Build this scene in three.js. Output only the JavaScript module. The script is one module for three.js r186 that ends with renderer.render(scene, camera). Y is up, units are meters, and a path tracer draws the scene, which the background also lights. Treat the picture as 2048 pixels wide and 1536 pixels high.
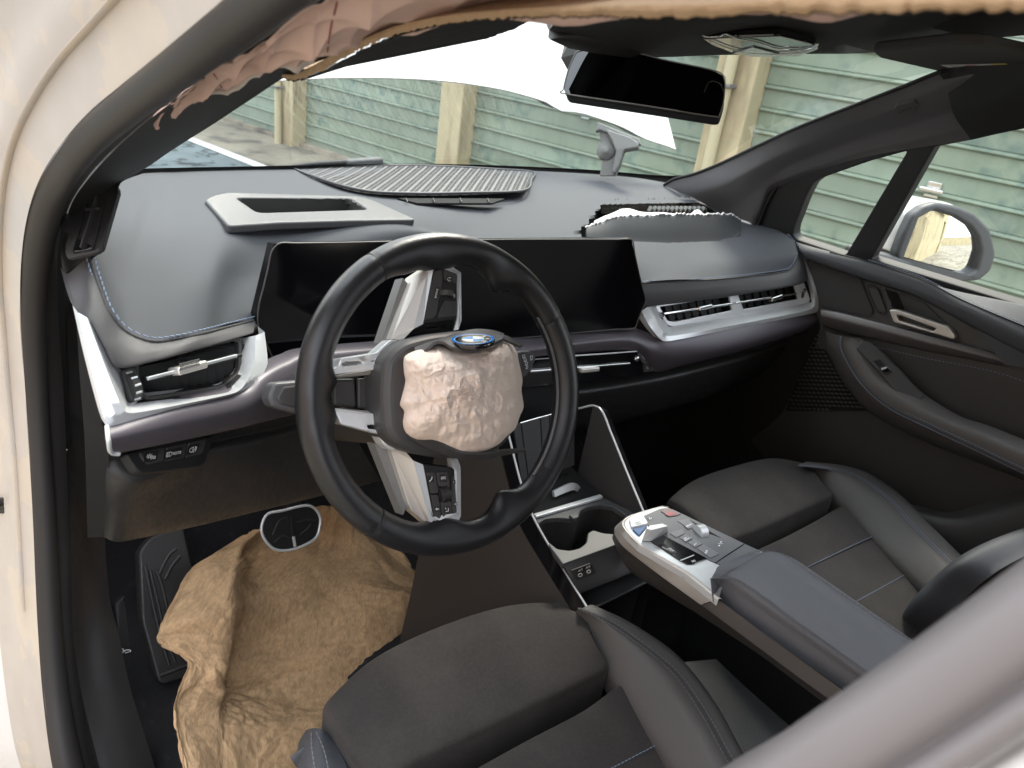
import * as THREE from 'three';
import { mergeGeometries, toCreasedNormals } from 'three/addons/utils/BufferGeometryUtils.js';
import { RoundedBoxGeometry } from 'three/addons/geometries/RoundedBoxGeometry.js';
import { ConvexGeometry } from 'three/addons/geometries/ConvexGeometry.js';

// ------------------------------------------------------------------ camera, sky, sun, exposure
// The world is the car's own frame: x to the passenger's side, y up, -z ahead, origin on the ground under the steering wheel's plane.
const V = (x, y, z) => new THREE.Vector3(x, y, z);
const FOCAL = 1540, EYE = V(-0.8542, 1.3572, 0.6281);
const FWD = V(0.628, -0.4094, -0.6618).normalize();
const RGT = V(0.7615, 0.1483, 0.631).addScaledVector(FWD, -V(0.7615, 0.1483, 0.631).dot(FWD)).normalize();
const DWN = FWD.clone().cross(RGT);
const scene = new THREE.Scene();
const camera = new THREE.PerspectiveCamera(2 * Math.atan(768 / FOCAL) * 180 / Math.PI, 4 / 3, 0.02, 400);
camera.position.copy(EYE);
camera.quaternion.setFromRotationMatrix(new THREE.Matrix4().makeBasis(RGT, DWN.clone().negate(), FWD.clone().negate()));
camera.focus = 1.05; camera.userData.fStop = 9;
const renderer = new THREE.WebGLRenderer({ antialias: true });
renderer.setSize(1024, 768);
renderer.toneMapping = THREE.LinearToneMapping;
renderer.toneMappingExposure = 3.9;
renderer.shadowMap.enabled = true;

const SUN = V(0.48, 0.8, -0.36).normalize();
{ // overcast sky: pale, a little bluish, with broad soft brighter cloud round the veiled sun
  const w = 512, h = 256, d = new Float32Array(w * h * 4);
  for (let j = 0; j < h; j++) for (let i = 0; i < w; i++) {
    const el = (j + 0.5) / h * Math.PI - Math.PI / 2, az = (i + 0.5) / w * 2 * Math.PI - Math.PI;
    const y = Math.sin(el), c = Math.cos(el), v = V(Math.cos(az) * c, y, Math.sin(az) * c);
    const up = Math.max(0, y), cloud = 0.06 * Math.sin(5 * az + 3 * y + 1.3 * Math.sin(7 * y)) + 0.05 * Math.sin(11 * az - 9 * y);
    const glow = Math.pow(Math.max(0, v.dot(SUN)), 6);
    const L = (0.85 + 0.35 * up + cloud + 0.55 * glow) * (y < 0 ? 0.35 : 1), o = (j * w + i) * 4;
    d[o] = L * (0.95 + 0.06 * glow); d[o + 1] = L * (1.0 + 0.02 * glow); d[o + 2] = L * (1.1 - 0.05 * glow); d[o + 3] = 1;
  }
  const t = new THREE.DataTexture(d, w, h, THREE.RGBAFormat, THREE.FloatType);
  t.mapping = THREE.EquirectangularReflectionMapping; t.magFilter = THREE.LinearFilter; t.needsUpdate = true;
  scene.background = t; scene.environment = t;
}
const sun = new THREE.DirectionalLight(0xfff4e6, 1.4);
sun.position.copy(SUN).multiplyScalar(30); sun.castShadow = true; sun.shadow.radius = 30;
sun.shadow.mapSize.set(2048, 2048);
Object.assign(sun.shadow.camera, { left: -12, right: 12, top: 12, bottom: -12, near: 1, far: 70 });
scene.add(sun, sun.target);

// ------------------------------------------------------------------ points: where a line of sight meets a real surface
const ray = (px, py) => FWD.clone().addScaledVector(RGT, (px - 1024) / FOCAL).addScaledVector(DWN, (py - 768) / FOCAL);
const atX = (px, py, x) => { const d = ray(px, py); return EYE.clone().addScaledVector(d, (x - EYE.x) / d.x); };
const atY = (px, py, y) => { const d = ray(px, py); return EYE.clone().addScaledVector(d, (y - EYE.y) / d.y); };
const atZ = (px, py, z) => { const d = ray(px, py); return EYE.clone().addScaledVector(d, (z - EYE.z) / d.z); };
const atD = (px, py, t) => EYE.clone().addScaledVector(ray(px, py), t);
const onP = (px, py, pl, lift = 0) => { const d = ray(px, py); return EYE.clone().addScaledVector(d, (pl.p.clone().addScaledVector(pl.n, lift).sub(EYE).dot(pl.n)) / d.dot(pl.n)); };
const plane = (a, b, c) => { const n = b.clone().sub(a).cross(c.clone().sub(a)).normalize(); if (n.dot(EYE.clone().sub(a)) < 0) n.negate(); return { p: a.clone(), n }; };
const eachP = (pl, list, lift = 0) => list.map(([x, y]) => onP(x, y, pl, lift));
const eachZ = (list, dz = 0) => list.map(([x, y, z]) => atZ(x, y, z + dz));
const eachX = (list) => list.map(([x, y, c]) => atX(x, y, c));
const eachY = (list) => list.map(([x, y, c]) => atY(x, y, c));
const seen = (p) => { const v = p.clone().sub(EYE), z = v.dot(FWD); return [1024 + FOCAL * v.dot(RGT) / z, 768 + FOCAL * v.dot(DWN) / z, z]; };
const inside = (x, y, poly) => { let c = false; for (let i = 0, j = poly.length - 1; i < poly.length; j = i++) if ((poly[i][1] > y) !== (poly[j][1] > y) && x < (poly[j][0] - poly[i][0]) * (y - poly[i][1]) / (poly[j][1] - poly[i][1]) + poly[i][0]) c = !c; return c; };
const lerp = THREE.MathUtils.lerp, clamp = THREE.MathUtils.clamp;
const mix = (a, b, t) => a.clone().lerp(b, t);

let seed = 7;
const rnd = () => { seed = (seed * 1664525 + 1013904223) >>> 0; return seed / 4294967296; };
const reseed = (s) => { seed = s >>> 0; };

// ------------------------------------------------------------------ noise
const hash = (x, y, s) => { let h = Math.imul(x, 374761393) ^ Math.imul(y, 668265263) ^ Math.imul(s, 1274126177); h = Math.imul(h ^ (h >>> 13), 1274126177); return ((h ^ (h >>> 16)) >>> 0) / 4294967296; };
function vnoise(x, y, s, per) { // value noise, tiles when per is set
  const xi = Math.floor(x), yi = Math.floor(y), fx = x - xi, fy = y - yi, u = fx * fx * (3 - 2 * fx), v = fy * fy * (3 - 2 * fy);
  const w = (a) => per ? ((a % per) + per) % per : a;
  const a = hash(w(xi), w(yi), s), b = hash(w(xi + 1), w(yi), s), c = hash(w(xi), w(yi + 1), s), d = hash(w(xi + 1), w(yi + 1), s);
  return lerp(lerp(a, b, u), lerp(c, d, u), v);
}
const fbm = (x, y, s, oct = 4, per = 0) => { let r = 0, a = 0.5, n = 0; for (let o = 0; o < oct; o++) { r += a * vnoise(x, y, s + o * 17, per); n += a; x *= 2; y *= 2; per *= 2; a *= 0.5; } return r / n; };
function cells(x, y, s, per) { // distance to the nearest and second nearest jittered point
  const xi = Math.floor(x), yi = Math.floor(y); let a = 9, b = 9;
  for (let j = -1; j < 2; j++) for (let i = -1; i < 2; i++) {
    const cx = ((xi + i) % per + per) % per, cy = ((yi + j) % per + per) % per;
    const d = Math.hypot(xi + i + hash(cx, cy, s) - x, yi + j + hash(cx, cy, s + 5) - y);
    if (d < a) { b = a; a = d; } else if (d < b) b = d;
  }
  return [a, b];
}

// ------------------------------------------------------------------ textures
const texOf = (data, n, srgb, size, m = n) => {
  const t = new THREE.DataTexture(data, n, m, THREE.RGBAFormat, THREE.UnsignedByteType);
  t.wrapS = t.wrapT = THREE.RepeatWrapping; t.magFilter = THREE.LinearFilter; t.minFilter = THREE.LinearMipmapLinearFilter; t.generateMipmaps = true;
  if (srgb) t.colorSpace = THREE.SRGBColorSpace;
  t.repeat.set(1 / size, 1 / size); t.needsUpdate = true; return t;
};
function grey(n, size, f) { const d = new Uint8Array(n * n * 4); for (let j = 0; j < n; j++) for (let i = 0; i < n; i++) { const v = clamp(f(i / n, j / n), 0, 1) * 255; d.set([v, v, v, 255], (j * n + i) * 4); } return texOf(d, n, false, size); }
const lin2s = (v) => 255 * (v <= 0.0031308 ? v * 12.92 : 1.055 * Math.pow(v, 1 / 2.4) - 0.055);
function tint(n, size, f) { const d = new Uint8Array(n * n * 4); for (let j = 0; j < n; j++) for (let i = 0; i < n; i++) { const c = f(i / n, j / n); d.set([lin2s(clamp(c[0], 0, 1)), lin2s(clamp(c[1], 0, 1)), lin2s(clamp(c[2], 0, 1)), 255], (j * n + i) * 4); } return texOf(d, n, true, size); }
function sized(t, size, rot = 0) { const c = t.clone(); c.repeat.set(1 / size, 1 / size); c.rotation = rot; c.needsUpdate = true; return c; }

// ------------------------------------------------------------------ geometry
function spline(points, n, tension = 0.5, closed = false) {
  if (points.length === 2) return Array.from({ length: n + 1 }, (_, i) => mix(points[0], points[1], i / n));
  const c = new THREE.CatmullRomCurve3(points, closed, 'catmullrom', tension);
  return Array.from({ length: n + 1 }, (_, i) => c.getPoint(i / n));
}
function even(points, n, closed = false, kind = 'centripetal') { const c = new THREE.CatmullRomCurve3(points, closed, kind); c.arcLengthDivisions = 400; return c.getSpacedPoints(n); }
function fromGrid(P, flip = false) { // P[row][col] of Vector3 -> indexed geometry with uv in metres
  const nv = P.length - 1, nu = P[0].length - 1, pos = [], uv = [], idx = [];
  const us = new Array(nu + 1).fill(0), vs = new Array(nv + 1).fill(0);
  const mr = [0, nv >> 2, nv >> 1, (3 * nv) >> 2, nv], mc = [0, nu >> 2, nu >> 1, (3 * nu) >> 2, nu];
  for (let i = 1; i <= nu; i++) us[i] = us[i - 1] + mr.reduce((s, j) => s + P[j][i].distanceTo(P[j][i - 1]), 0) / 5;
  for (let j = 1; j <= nv; j++) vs[j] = vs[j - 1] + mc.reduce((s, i) => s + P[j][i].distanceTo(P[j - 1][i]), 0) / 5;
  for (let j = 0; j <= nv; j++) for (let i = 0; i <= nu; i++) { pos.push(P[j][i].x, P[j][i].y, P[j][i].z); uv.push(us[i], vs[j]); }
  const w = nu + 1;
  for (let j = 0; j < nv; j++) for (let i = 0; i < nu; i++) { const a = j * w + i, b = a + 1, c = a + w, d = c + 1; if (flip) idx.push(a, b, c, b, d, c); else idx.push(a, c, b, b, c, d); }
  const g = new THREE.BufferGeometry();
  g.setAttribute('position', new THREE.Float32BufferAttribute(pos, 3)); g.setAttribute('uv', new THREE.Float32BufferAttribute(uv, 2)); g.setIndex(idx);
  g.computeVertexNormals(); g.userData = { P };
  return g;
}
function net(rows, nu = 40, nv = 30, tu = 0.5, tv = 0.5) { // rows of control points -> finer net of points
  const a = rows.map((r) => spline(r, nu, tu)), out = [];
  for (let i = 0; i <= nu; i++) { const col = spline(a.map((r) => r[i]), nv, tv); col.forEach((p, j) => { (out[j] ??= [])[i] = p; }); }
  return out;
}
const sheet = (rows, nu, nv, tu, tv) => fromGrid(net(rows, nu, nv, tu, tv));
function normalsOf(P) { const g = fromGrid(P), n = g.attributes.normal, w = P[0].length; return P.map((r, j) => r.map((_, i) => V(n.getX(j * w + i), n.getY(j * w + i), n.getZ(j * w + i)))); }
function faceEye(P) { // is the net's normal turned to the eye?
  const N = normalsOf(P), j = P.length >> 1, i = P[0].length >> 1; return N[j][i].dot(EYE.clone().sub(P[j][i])) > 0 ? 1 : -1;
}
function slab(P, t, away = true) { // net with thickness t behind it (or before it)
  const s = faceEye(P) * (away ? -1 : 1), N = normalsOf(P), nv = P.length - 1, nu = P[0].length - 1;
  const B = P.map((r, j) => r.map((p, i) => p.clone().addScaledVector(N[j][i], s * t)));
  const ring = (Q) => [...Q[0], ...Q.slice(1).map((r) => r[nu]), ...Q[nv].slice(0, nu).reverse(), ...Q.slice(0, nv).reverse().map((r) => r[0])];
  return mergeGeometries([fromGrid(P), fromGrid(B), fromGrid([ring(P), ring(B)])]);
}
function cushion(P, puff, skirt, { pu = 4, pv = 4, q = 2, down = null, sides = true } = {}) { // a net swelled like upholstery, with a skirt going down round its edge
  const s = faceEye(P), N = normalsOf(P), nv = P.length - 1, nu = P[0].length - 1;
  const A = P.map((r, j) => r.map((p, i) => {
    const a = 1 - Math.pow(Math.abs(2 * i / nu - 1), pu), b = 1 - Math.pow(Math.abs(2 * j / nv - 1), pv);
    return p.clone().addScaledVector(N[j][i], s * puff * Math.pow(Math.max(0, a * b), 1 / q));
  }));
  const parts = [fromGrid(A)];
  if (skirt) {
    const ring = [...A[0], ...A.slice(1).map((r) => r[nu]), ...A[nv].slice(0, nu).reverse(), ...A.slice(0, nv).reverse().map((r) => r[0])];
    const nr = [...N[0], ...N.slice(1).map((r) => r[nu]), ...N[nv].slice(0, nu).reverse(), ...N.slice(0, nv).reverse().map((r) => r[0])];
    const low = ring.map((p, k) => down ? p.clone().addScaledVector(down, skirt) : p.clone().addScaledVector(nr[k], -s * skirt));
    const mid = ring.map((p, k) => mix(p, low[k], 0.5));
    parts.push(fromGrid([ring, mid, low]));
  }
  const g = mergeGeometries(parts); g.userData = { P: A }; return g;
}
function dense(P, nu, nv, edge = 0) { // resample a net, crowding samples to the border
  const f = (t) => edge ? lerp(t, 0.5 - 0.5 * Math.cos(Math.PI * t), edge) : t, out = [];
  const R = P.length - 1, C = P[0].length - 1;
  for (let j = 0; j <= nv; j++) { const y = f(j / nv) * R, y0 = Math.min(R - 1, Math.floor(y)), row = []; for (let i = 0; i <= nu; i++) { const x = f(i / nu) * C, x0 = Math.min(C - 1, Math.floor(x)); row.push(mix(mix(P[y0][x0], P[y0][x0 + 1], x - x0), mix(P[y0 + 1][x0], P[y0 + 1][x0 + 1], x - x0), y - y0)); } out.push(row); }
  return out;
}
function cut(g, poly) { // take the faces that lie inside an outline out of a sheet: an opening
  const p = g.attributes.position, ix = g.index.array, keep = [];
  for (let k = 0; k < ix.length; k += 3) {
    const c = V(0, 0, 0); for (let m = 0; m < 3; m++) c.add(V(p.getX(ix[k + m]), p.getY(ix[k + m]), p.getZ(ix[k + m])));
    const [x, y] = seen(c.divideScalar(3)); if (!inside(x, y, poly)) keep.push(ix[k], ix[k + 1], ix[k + 2]);
  }
  g.setIndex(keep); return g;
}
function tube(points, r, { n = 0, sides = 8, closed = false, kind = 'centripetal' } = {}) {
  const c = new THREE.CatmullRomCurve3(points, closed, kind);
  return new THREE.TubeGeometry(c, n || Math.max(8, points.length * 8), r, sides, closed);
}
function sweep(path, profile, side, { closed = false, scale = null } = {}) { // profile [[a, b]...]: a along `side`, b along tangent x side
  const n = path.length, P = [];
  for (let i = 0; i < n; i++) {
    const t = (closed ? path[(i + 1) % n].clone().sub(path[(i - 1 + n) % n]) : path[Math.min(n - 1, i + 1)].clone().sub(path[Math.max(0, i - 1)])).normalize();
    let u = (typeof side === 'function' ? side(i / (n - 1), path[i]) : side).clone(); u.addScaledVector(t, -u.dot(t)).normalize();
    const w = t.clone().cross(u), k = scale ? scale(i / (n - 1)) : 1;
    P.push(profile.map(([a, b]) => path[i].clone().addScaledVector(u, a * k).addScaledVector(w, b * k)));
  }
  if (closed) P.push(P[0].map((p) => p.clone()));
  return fromGrid(P);
}
const ringProfile = (a, b, n = 16) => Array.from({ length: n + 1 }, (_, i) => [a * Math.cos(i / n * 2 * Math.PI), b * Math.sin(i / n * 2 * Math.PI)]);
function roundPts(pts, r) { // round the corners of a closed 2-D outline
  if (!r) return pts; const out = [], n = pts.length;
  for (let i = 0; i < n; i++) {
    const a = pts[(i - 1 + n) % n], p = pts[i], b = pts[(i + 1) % n], da = Math.hypot(a[0] - p[0], a[1] - p[1]), db = Math.hypot(b[0] - p[0], b[1] - p[1]);
    const k = Math.min(r, da * 0.45, db * 0.45), s = [p[0] + (a[0] - p[0]) * k / da, p[1] + (a[1] - p[1]) * k / da], e = [p[0] + (b[0] - p[0]) * k / db, p[1] + (b[1] - p[1]) * k / db];
    for (let m = 0; m <= 4; m++) { const t = m / 4, u = 1 - t; out.push([u * u * s[0] + 2 * u * t * p[0] + t * t * e[0], u * u * s[1] + 2 * u * t * p[1] + t * t * e[1]]); }
  }
  return out;
}
function basisOf(pl, along = null) { const n = pl.n.clone(); let u = (along ?? RGT).clone(); u.addScaledVector(n, -u.dot(n)).normalize(); return { o: pl.p, u, v: n.clone().cross(u), n }; }
const to2 = (B, p) => { const q = p.clone().sub(B.o); return [q.dot(B.u), q.dot(B.v)]; };
const to3 = (B, x, y, z = 0) => B.o.clone().addScaledVector(B.u, x).addScaledVector(B.v, y).addScaledVector(B.n, z);
function plateOn(B, outline2, depth, { bevel = 0.0015, holes = [], round = 0, lift = 0, seg = 2 } = {}) { // a bevelled plate whose face lies on a plane, its body behind
  let o = roundPts(outline2, round); if (THREE.ShapeUtils.area(o.map(([x, y]) => new THREE.Vector2(x, y))) < 0) o = o.slice().reverse();
  const s = new THREE.Shape(o.map(([x, y]) => new THREE.Vector2(x, y)));
  for (const [h, r] of holes) s.holes.push(new THREE.Path(roundPts(h, r ?? 0).map(([x, y]) => new THREE.Vector2(x, y))));
  const g = new THREE.ExtrudeGeometry(s, { depth: Math.max(1e-4, depth - 2 * bevel), bevelEnabled: bevel > 0, bevelSize: bevel, bevelThickness: bevel, bevelOffset: -bevel, bevelSegments: seg, curveSegments: 8 });
  g.translate(0, 0, -depth + bevel + lift);
  g.applyMatrix4(new THREE.Matrix4().makeBasis(B.u, B.v, B.n).setPosition(B.o));
  return g;
}
function plate(pl, outline, depth, opt = {}) { // outline: points given as lines of sight to the plane
  const B = basisOf(pl), f = (q) => to2(B, onP(q[0], q[1], pl));
  return plateOn(B, outline.map(f), depth, { ...opt, holes: (opt.holes ?? []).map(([h, r]) => [h.map(f), r]) });
}
function boxAt(c, size, quat = null, r = 0.002) { const g = new RoundedBoxGeometry(size[0], size[1], size[2], 2, Math.min(r, Math.min(...size) * 0.45)); if (quat) g.applyQuaternion(quat); g.translate(c.x, c.y, c.z); return g; }
function bar(a, b, w, h, up) { // box from a to b
  const t = b.clone().sub(a), l = t.length(); t.normalize(); let s = up.clone().cross(t).normalize(); const n = t.clone().cross(s);
  const g = new RoundedBoxGeometry(w, h, l, 2, Math.min(w, h) * 0.3); g.applyMatrix4(new THREE.Matrix4().makeBasis(s, n, t).setPosition(mix(a, b, 0.5))); return g;
}
function stitchRow(points, { up = V(0, 1, 0), len = 0.0055, gap = 0.0025, r = 0.0007, slant = 0 } = {}) { // a row of thread stitches lying on a seam
  const c = new THREE.CatmullRomCurve3(points, false, 'centripetal'), L = c.getLength(), n = Math.max(2, Math.floor(L / (len + gap))), base = new THREE.CylinderGeometry(r, r, len, 5, 1), all = [], pts = c.getSpacedPoints(n);
  for (let i = 0; i < n; i++) {
    const t = pts[i + 1].clone().sub(pts[i]).normalize(), u = (typeof up === 'function' ? up(pts[i]) : up).clone().addScaledVector(t, 0), s = t.clone().cross(u).normalize(), d = t.clone().addScaledVector(s, slant).normalize();
    const g = base.clone(), x = d.clone().cross(u).normalize(), z = x.clone().cross(d);
    g.applyMatrix4(new THREE.Matrix4().makeBasis(x, d, z).setPosition(mix(pts[i], pts[i + 1], 0.5))); all.push(g);
  }
  return mergeGeometries(all);
}
function onNet(P, px, py) { let best = 1e9, q = null; P.forEach((r, j) => r.forEach((p, i) => { const s = seen(p), d = Math.hypot(s[0] - px, s[1] - py); if (d < best) { best = d; q = [j, i]; } })); const n = normalsOf(P)[q[0]][q[1]], p = P[q[0]][q[1]].clone(); if (n.dot(EYE.clone().sub(p)) < 0) n.negate(); return { p, n }; }
const tri = (x) => Math.abs(2 * (x - Math.floor(x)) - 1);
const merge = (list) => mergeGeometries(list.map((g) => { const k = g.index ? g.toNonIndexed() : g; for (const n of Object.keys(k.attributes)) if (!['position', 'normal', 'uv'].includes(n)) k.deleteAttribute(n); return k; }));
const crease = (g, a = 0.6) => toCreasedNormals(g, a);

// ------------------------------------------------------------------ things and parts
const used = new Map(), origin = new WeakMap();
const numbered = (n) => { const k = (used.get(n) ?? 0); used.set(n, k + 1); return k ? n + '_' + String(k).padStart(3, '0') : n; };
function tag(o, label, category, group, kind) { if (label) o.userData.label = label; if (category) o.userData.category = category; if (group) o.userData.group = group; if (kind) o.userData.kind = kind; return o; }
function thing(name, label, category, at = V(0, 0, 0), group = null) { const o = new THREE.Group(); o.name = numbered(name); o.position.copy(at); origin.set(o, at.clone()); scene.add(o); return tag(o, label, category, group); }
function part(parent, name, g, m, { label = null, kind = null } = {}) { // geometry is given in the world and stored round its thing's base
  const o = new THREE.Mesh(g, m), at = parent ? origin.get(parent) : V(0, 0, 0);
  o.name = numbered(name); o.castShadow = o.receiveShadow = true;
  if (parent) { g.translate(-at.x, -at.y, -at.z); parent.add(o); } else scene.add(o);
  origin.set(o, at.clone()); if (label) o.userData.label = label; if (kind) o.userData.kind = kind; return o;
}
function whole(name, g, m, label, category, at = V(0, 0, 0), group = null) { const o = new THREE.Mesh(g, m); o.name = numbered(name); o.castShadow = o.receiveShadow = true; g.translate(-at.x, -at.y, -at.z); o.position.copy(at); origin.set(o, at.clone()); scene.add(o); return tag(o, label, category, group); }
function ground(name, g, m) { const o = new THREE.Mesh(g, m); o.name = numbered(name); o.receiveShadow = true; o.castShadow = true; o.userData.kind = 'structure'; scene.add(o); origin.set(o, V(0, 0, 0)); return o; }

// ------------------------------------------------------------------ materials
const C = (r, g, b) => new THREE.Color().setRGB(r, g, b);
const phys = (name, r, g, b, rough, opt = {}) => { const m = new THREE.MeshPhysicalMaterial({ color: C(r, g, b), roughness: rough, side: THREE.DoubleSide, ...opt }); m.name = name; return m; };
const T = {};
T.leather = grey(512, 0.05, (u, v) => { const [a, b] = cells(u * 34, v * 34, 3, 34); return clamp((b - a) * 2.2, 0, 1) * 0.8 + 0.2 * vnoise(u * 128, v * 128, 5, 128); });
T.plastic = grey(512, 0.04, (u, v) => { const [a, b] = cells(u * 40, v * 40, 9, 40); return clamp((b - a) * 1.4, 0, 1) * 0.6 + 0.4 * fbm(u * 32, v * 32, 2, 3, 32); });
T.fine = grey(256, 0.02, (u, v) => fbm(u * 64, v * 64, 4, 2, 64));
T.weave = grey(256, 0.0128, (u, v) => 0.5 + 0.25 * Math.sin(u * 32 * Math.PI) * (Math.floor(v * 16) % 2 ? 1 : -1) + 0.25 * Math.sin(v * 32 * Math.PI) * (Math.floor(u * 16) % 2 ? 1 : -1));
T.twill = grey(256, 0.02, (u, v) => 0.5 + 0.5 * Math.sin((u + v) * 2 * Math.PI * 14));
T.dots = grey(256, 0.02, (u, v) => { const x = (u * 8 + (Math.floor(v * 8) % 2) * 0.5) % 1 - 0.5, y = (v * 8) % 1 - 0.5; return clamp(1 - Math.hypot(x, y) * 2.6, 0, 1); });
T.wrinkle = grey(512, 0.12, (u, v) => { let s = 0; for (const [k, a] of [[6, 0.5], [13, 0.3], [27, 0.2]]) { const n = vnoise(u * k, v * k, k, k) + 0.4 * vnoise(u * 2 * k, v * 2 * k, k + 1, 2 * k); s += a * (1 - Math.abs(2 * n / 1.4 - 1)); } return s; });
T.smudge = grey(512, 0.6, (u, v) => 0.35 + 0.5 * fbm(u * 9, v * 9, 12, 5, 9));
T.scuff = grey(512, 0.25, (u, v) => 0.4 + 0.35 * fbm(u * 12, v * 12, 22, 5, 12) + 0.25 * vnoise(u * 90, v * 30, 7, 90));
T.brush = grey(256, 0.03, (u, v) => 0.5 + 0.5 * (vnoise(u * 4, v * 128, 8, 128) - 0.5));
const mottle = (r, g, b, amp, n = 24, s = 1) => (u, v) => { const k = 1 + amp * (fbm(u * n, v * n, s, 5, n) - 0.5) * 2 + amp * 0.5 * (hash(Math.floor(u * 511), Math.floor(v * 511), s) - 0.5); return [r * k, g * k, b * k]; };
T.suede = tint(512, 0.4, (u, v) => { const k = 0.75 + 0.55 * fbm(u * 10, v * 10, 31, 4, 10) + 0.25 * (hash(Math.floor(u * 511), Math.floor(v * 511), 3) - 0.5) + 0.25 * (vnoise(u * 160, v * 160, 5, 160) - 0.5); return [0.031 * k, 0.027 * k, 0.0255 * k]; });
T.carpet = tint(512, 0.12, (u, v) => { const k = 0.5 + 0.9 * hash(Math.floor(u * 255), Math.floor(v * 255), 4) * fbm(u * 40, v * 40, 6, 3, 40) * 1.6; const s = fbm(u * 8, v * 8, 41, 4, 8) > 0.66 ? 1.7 : 1; return [0.012 * k * s, 0.012 * k * s, 0.014 * k * s]; });
T.paper = tint(640, 0.5, (u, v) => {
  const f = fbm(u * 120, v * 60, 3, 3, 120) - 0.5, c = fbm(u * 9, v * 9, 8, 4, 9) - 0.5, h = vnoise(u * 300, v * 130, 2, 300) - 0.5, k = 1 + 0.5 * f + 0.35 * c + 0.35 * h;
  return [0.43 * k, 0.28 * k, 0.15 * k];
});
T.fibre = grey(640, 0.5, (u, v) => { let s = 0; for (const [k, a] of [[14, 0.45], [31, 0.3], [60, 0.25]]) { const n = fbm(u * k, v * k, k, 2, k); s += a * (1 - Math.abs(2 * n - 1)); } return s * 0.8 + 0.2 * vnoise(u * 250, v * 120, 3, 250); });
T.greenPaint = tint(640, 1.6, (u, v) => {
  const big = fbm(u * 5, v * 5, 51, 5, 5), run = fbm(u * 26, v * 6, 57, 4, 26), spot = fbm(u * 22, v * 22, 61, 4, 22), dirt = clamp((run - 0.5) * 2.4, 0, 1) * 0.35, moss = clamp((spot * 0.6 + big * 0.5 - 0.6) * 5, 0, 1);
  const k = 0.86 + 0.3 * big; return [lerp(0.215, 0.125, moss) * k * (1 - dirt * 0.5), lerp(0.262, 0.178, moss) * k * (1 - dirt * 0.4), lerp(0.205, 0.152, moss) * k * (1 - dirt * 0.5)];
});
T.render = tint(640, 2.2, (u, v) => { const a = fbm(u * 7, v * 7, 71, 5, 7), b = fbm(u * 40, v * 40, 74, 4, 40), s = clamp((fbm(u * 18, v * 4, 77, 5, 18) - 0.56) * 5, 0, 1), k = 0.85 + 0.2 * a + 0.12 * (b - 0.5); return [0.45 * k * (1 - 0.3 * s), 0.39 * k * (1 - 0.35 * s), 0.25 * k * (1 - 0.35 * s)]; });
T.jamb = tint(512, 0.5, (u, v) => { const f = fbm(u * 4, v * 4, 111, 5, 4), p = f > 0.55 ? 1 : 0, k = 0.94 + 0.12 * fbm(u * 16, v * 16, 115, 3, 16); return [lerp(0.43, 0.47, p) * k, lerp(0.385, 0.405, p) * k, lerp(0.335, 0.325, p) * k]; });  // white paint's warm shaded tone put into the colour, plus yellowish patches
T.concrete = tint(640, 3.2, (u, v) => {
  const a = fbm(u * 8, v * 8, 81, 6, 8), b = fbm(u * 60, v * 60, 84, 3, 60), s = clamp((fbm(u * 13, v * 13, 87, 5, 13) - 0.52) * 4, 0, 1), k = 0.55 + 0.75 * a + 0.3 * (b - 0.5);
  return [0.245 * k * (1 - 0.55 * s), 0.22 * k * (1 - 0.55 * s), 0.17 * k * (1 - 0.5 * s)];
});
T.asphalt = tint(640, 2.0, (u, v) => { const g = hash(Math.floor(u * 1023), Math.floor(v * 1023), 2), a = fbm(u * 10, v * 10, 91, 5, 10), p = fbm(u * 24, v * 24, 95, 3, 24) > 0.66 ? 0.35 : 1, k = (0.6 + 0.5 * a + 0.45 * (g - 0.5)) * p; return [0.16 * k, 0.2 * k, 0.21 * k]; });

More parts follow.
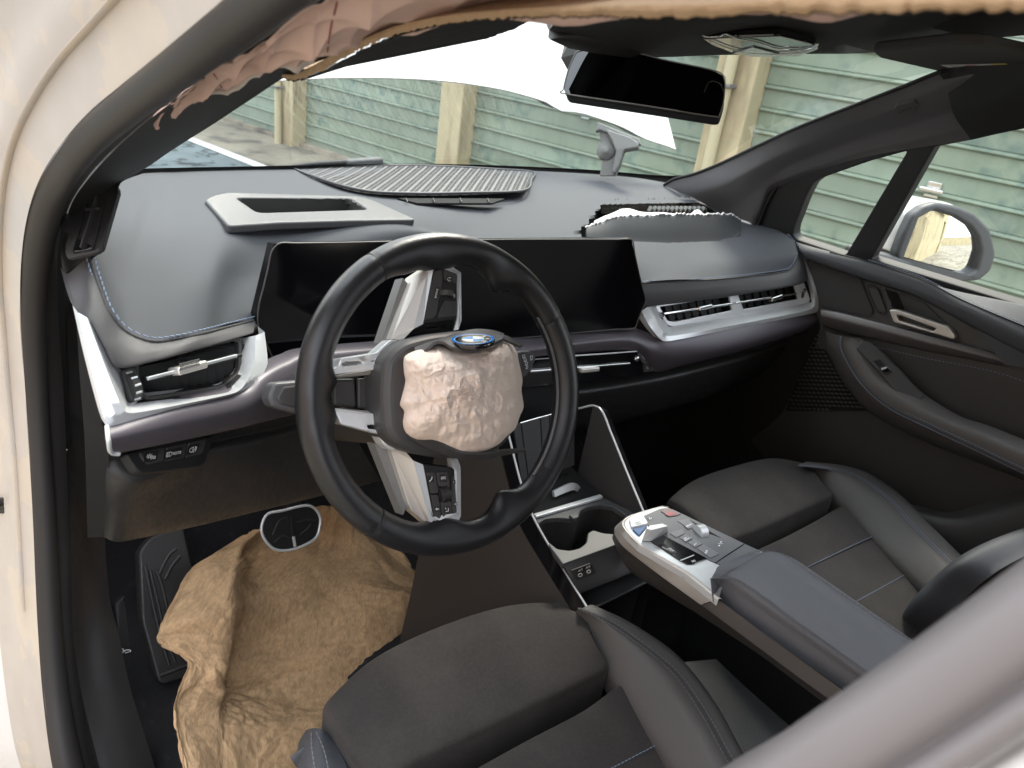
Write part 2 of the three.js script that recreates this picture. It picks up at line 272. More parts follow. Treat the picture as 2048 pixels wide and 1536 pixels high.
const M = {
  dashTop: phys('grained grey vinyl', 0.06, 0.064, 0.072, 0.72, { bumpMap: T.leather, bumpScale: 0.00014, specularIntensity: 0.6 }),
  dashLow: phys('dark grained vinyl', 0.05, 0.048, 0.05, 0.5, { bumpMap: T.leather, bumpScale: 0.00012 }),
  plasticGrey: phys('grey moulded plastic', 0.062, 0.063, 0.066, 0.5, { bumpMap: T.plastic, bumpScale: 0.00006 }),
  plastic: phys('charcoal grained plastic', 0.036, 0.034, 0.033, 0.52, { bumpMap: T.plastic, bumpScale: 0.00008 }),
  plasticDusty: phys('dusty charcoal plastic', 0.028, 0.027, 0.0265, 0.6, { bumpMap: T.plastic, bumpScale: 0.00008, roughnessMap: T.scuff }),
  black: phys('matt black plastic', 0.008, 0.008, 0.0085, 0.6),
  sideBlack: phys('black side cap', 0.01, 0.0095, 0.009, 0.95, { specularIntensity: 0.25 }),
  void: phys('black cavity lining', 0.004, 0.004, 0.004, 0.9),
  gloss: phys('piano black', 0.005, 0.005, 0.006, 0.08, { clearcoat: 0.5, clearcoatRoughness: 0.05 }),
  screen: phys('switched-off glass screen', 0.003, 0.003, 0.004, 0.09),
  leather: phys('black leather', 0.05, 0.053, 0.06, 0.55, { bumpMap: T.leather, bumpScale: 0.00022 }),
  leatherGrey: phys('worn grey leather', 0.078, 0.073, 0.07, 0.48, { bumpMap: T.leather, bumpScale: 0.0002 }),
  armLeather: phys('charcoal leatherette', 0.125, 0.13, 0.145, 0.55, { bumpMap: T.leather, bumpScale: 0.0003 }),
  rim: phys('smooth worn black leather', 0.013, 0.013, 0.014, 0.3, { bumpMap: sized(T.leather, 0.04), bumpScale: 0.00006 }),
  suede: phys('dark suede', 1, 1, 1, 0.95, { map: T.suede, bumpMap: T.fine, bumpScale: 0.0002, sheen: 0.6, sheenColor: C(0.3, 0.28, 0.27), sheenRoughness: 0.5 }),
  silver: phys('satin silver', 0.66, 0.68, 0.69, 0.3, { metalness: 0.35, bumpMap: T.fine, bumpScale: 0.00002 }),
  silverWarm: phys('brushed satin aluminium', 0.6, 0.57, 0.53, 0.33, { metalness: 0.5, bumpMap: T.brush, bumpScale: 0.00003 }),
  chrome: phys('bright chrome', 0.75, 0.75, 0.74, 0.12, { metalness: 1 }),
  satinBrown: phys('satin dark bronze trim', 0.1, 0.09, 0.104, 0.42, { metalness: 0.3, bumpMap: T.dots, bumpScale: 0.00006 }),
  satinDark: phys('dark satin trim', 0.1, 0.092, 0.09, 0.4, { metalness: 0.4 }),
  rubber: phys('black rubber seal', 0.024, 0.022, 0.021, 0.5, { bumpMap: T.fine, bumpScale: 0.00005 }),
  flock: phys('dark fabric-covered seal', 0.034, 0.03, 0.028, 0.8, { bumpMap: T.fine, bumpScale: 0.0001 }),
  pillarCloth: phys('grey pillar trim cloth', 0.085, 0.083, 0.088, 0.75, { bumpMap: T.twill, bumpScale: 0.00014, sheen: 0.3, sheenColor: C(0.3, 0.3, 0.33) }),
  pillarDark: phys('black pillar trim', 0.013, 0.0125, 0.0125, 0.6, { bumpMap: T.fine, bumpScale: 0.0001 }),
  headliner: phys('black headliner cloth', 0.014, 0.0135, 0.014, 0.85, { bumpMap: T.weave, bumpScale: 0.0002 }),
  board: phys('torn brown fibreboard', 0.36, 0.25, 0.15, 0.95, { bumpMap: T.fibre, bumpScale: 0.002 }),
  paint: phys('white car paint', 0.64, 0.62, 0.59, 0.3, { clearcoat: 1, clearcoatRoughness: 0.06 }),
  paintShaded: phys('patchy white body paint with cream shade toned in', 1, 1, 1, 0.36, { map: T.jamb, clearcoat: 0.3, clearcoatRoughness: 0.2 }),  // white body paint with the flank's warm shade put into its colour
  airbag: phys('wrinkled nylon airbag cloth', 0.7, 0.585, 0.505, 0.85, { bumpMap: T.wrinkle, bumpScale: 0.0005, sheen: 0.2, sheenColor: C(0.6, 0.55, 0.5) }),
  curtain: phys('pink nylon airbag cloth', 0.74, 0.52, 0.44, 0.85, { bumpMap: T.weave, bumpScale: 0.0004 }),
  airbagWhite: phys('white nylon airbag cloth', 0.78, 0.76, 0.74, 0.85, { bumpMap: T.weave, bumpScale: 0.0003 }),
  thread: phys('pale blue thread', 0.2, 0.25, 0.34, 0.8),
  threadGrey: phys('grey thread', 0.16, 0.16, 0.165, 0.8),
  threadRed: phys('dark red thread', 0.22, 0.02, 0.03, 0.8),
  paper: phys('translucent brown paper', 1, 1, 1, 0.8, { map: T.paper, bumpMap: T.fibre, bumpScale: 0.0006 }),
  carpet: phys('black carpet', 1, 1, 1, 1, { map: T.carpet }),
  glass: phys('window glass', 0.86, 0.9, 0.87, 0.0, { transmission: 1, thickness: 0, ior: 1.5 }),
  mirror: phys('mirror glass', 0.82, 0.84, 0.84, 0.0, { metalness: 1 }),
  mirrorDark: phys('mirror glass toned dark for the cabin reflection', 0.02, 0.02, 0.021, 0.02, { specularIntensity: 1.2 }),
  greenDoor: phys('weathered green paint', 1, 1, 1, 0.65, { map: T.greenPaint }),
  cream: phys('cream rendered concrete', 1, 1, 1, 0.9, { map: T.render }),
  creamPipe: phys('cream painted pipe', 0.46, 0.41, 0.27, 0.6),
  concrete: phys('stained concrete', 1, 1, 1, 0.95, { map: T.concrete, bumpMap: T.smudge, bumpScale: 0.004 }),
  asphalt: phys('worn asphalt', 1, 1, 1, 0.9, { map: T.asphalt }),
  roadPaint: phys('worn white road paint', 0.62, 0.63, 0.6, 0.8, { bumpMap: T.smudge, bumpScale: 0.003 }),
  castGrey: phys('grey cast metal', 0.17, 0.17, 0.165, 0.6, { metalness: 0.2, bumpMap: T.plastic, bumpScale: 0.0002 }),
  white: phys('white print', 0.75, 0.75, 0.75, 0.7),
};

// lettering and symbols, drawn flat on the keys and plates they are printed on
function print(w, h, bg, draw) {
  const c = document.createElement('canvas'); c.width = w; c.height = h; const x = c.getContext('2d');
  x.fillStyle = bg; x.fillRect(0, 0, w, h); x.lineCap = 'round'; x.lineJoin = 'round'; draw(x, w, h);
  const t = new THREE.CanvasTexture(c); t.colorSpace = THREE.SRGBColorSpace; t.magFilter = THREE.LinearFilter; return t;
}
const printed = (name, tex, rough = 0.5, opt = {}) => phys(name, 1, 1, 1, rough, { map: tex, ...opt });
function decal(corners, lift = 0.0004, n = null) { // a four-cornered print: top left, top right, bottom right, bottom left as they are read
  const [a, b, c, d] = corners, nn = n ?? b.clone().sub(a).cross(d.clone().sub(a)).normalize(); if (!n && nn.dot(EYE.clone().sub(a)) < 0) nn.negate();
  const p = [a, b, c, d].map((q) => q.clone().addScaledVector(nn, lift)), g = new THREE.BufferGeometry();
  g.setAttribute('position', new THREE.Float32BufferAttribute(p.flatMap((q) => q.toArray()), 3));
  g.setAttribute('uv', new THREE.Float32BufferAttribute([0, 1, 1, 1, 1, 0, 0, 0], 2)); g.setIndex([0, 3, 1, 1, 3, 2]); g.computeVertexNormals(); return g;
}

// ------------------------------------------------------------------ the yard: ground, garages ahead and to the right, a plain building behind
const UPW = V(-0.026, 1, 0).normalize();                 // the car leans a little to one side, so the yard's own upright is not quite the car's
const ALONG = V(0.145, 0, 0.989); ALONG.addScaledVector(UPW, -ALONG.dot(UPW)).normalize();   // along the garage front, towards the near end
const OUT = ALONG.clone().cross(UPW).normalize();         // out of the garage front, towards the car
const GAR = V(2.7166, 0.0706, -6.5206);
const garageM = new THREE.Matrix4().makeBasis(ALONG, UPW, OUT).setPosition(GAR);
const garageP = (x, h, o) => V(x, h, o).applyMatrix4(garageM);
const yardQ = new THREE.Quaternion().setFromRotationMatrix(new THREE.Matrix4().makeBasis(ALONG, UPW, OUT));
const gBox = (x0, x1, h0, h1, o0, o1, r = 0.006) => { const g = new RoundedBoxGeometry(x1 - x0, h1 - h0, o1 - o0, 2, r); g.translate((x0 + x1) / 2, (h0 + h1) / 2, (o0 + o1) / 2); boxUV(g); return g.applyMatrix4(garageM); };
function boxUV(g, ox = 0, oy = 0) { // uv in metres from the dominant axis
  const p = g.attributes.position, n = g.attributes.normal, u = g.attributes.uv;
  for (let i = 0; i < p.count; i++) { const a = Math.abs(n.getX(i)), b = Math.abs(n.getY(i)), c = Math.abs(n.getZ(i)), x = p.getX(i) + ox, y = p.getY(i) + oy, z = p.getZ(i); if (b > a && b > c) u.setXY(i, x, z); else if (a > c) u.setXY(i, z + 0.37, y); else u.setXY(i, x, y); }
  return g;
}
const yardAt = (x, o, h = 0) => garageP(x, h, o);
function yardSheet(x0, x1, o0, o1, h, nx = 2, no = 2) { const P = []; for (let j = 0; j <= no; j++) { const r = []; for (let i = 0; i <= nx; i++) r.push(yardAt(lerp(x0, x1, i / nx), lerp(o0, o1, j / no), h)); P.push(r); } return fromGrid(P, true); }
ground('ground', yardSheet(-150, 150, -150, 150, -0.004, 8, 8), M.concrete);
ground('road', yardSheet(-60, 3.2, 1.02, 40, 0.0), M.asphalt);
whole('road_line', yardSheet(-30, 3.0, 0.9, 1.02, 0.006), M.roadPaint, 'white painted edge line between the asphalt and the stained concrete apron', 'road line');
scene.getObjectByName('road_line').userData.kind = 'structure';
whole('kerb', gBox(-8, 9, -0.06, 0.035, -0.02, 0.07), M.concrete, 'low concrete kerb strip along the foot of the green garage doors', 'kerb', garageP(0, 0, 0));
scene.getObjectByName('kerb').userData.kind = 'structure';

{ // garage row
  const b = thing('garage_building', 'row of garages with cream pillars and weathered green ribbed doors', 'garage', garageP(0, 0, 0));
  part(b, 'wall', gBox(-10, 9.3, 2.2, 2.9, -3, 0.02), M.cream);
  part(b, 'rear_wall', gBox(-10, 9.3, 0, 2.2, -3, -0.35), M.cream);
  part(b, 'roof_slab', gBox(-10.2, 9.5, 2.9, 3.02, -3.2, 0.35), M.cream);
  const bays = [[-2.33, -0.3], [-0.05, 1.94], [2.185, 4.22], [4.475, 6.5], [6.74, 8.8]];
  for (const [x0, x1] of [[-2.58, -2.33], [-0.3, -0.05], [1.94, 2.185], [4.22, 4.475], [6.5, 6.74], [8.8, 9.3]]) part(b, 'pillar', gBox(x0, x1, -0.05, 2.2, -0.3, 0.15, 0.012), M.cream);
  // one slat: a flat face with a rolled rib along its foot and a shadow gap above the rib
  const prof = [[0.0, -0.012], [0.0, 0.004], [0.003, 0.0125], [0.008, 0.0165], [0.0135, 0.0155], [0.018, 0.0105], [0.0205, 0.003], [0.0225, -0.005], [0.0255, -0.006], [0.0275, 0], [0.125, 0.0]];
  const greens = [0.92, 1.0, 1.06, 0.97].map((k, i) => { const m = M.greenDoor.clone(); m.color = C(k * (i === 2 ? 0.98 : 1), k, k * (i === 1 ? 0.97 : 1)); m.map = M.greenDoor.map.clone(); m.map.offset.set(i * 0.31, i * 0.17); m.map.needsUpdate = true; m.name = 'weathered green paint'; return m; });
  bays.forEach(([x0, x1], d) => {
    const door = part(b, 'garage_door', gBox(x0 + 0.002, x1 - 0.002, 0, 2.2, -0.06, -0.03), M.black);
    for (let k = 0; k < 18; k++) {
      const h = -0.02 + 0.105 + 0.1243 * (k - 1), P = [];
      const n = 10; for (const [y, o] of prof) { const r = []; for (let i = 0; i <= n; i++) { const x = lerp(x0 + 0.004, x1 - 0.004, i / n), wob = 0.0016 * (fbm(x * 3 + d * 7, k * 0.8, 5, 2) - 0.5) + 0.002 * (fbm(x * 1.3, k + d * 20, 9, 2) - 0.5); r.push(V(x, Math.min(2.2, Math.max(-0.02, h + y)), o - 0.004 + wob)); } P.push(r); }
      const g = fromGrid(P), u = g.attributes.uv; for (let i = 0; i < u.count; i++) u.setXY(i, u.getX(i) + x0, u.getY(i) + h);
      const sl = part(door, 'slat', crease(g.applyMatrix4(garageM), 0.5), greens[(k * 7 + d * 3) % 4]);
    }
    // T handle on its plate
    const hx = (x0 + x1) / 2 + 0.04, hg = [gBox(hx - 0.035, hx + 0.035, 0.82, 0.9, 0, 0.008, 0.004), gBox(hx - 0.01, hx + 0.01, 0.85, 0.87, 0.008, 0.035, 0.004), gBox(hx - 0.06, hx + 0.06, 0.846, 0.872, 0.03, 0.05, 0.009)];
    part(door, 'handle', merge(hg), M.chrome);
  });
  for (const x of [-0.23, 4.33]) {
    const p = (h) => garageP(x, h, 0.19); part(b, 'drain_pipe', tube([p(-0.03), p(0.7), p(1.5), p(2.3), p(2.95)], 0.034, { n: 12, sides: 14 }), M.creamPipe);
    for (const h of [0.5, 1.18, 1.9]) part(b, 'pipe_clip', gBox(x - 0.045, x + 0.045, h, h + 0.022, 0.14, 0.232, 0.006), M.castGrey);
  }
}
{ // the building the wing mirror shows, behind the car
  const A = V(1.35, -0.03, 5.4), dir = V(0.396, 0, 0.918), mt = new THREE.Matrix4().makeBasis(dir, V(0, 1, 0), dir.clone().cross(V(0, 1, 0))).setPosition(A);
  const b = thing('rear_building', 'plain cream building with a recessed blue-grey door, seen in the wing mirror', 'building', A);
  const bx = (x0, x1, y0, y1, z0, z1) => { const g = new RoundedBoxGeometry(x1 - x0, y1 - y0, z1 - z0, 2, 0.01); g.translate((x0 + x1) / 2, (y0 + y1) / 2, (z0 + z1) / 2); return boxUV(g).applyMatrix4(mt); };
  part(b, 'wall', merge([bx(0, 4.3, 0, 2.7, 0, 2.5), bx(5.1, 6.2, 0, 2.7, 0, 2.5)]), M.cream);
  part(b, 'lintel', bx(4.3, 5.1, 2.05, 2.7, 0, 2.5), M.cream);
  part(b, 'ledge', bx(-0.1, 3.6, 2.25, 2.35, -0.12, 0.0), M.cream);
  const d = part(b, 'door', bx(4.3, 5.1, 0.0, 2.05, 0.22, 0.28), phys('blue-grey door paint', 0.2, 0.25, 0.28, 0.6));
  part(d, 'handle', bx(4.4, 4.5, 1.0, 1.06, 0.16, 0.22), M.chrome);
}
{ // boundary wall at the far end, behind the car
  const g = new RoundedBoxGeometry(30, 1.1, 0.25, 2, 0.02); g.translate(4, 0.55, 19); boxUV(g);
  whole('boundary_wall', g, M.cream, 'low cream boundary wall far behind the car, seen in the wing mirror', 'wall', V(4, 0, 19));
}
{ // unseen building added on the driver's side to bounce warm light
  const bx = (x0, x1, y0, y1, z0, z1) => { const g = new RoundedBoxGeometry(x1 - x0, y1 - y0, z1 - z0, 2, 0.01); g.translate((x0 + x1) / 2, (y0 + y1) / 2, (z0 + z1) / 2); return boxUV(g); };
  const b = thing('bounce_building', 'unseen cream building added on the driver side to bounce warm light into the car', 'building', V(-6.5, 0, 2));
  const pale = M.cream.clone(); pale.color = C(1.05, 1.0, 1.35); pale.name = 'pale rendered concrete'; part(b, 'wall', bx(-11, -6.5, 0, 5.2, -8, 14), pale); part(b, 'parapet', bx(-11.1, -6.4, 5.2, 5.45, -8.1, 14.1), M.cream);
}

function eachDlist(l) { return l.map(([x, y, t]) => atD(x, y, t)); }
// ------------------------------------------------------------------ the car's shell
const body = thing('car_shell', 'white car shell seen through its open doorway, with black door seals and windscreen', 'car', V(0, 0, 0));
// line of the doorway seal, from the sill up the front pillar to the roof rail: [px, py, z]
const sealOut = [[150, 1640, -0.2], [118, 1536, -0.23], [98, 1400, -0.27], [86, 1250, -0.3], [74, 1000, -0.33], [61, 800, -0.34], [50, 600, -0.31], [56, 500, -0.27], [76, 400, -0.21], [110, 335, -0.16], [160, 265, -0.1], [250, 187, -0.01], [350, 108, 0.08], [480, 2, 0.17], [640, -125, 0.27], [900, -330, 0.4]];
const sealMid = [[182, 1640, -0.22], [150, 1536, -0.25], [124, 1400, -0.29], [108, 1250, -0.32], [95, 1000, -0.35], [83, 800, -0.36], [78, 620, -0.34], [86, 500, -0.3], [112, 400, -0.24], [140, 352, -0.19], [196, 285, -0.13], [290, 205, -0.04], [395, 122, 0.05], [548, 2, 0.15], [700, -118, 0.24], [960, -320, 0.38]];
const sealIn = [[232, 1640, -0.23], [196, 1536, -0.26], [168, 1400, -0.3], [150, 1250, -0.33], [139, 1000, -0.36], [130, 800, -0.37], [118, 620, -0.35], [118, 500, -0.31], [140, 415, -0.26], [175, 360, -0.21], [235, 295, -0.15], [340, 207, -0.05], [450, 132, 0.04], [640, 2, 0.13], [780, -100, 0.22], [1020, -300, 0.36]];
const SO = eachZ(sealOut), SM = eachZ(sealMid), SI = eachZ(sealIn);
const NS = 110, so = even(SO, NS), sm = even(SM, NS), si = even(SI, NS);
{ // round bulb seal along the outer lip, and the wide soft inner lip
  const bulb = []; for (let i = 0; i <= NS; i++) {
    const a = so[i], b = sm[i], c = mix(a, b, 0.5), r = a.distanceTo(b) / 2, u = b.clone().sub(a).normalize(), t = so[Math.min(NS, i + 1)].clone().sub(so[Math.max(0, i - 1)]).normalize(), w = u.clone().cross(t).normalize();
    if (w.dot(EYE.clone().sub(c)) < 0) w.negate();
    const row = []; for (let k = 0; k <= 18; k++) { const an = Math.PI * (1.15 - 1.3 * k / 18); row.push(c.clone().addScaledVector(u, r * Math.cos(an)).addScaledVector(w, r * 0.85 * Math.sin(an))); } bulb.push(row);
  }
  part(body, 'door_seal', fromGrid(bulb), M.rubber);
  const lip = []; for (let i = 0; i <= NS; i++) {
    const a = sm[i], b = si[i], c = mix(a, b, 0.5), r = a.distanceTo(b) / 2, u = b.clone().sub(a).normalize(), t = sm[Math.min(NS, i + 1)].clone().sub(sm[Math.max(0, i - 1)]).normalize(), w = u.clone().cross(t).normalize();
    if (w.dot(EYE.clone().sub(c)) < 0) w.negate();
    const row = []; for (let k = 0; k <= 14; k++) { const s = k / 14, h = Math.sin(Math.PI * Math.pow(s, 0.7)) * 0.3 - 0.12; row.push(mix(a, b, s).addScaledVector(w, r * h)); } lip.push(row);
  }
  part(body, 'inner_seal', fromGrid(lip), M.flock);
}
{ // painted pillar and hinge post outside the seal; [px, py, z] chains from the seal outwards
  const A = so.filter((_, i) => i % 5 === 0);
  const rings = [[0, 0.0, 0.0, 0.012], [0.022, -0.008, 0.0, -0.012], [0.04, -0.02, 0.0, -0.006], [0.062, -0.028, 0.0, 0.012], [0.085, -0.045, 0.0, 0.0], [0.12, -0.075, 0.0, -0.015], [0.165, -0.11, 0.0, -0.02]];
  const P = rings.map(([d, dx]) => A.map((p, i) => {
    const t = A[Math.min(A.length - 1, i + 1)].clone().sub(A[Math.max(0, i - 1)]).normalize(); const o = t.clone().cross(V(1, 0, 0)).normalize(); // in the doorway's plane, away from the opening
    if (o.z > 0.2 || (Math.abs(o.z) <= 0.2 && o.y < 0)) o.negate();
    return p.clone().addScaledVector(o, d * 1.5 + 0.004).add(V(dx * 0.75 - 0.004, 0, 0));
  }));
  const Q = net(P, 110, 40); part(body, 'door_frame', fromGrid(Q.slice(0, 27)), M.paintShaded); part(body, 'outer_pillar', fromGrid(Q.slice(26)), M.paint);  // inner flank has its shade painted in, outer pillar stays plain white
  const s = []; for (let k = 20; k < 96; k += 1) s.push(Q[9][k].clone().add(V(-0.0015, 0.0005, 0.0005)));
  part(body, 'sealant_bead', sweep(even(s, 120), ringProfile(0.0035, 0.002, 10), V(-1, 0, 0)), M.paintShaded);
}
// front pillar, inner trim (driver's side): from the seal to the edge against the windscreen
{
  const edge = [[205, 503, -0.2], [212, 468, -0.215], [240, 368, -0.25], [262, 350, -0.26], [285, 340, -0.262], [340, 303, -0.22], [430, 246, -0.13], [500, 200, -0.07], [575, 152, -0.01], [700, 98, 0.07], [830, 55, 0.13], [1000, 20, 0.2]];
  const E2 = even(eachZ(edge), 60), S2 = even([[128, 560, -0.34], [122, 500, -0.31], [140, 415, -0.26], [175, 360, -0.21], [235, 295, -0.15], [340, 207, -0.05], [450, 132, 0.04], [640, 2, 0.13], [780, -100, 0.22]].map(([x, y, z]) => atZ(x, y, z + 0.004)), 60), P = [];
  for (let k = 0; k <= 10; k++) P.push(E2.map((e, i) => { const p = mix(S2[i], e, k / 10), w = p.clone().sub(EYE).normalize(); return p.addScaledVector(w, -0.012 * Math.sin(Math.PI * k / 10) + 0.004); }));
  part(body, 'pillar_trim', fromGrid(P), M.pillarDark);
  // its far side, towards the glass, gives the pillar its thickness
  const back = E2.map((e) => e.clone().add(V(-0.05, 0.015, -0.12)));
  part(body, 'pillar_return', fromGrid([E2, back]), M.pillarDark);
}
// kick panel and sill trim at the driver's feet
{
  const rows = [
    [[134, 840, -0.365], [150, 840, -0.38], [200, 900, -0.4], [218, 915, -0.41]],
    [[140, 1076, -0.35], [160, 1074, -0.37], [185, 1068, -0.4], [210, 1062, -0.42]],
    [[143, 1180, -0.335], [165, 1180, -0.355], [195, 1180, -0.375], [219, 1190, -0.39]],
    [[148, 1290, -0.315], [172, 1285, -0.33], [205, 1270, -0.34], [238, 1270, -0.35]],
    [[164, 1390, -0.29], [190, 1385, -0.295], [225, 1375, -0.3], [260, 1373, -0.31]],
    [[190, 1500, -0.255], [215, 1495, -0.255], [250, 1480, -0.26], [288, 1465, -0.27]],
    [[222, 1620, -0.215], [250, 1620, -0.21], [290, 1610, -0.21], [330, 1600, -0.22]],
    [[262, 1760, -0.15], [290, 1760, -0.14], [330, 1750, -0.14], [370, 1740, -0.15]],
  ];
  const P = net(rows.map((r) => eachZ(r)), 30, 60);
  part(body, 'kick_panel', fromGrid(P), M.plasticDusty);
  const R = P.map((r) => r[30]), back = R.map((p) => p.clone().add(V(0.005, -0.02, -0.07)));
  part(body, 'kick_panel_return', fromGrid([R, back]), M.plasticDusty);
  const post = [[[130, 560, -0.35], [140, 548, -0.36], [185, 545, -0.4]], [[131, 700, -0.37], [142, 700, -0.385], [190, 720, -0.42]], [[134, 840, -0.372], [150, 840, -0.388], [225, 900, -0.42]], [[140, 1080, -0.357], [160, 1078, -0.377], [215, 1068, -0.43]]];
  part(body, 'pillar_lower_trim', sheet(post.map((r) => eachZ(r)), 20, 30), M.plastic);
}
// floor, toe board, tunnel floor, far side
part(body, 'carpet', sheet([
  [V(-0.75, 0.62, -0.62), V(-0.3, 0.62, -0.72), V(0.2, 0.62, -0.72), V(0.8, 0.62, -0.66)],
  [V(-0.8, 0.4, -0.62), V(-0.3, 0.4, -0.66), V(0.2, 0.4, -0.66), V(0.8, 0.4, -0.6)],
  [V(-0.8, 0.27, -0.42), V(-0.3, 0.27, -0.48), V(0.2, 0.27, -0.48), V(0.8, 0.27, -0.4)],
  [V(-0.8, 0.25, -0.1), V(-0.3, 0.25, -0.1), V(0.2, 0.25, -0.1), V(0.8, 0.25, -0.1)],
  [V(-0.8, 0.25, 1.4), V(-0.3, 0.25, 1.4), V(0.2, 0.25, 1.4), V(0.8, 0.25, 1.4)]], 40, 50), M.carpet);
part(body, 'bulkhead', sheet([[V(-0.8, 1.04, -0.64), V(0, 1.04, -0.84), V(0.86, 1.04, -0.64)], [V(-0.8, 0.6, -0.66), V(0, 0.6, -0.76), V(0.86, 0.6, -0.7)]], 20, 6), M.void);
part(body, 'side_wall', merge([sheet([[V(0.78, 1.02, -0.75), V(0.78, 1.02, -0.1), V(0.785, 1.0, 1.3)], [V(0.77, 0.6, -0.75), V(0.785, 0.6, -0.1), V(0.79, 0.6, 1.3)], [V(0.75, 0.22, -0.75), V(0.77, 0.22, -0.1), V(0.77, 0.22, 1.3)]], 20, 10)]), M.black);
part(body, 'outer_panel', sheet([[V(0.86, 1.0, -0.9), V(0.87, 0.99, 0.2), V(0.86, 1.0, 1.6)], [V(0.91, 0.75, -0.9), V(0.92, 0.75, 0.2), V(0.91, 0.75, 1.6)], [V(0.88, 0.3, -0.9), V(0.89, 0.3, 0.2), V(0.88, 0.3, 1.6)]], 20, 12), M.paint);
part(body, 'underbody', boxAt(V(0, 0.2, 0.4), [1.56, 0.06, 2.3]), M.black);
part(body, 'sill', sweep(even([V(-0.81, 0.3, 0.0), V(-0.81, 0.29, 0.2), V(-0.81, 0.29, 0.6), V(-0.81, 0.3, 1.2)], 30), [[-0.07, -0.1], [-0.05, -0.02], [0, 0.02], [0.05, 0.01], [0.06, -0.1]], V(-1, 0, 0)), M.paint);
// roof, roof rails and the rear of the cabin
{
  const R = net([
    [V(-0.56, 1.47, 0.08), V(-0.2, 1.5, -0.16), V(0.2, 1.5, -0.16), V(0.56, 1.47, 0.06)],
    [V(-0.6, 1.53, 0.4), V(-0.2, 1.56, 0.4), V(0.2, 1.56, 0.4), V(0.6, 1.53, 0.4)],
    [V(-0.6, 1.54, 1.0), V(-0.2, 1.575, 1.0), V(0.2, 1.575, 1.0), V(0.6, 1.54, 1.0)],
    [V(-0.56, 1.49, 2.0), V(-0.2, 1.52, 2.0), V(0.2, 1.52, 2.0), V(0.56, 1.49, 2.0)]], 20, 24);
  part(body, 'roof', fromGrid(R), M.paint);
  part(body, 'roof_lining', fromGrid(R.map((r) => r.map((p) => p.clone().add(V(0, -0.012, 0))))), M.headliner);
}
part(body, 'rear_shell', merge([
  boxAt(V(0.78, 0.62, 1.55), [0.1, 0.8, 1.0]), boxAt(V(-0.78, 0.62, 1.75), [0.1, 0.8, 0.7]), boxAt(V(0, 0.7, 2.05), [1.6, 0.9, 0.08]),
  bar(V(0.76, 1.0, 1.15), V(0.6, 1.46, 1.25), 0.12, 0.1, V(0, 0, 1)), bar(V(-0.76, 1.0, 2.0), V(-0.56, 1.46, 1.9), 0.12, 0.14, V(0, 0, 1)), bar(V(0.76, 1.0, 2.0), V(0.56, 1.46, 1.9), 0.12, 0.14, V(0, 0, 1))]), M.headliner);
part(body, 'rear_seat', merge([boxAt(V(0, 0.5, 1.35), [1.3, 0.3, 0.5], null, 0.05), boxAt(V(0, 0.85, 1.65), [1.3, 0.7, 0.16], null, 0.06)]), M.leather);
// centre pillar beside the camera, with its own seal: bottom right of the picture
{
  const ax = eachDlist([[1180, 1760, 0.3], [1370, 1600, 0.28], [1560, 1468, 0.262], [1800, 1300, 0.245], [2048, 1115, 0.23], [2250, 960, 0.222], [2480, 780, 0.22]]);
  const n = 60, c = even(ax, n), P = [], Q = [];
  for (let i = 0; i <= n; i++) {
    const t = c[Math.min(n, i + 1)].clone().sub(c[Math.max(0, i - 1)]).normalize(), v = EYE.clone().sub(c[i]).normalize(), d = t.clone().cross(v).normalize(); if (d.dot(DWN) < 0) d.negate(); // d: across, to lower right
    const f = d.clone().cross(t).normalize(); if (f.dot(v) < 0) f.negate();
    const prof = [[0.0, -0.06], [0.0, -0.02], [0.001, -0.004], [0.005, 0.004], [0.012, 0.007], [0.02, 0.005], [0.025, -0.001], [0.0265, 0.001], [0.03, 0.004], [0.034, 0.002], [0.036, -0.006], [0.036, -0.02]];
    P.push(prof.map(([a, b]) => c[i].clone().addScaledVector(d, a).addScaledVector(f, b)));
    const skin = [[0.033, -0.014], [0.038, -0.012], [0.044, -0.004], [0.075, 0.0], [0.1, -0.006], [0.16, -0.02], [0.26, -0.03]];
    Q.push(skin.map(([a, b]) => c[i].clone().addScaledVector(d, a).addScaledVector(f, b)));
  }
  part(body, 'centre_pillar_seal', fromGrid(P.map((r) => spline(r, 40))), phys('grey-brown rubber seal', 0.15, 0.138, 0.136, 0.5));
  part(body, 'centre_pillar', fromGrid(Q.map((r) => spline(r, 30))), M.paint);
}

// windscreen with its black border
const wsBase = [[200, 352, -0.5], [285, 345, -0.62], [450, 341, -0.7], [640, 337, -0.745], [830, 334, -0.77], [1000, 337, -0.765], [1180, 345, -0.72], [1330, 356, -0.62], [1400, 350, -0.5]];
{
  const base = even(eachZ(wsBase), 40), top = even([V(-0.6, 1.4, 0.02), V(-0.4, 1.425, -0.14), V(0, 1.44, -0.23), V(0.35, 1.43, -0.15), V(0.565, 1.408, 0.02)], 40), P = [];
  for (let k = 0; k <= 12; k++) P.push(base.map((b, i) => { const s = k / 12, p = mix(b, top[i], s); return p.add(V(0, 0.03, -0.02).multiplyScalar(Math.sin(Math.PI * s))); }));
  part(body, 'windscreen', fromGrid(P), M.glass);
  const band = base.map((b) => b.clone().add(V(0, 0.003, 0.004))), up = base.map((b, i) => mix(b, P[12][i], 0.018).add(V(0, 0.003, 0.004)));
  part(body, 'windscreen_border', fromGrid([base.map((b) => b.clone().add(V(0, -0.03, 0.03))), band, up]), M.black);
  part(body, 'scuttle', sheet([base.map((b) => b.clone().add(V(0, -0.025, -0.02))), base.map((b) => b.clone().add(V(b.x * 0.05, -0.05, -0.14))), base.map((b) => b.clone().add(V(b.x * 0.1, -0.08, -0.22)))].map((r) => r.filter((_, i) => i % 5 === 0)), 30, 8), M.plastic);
}
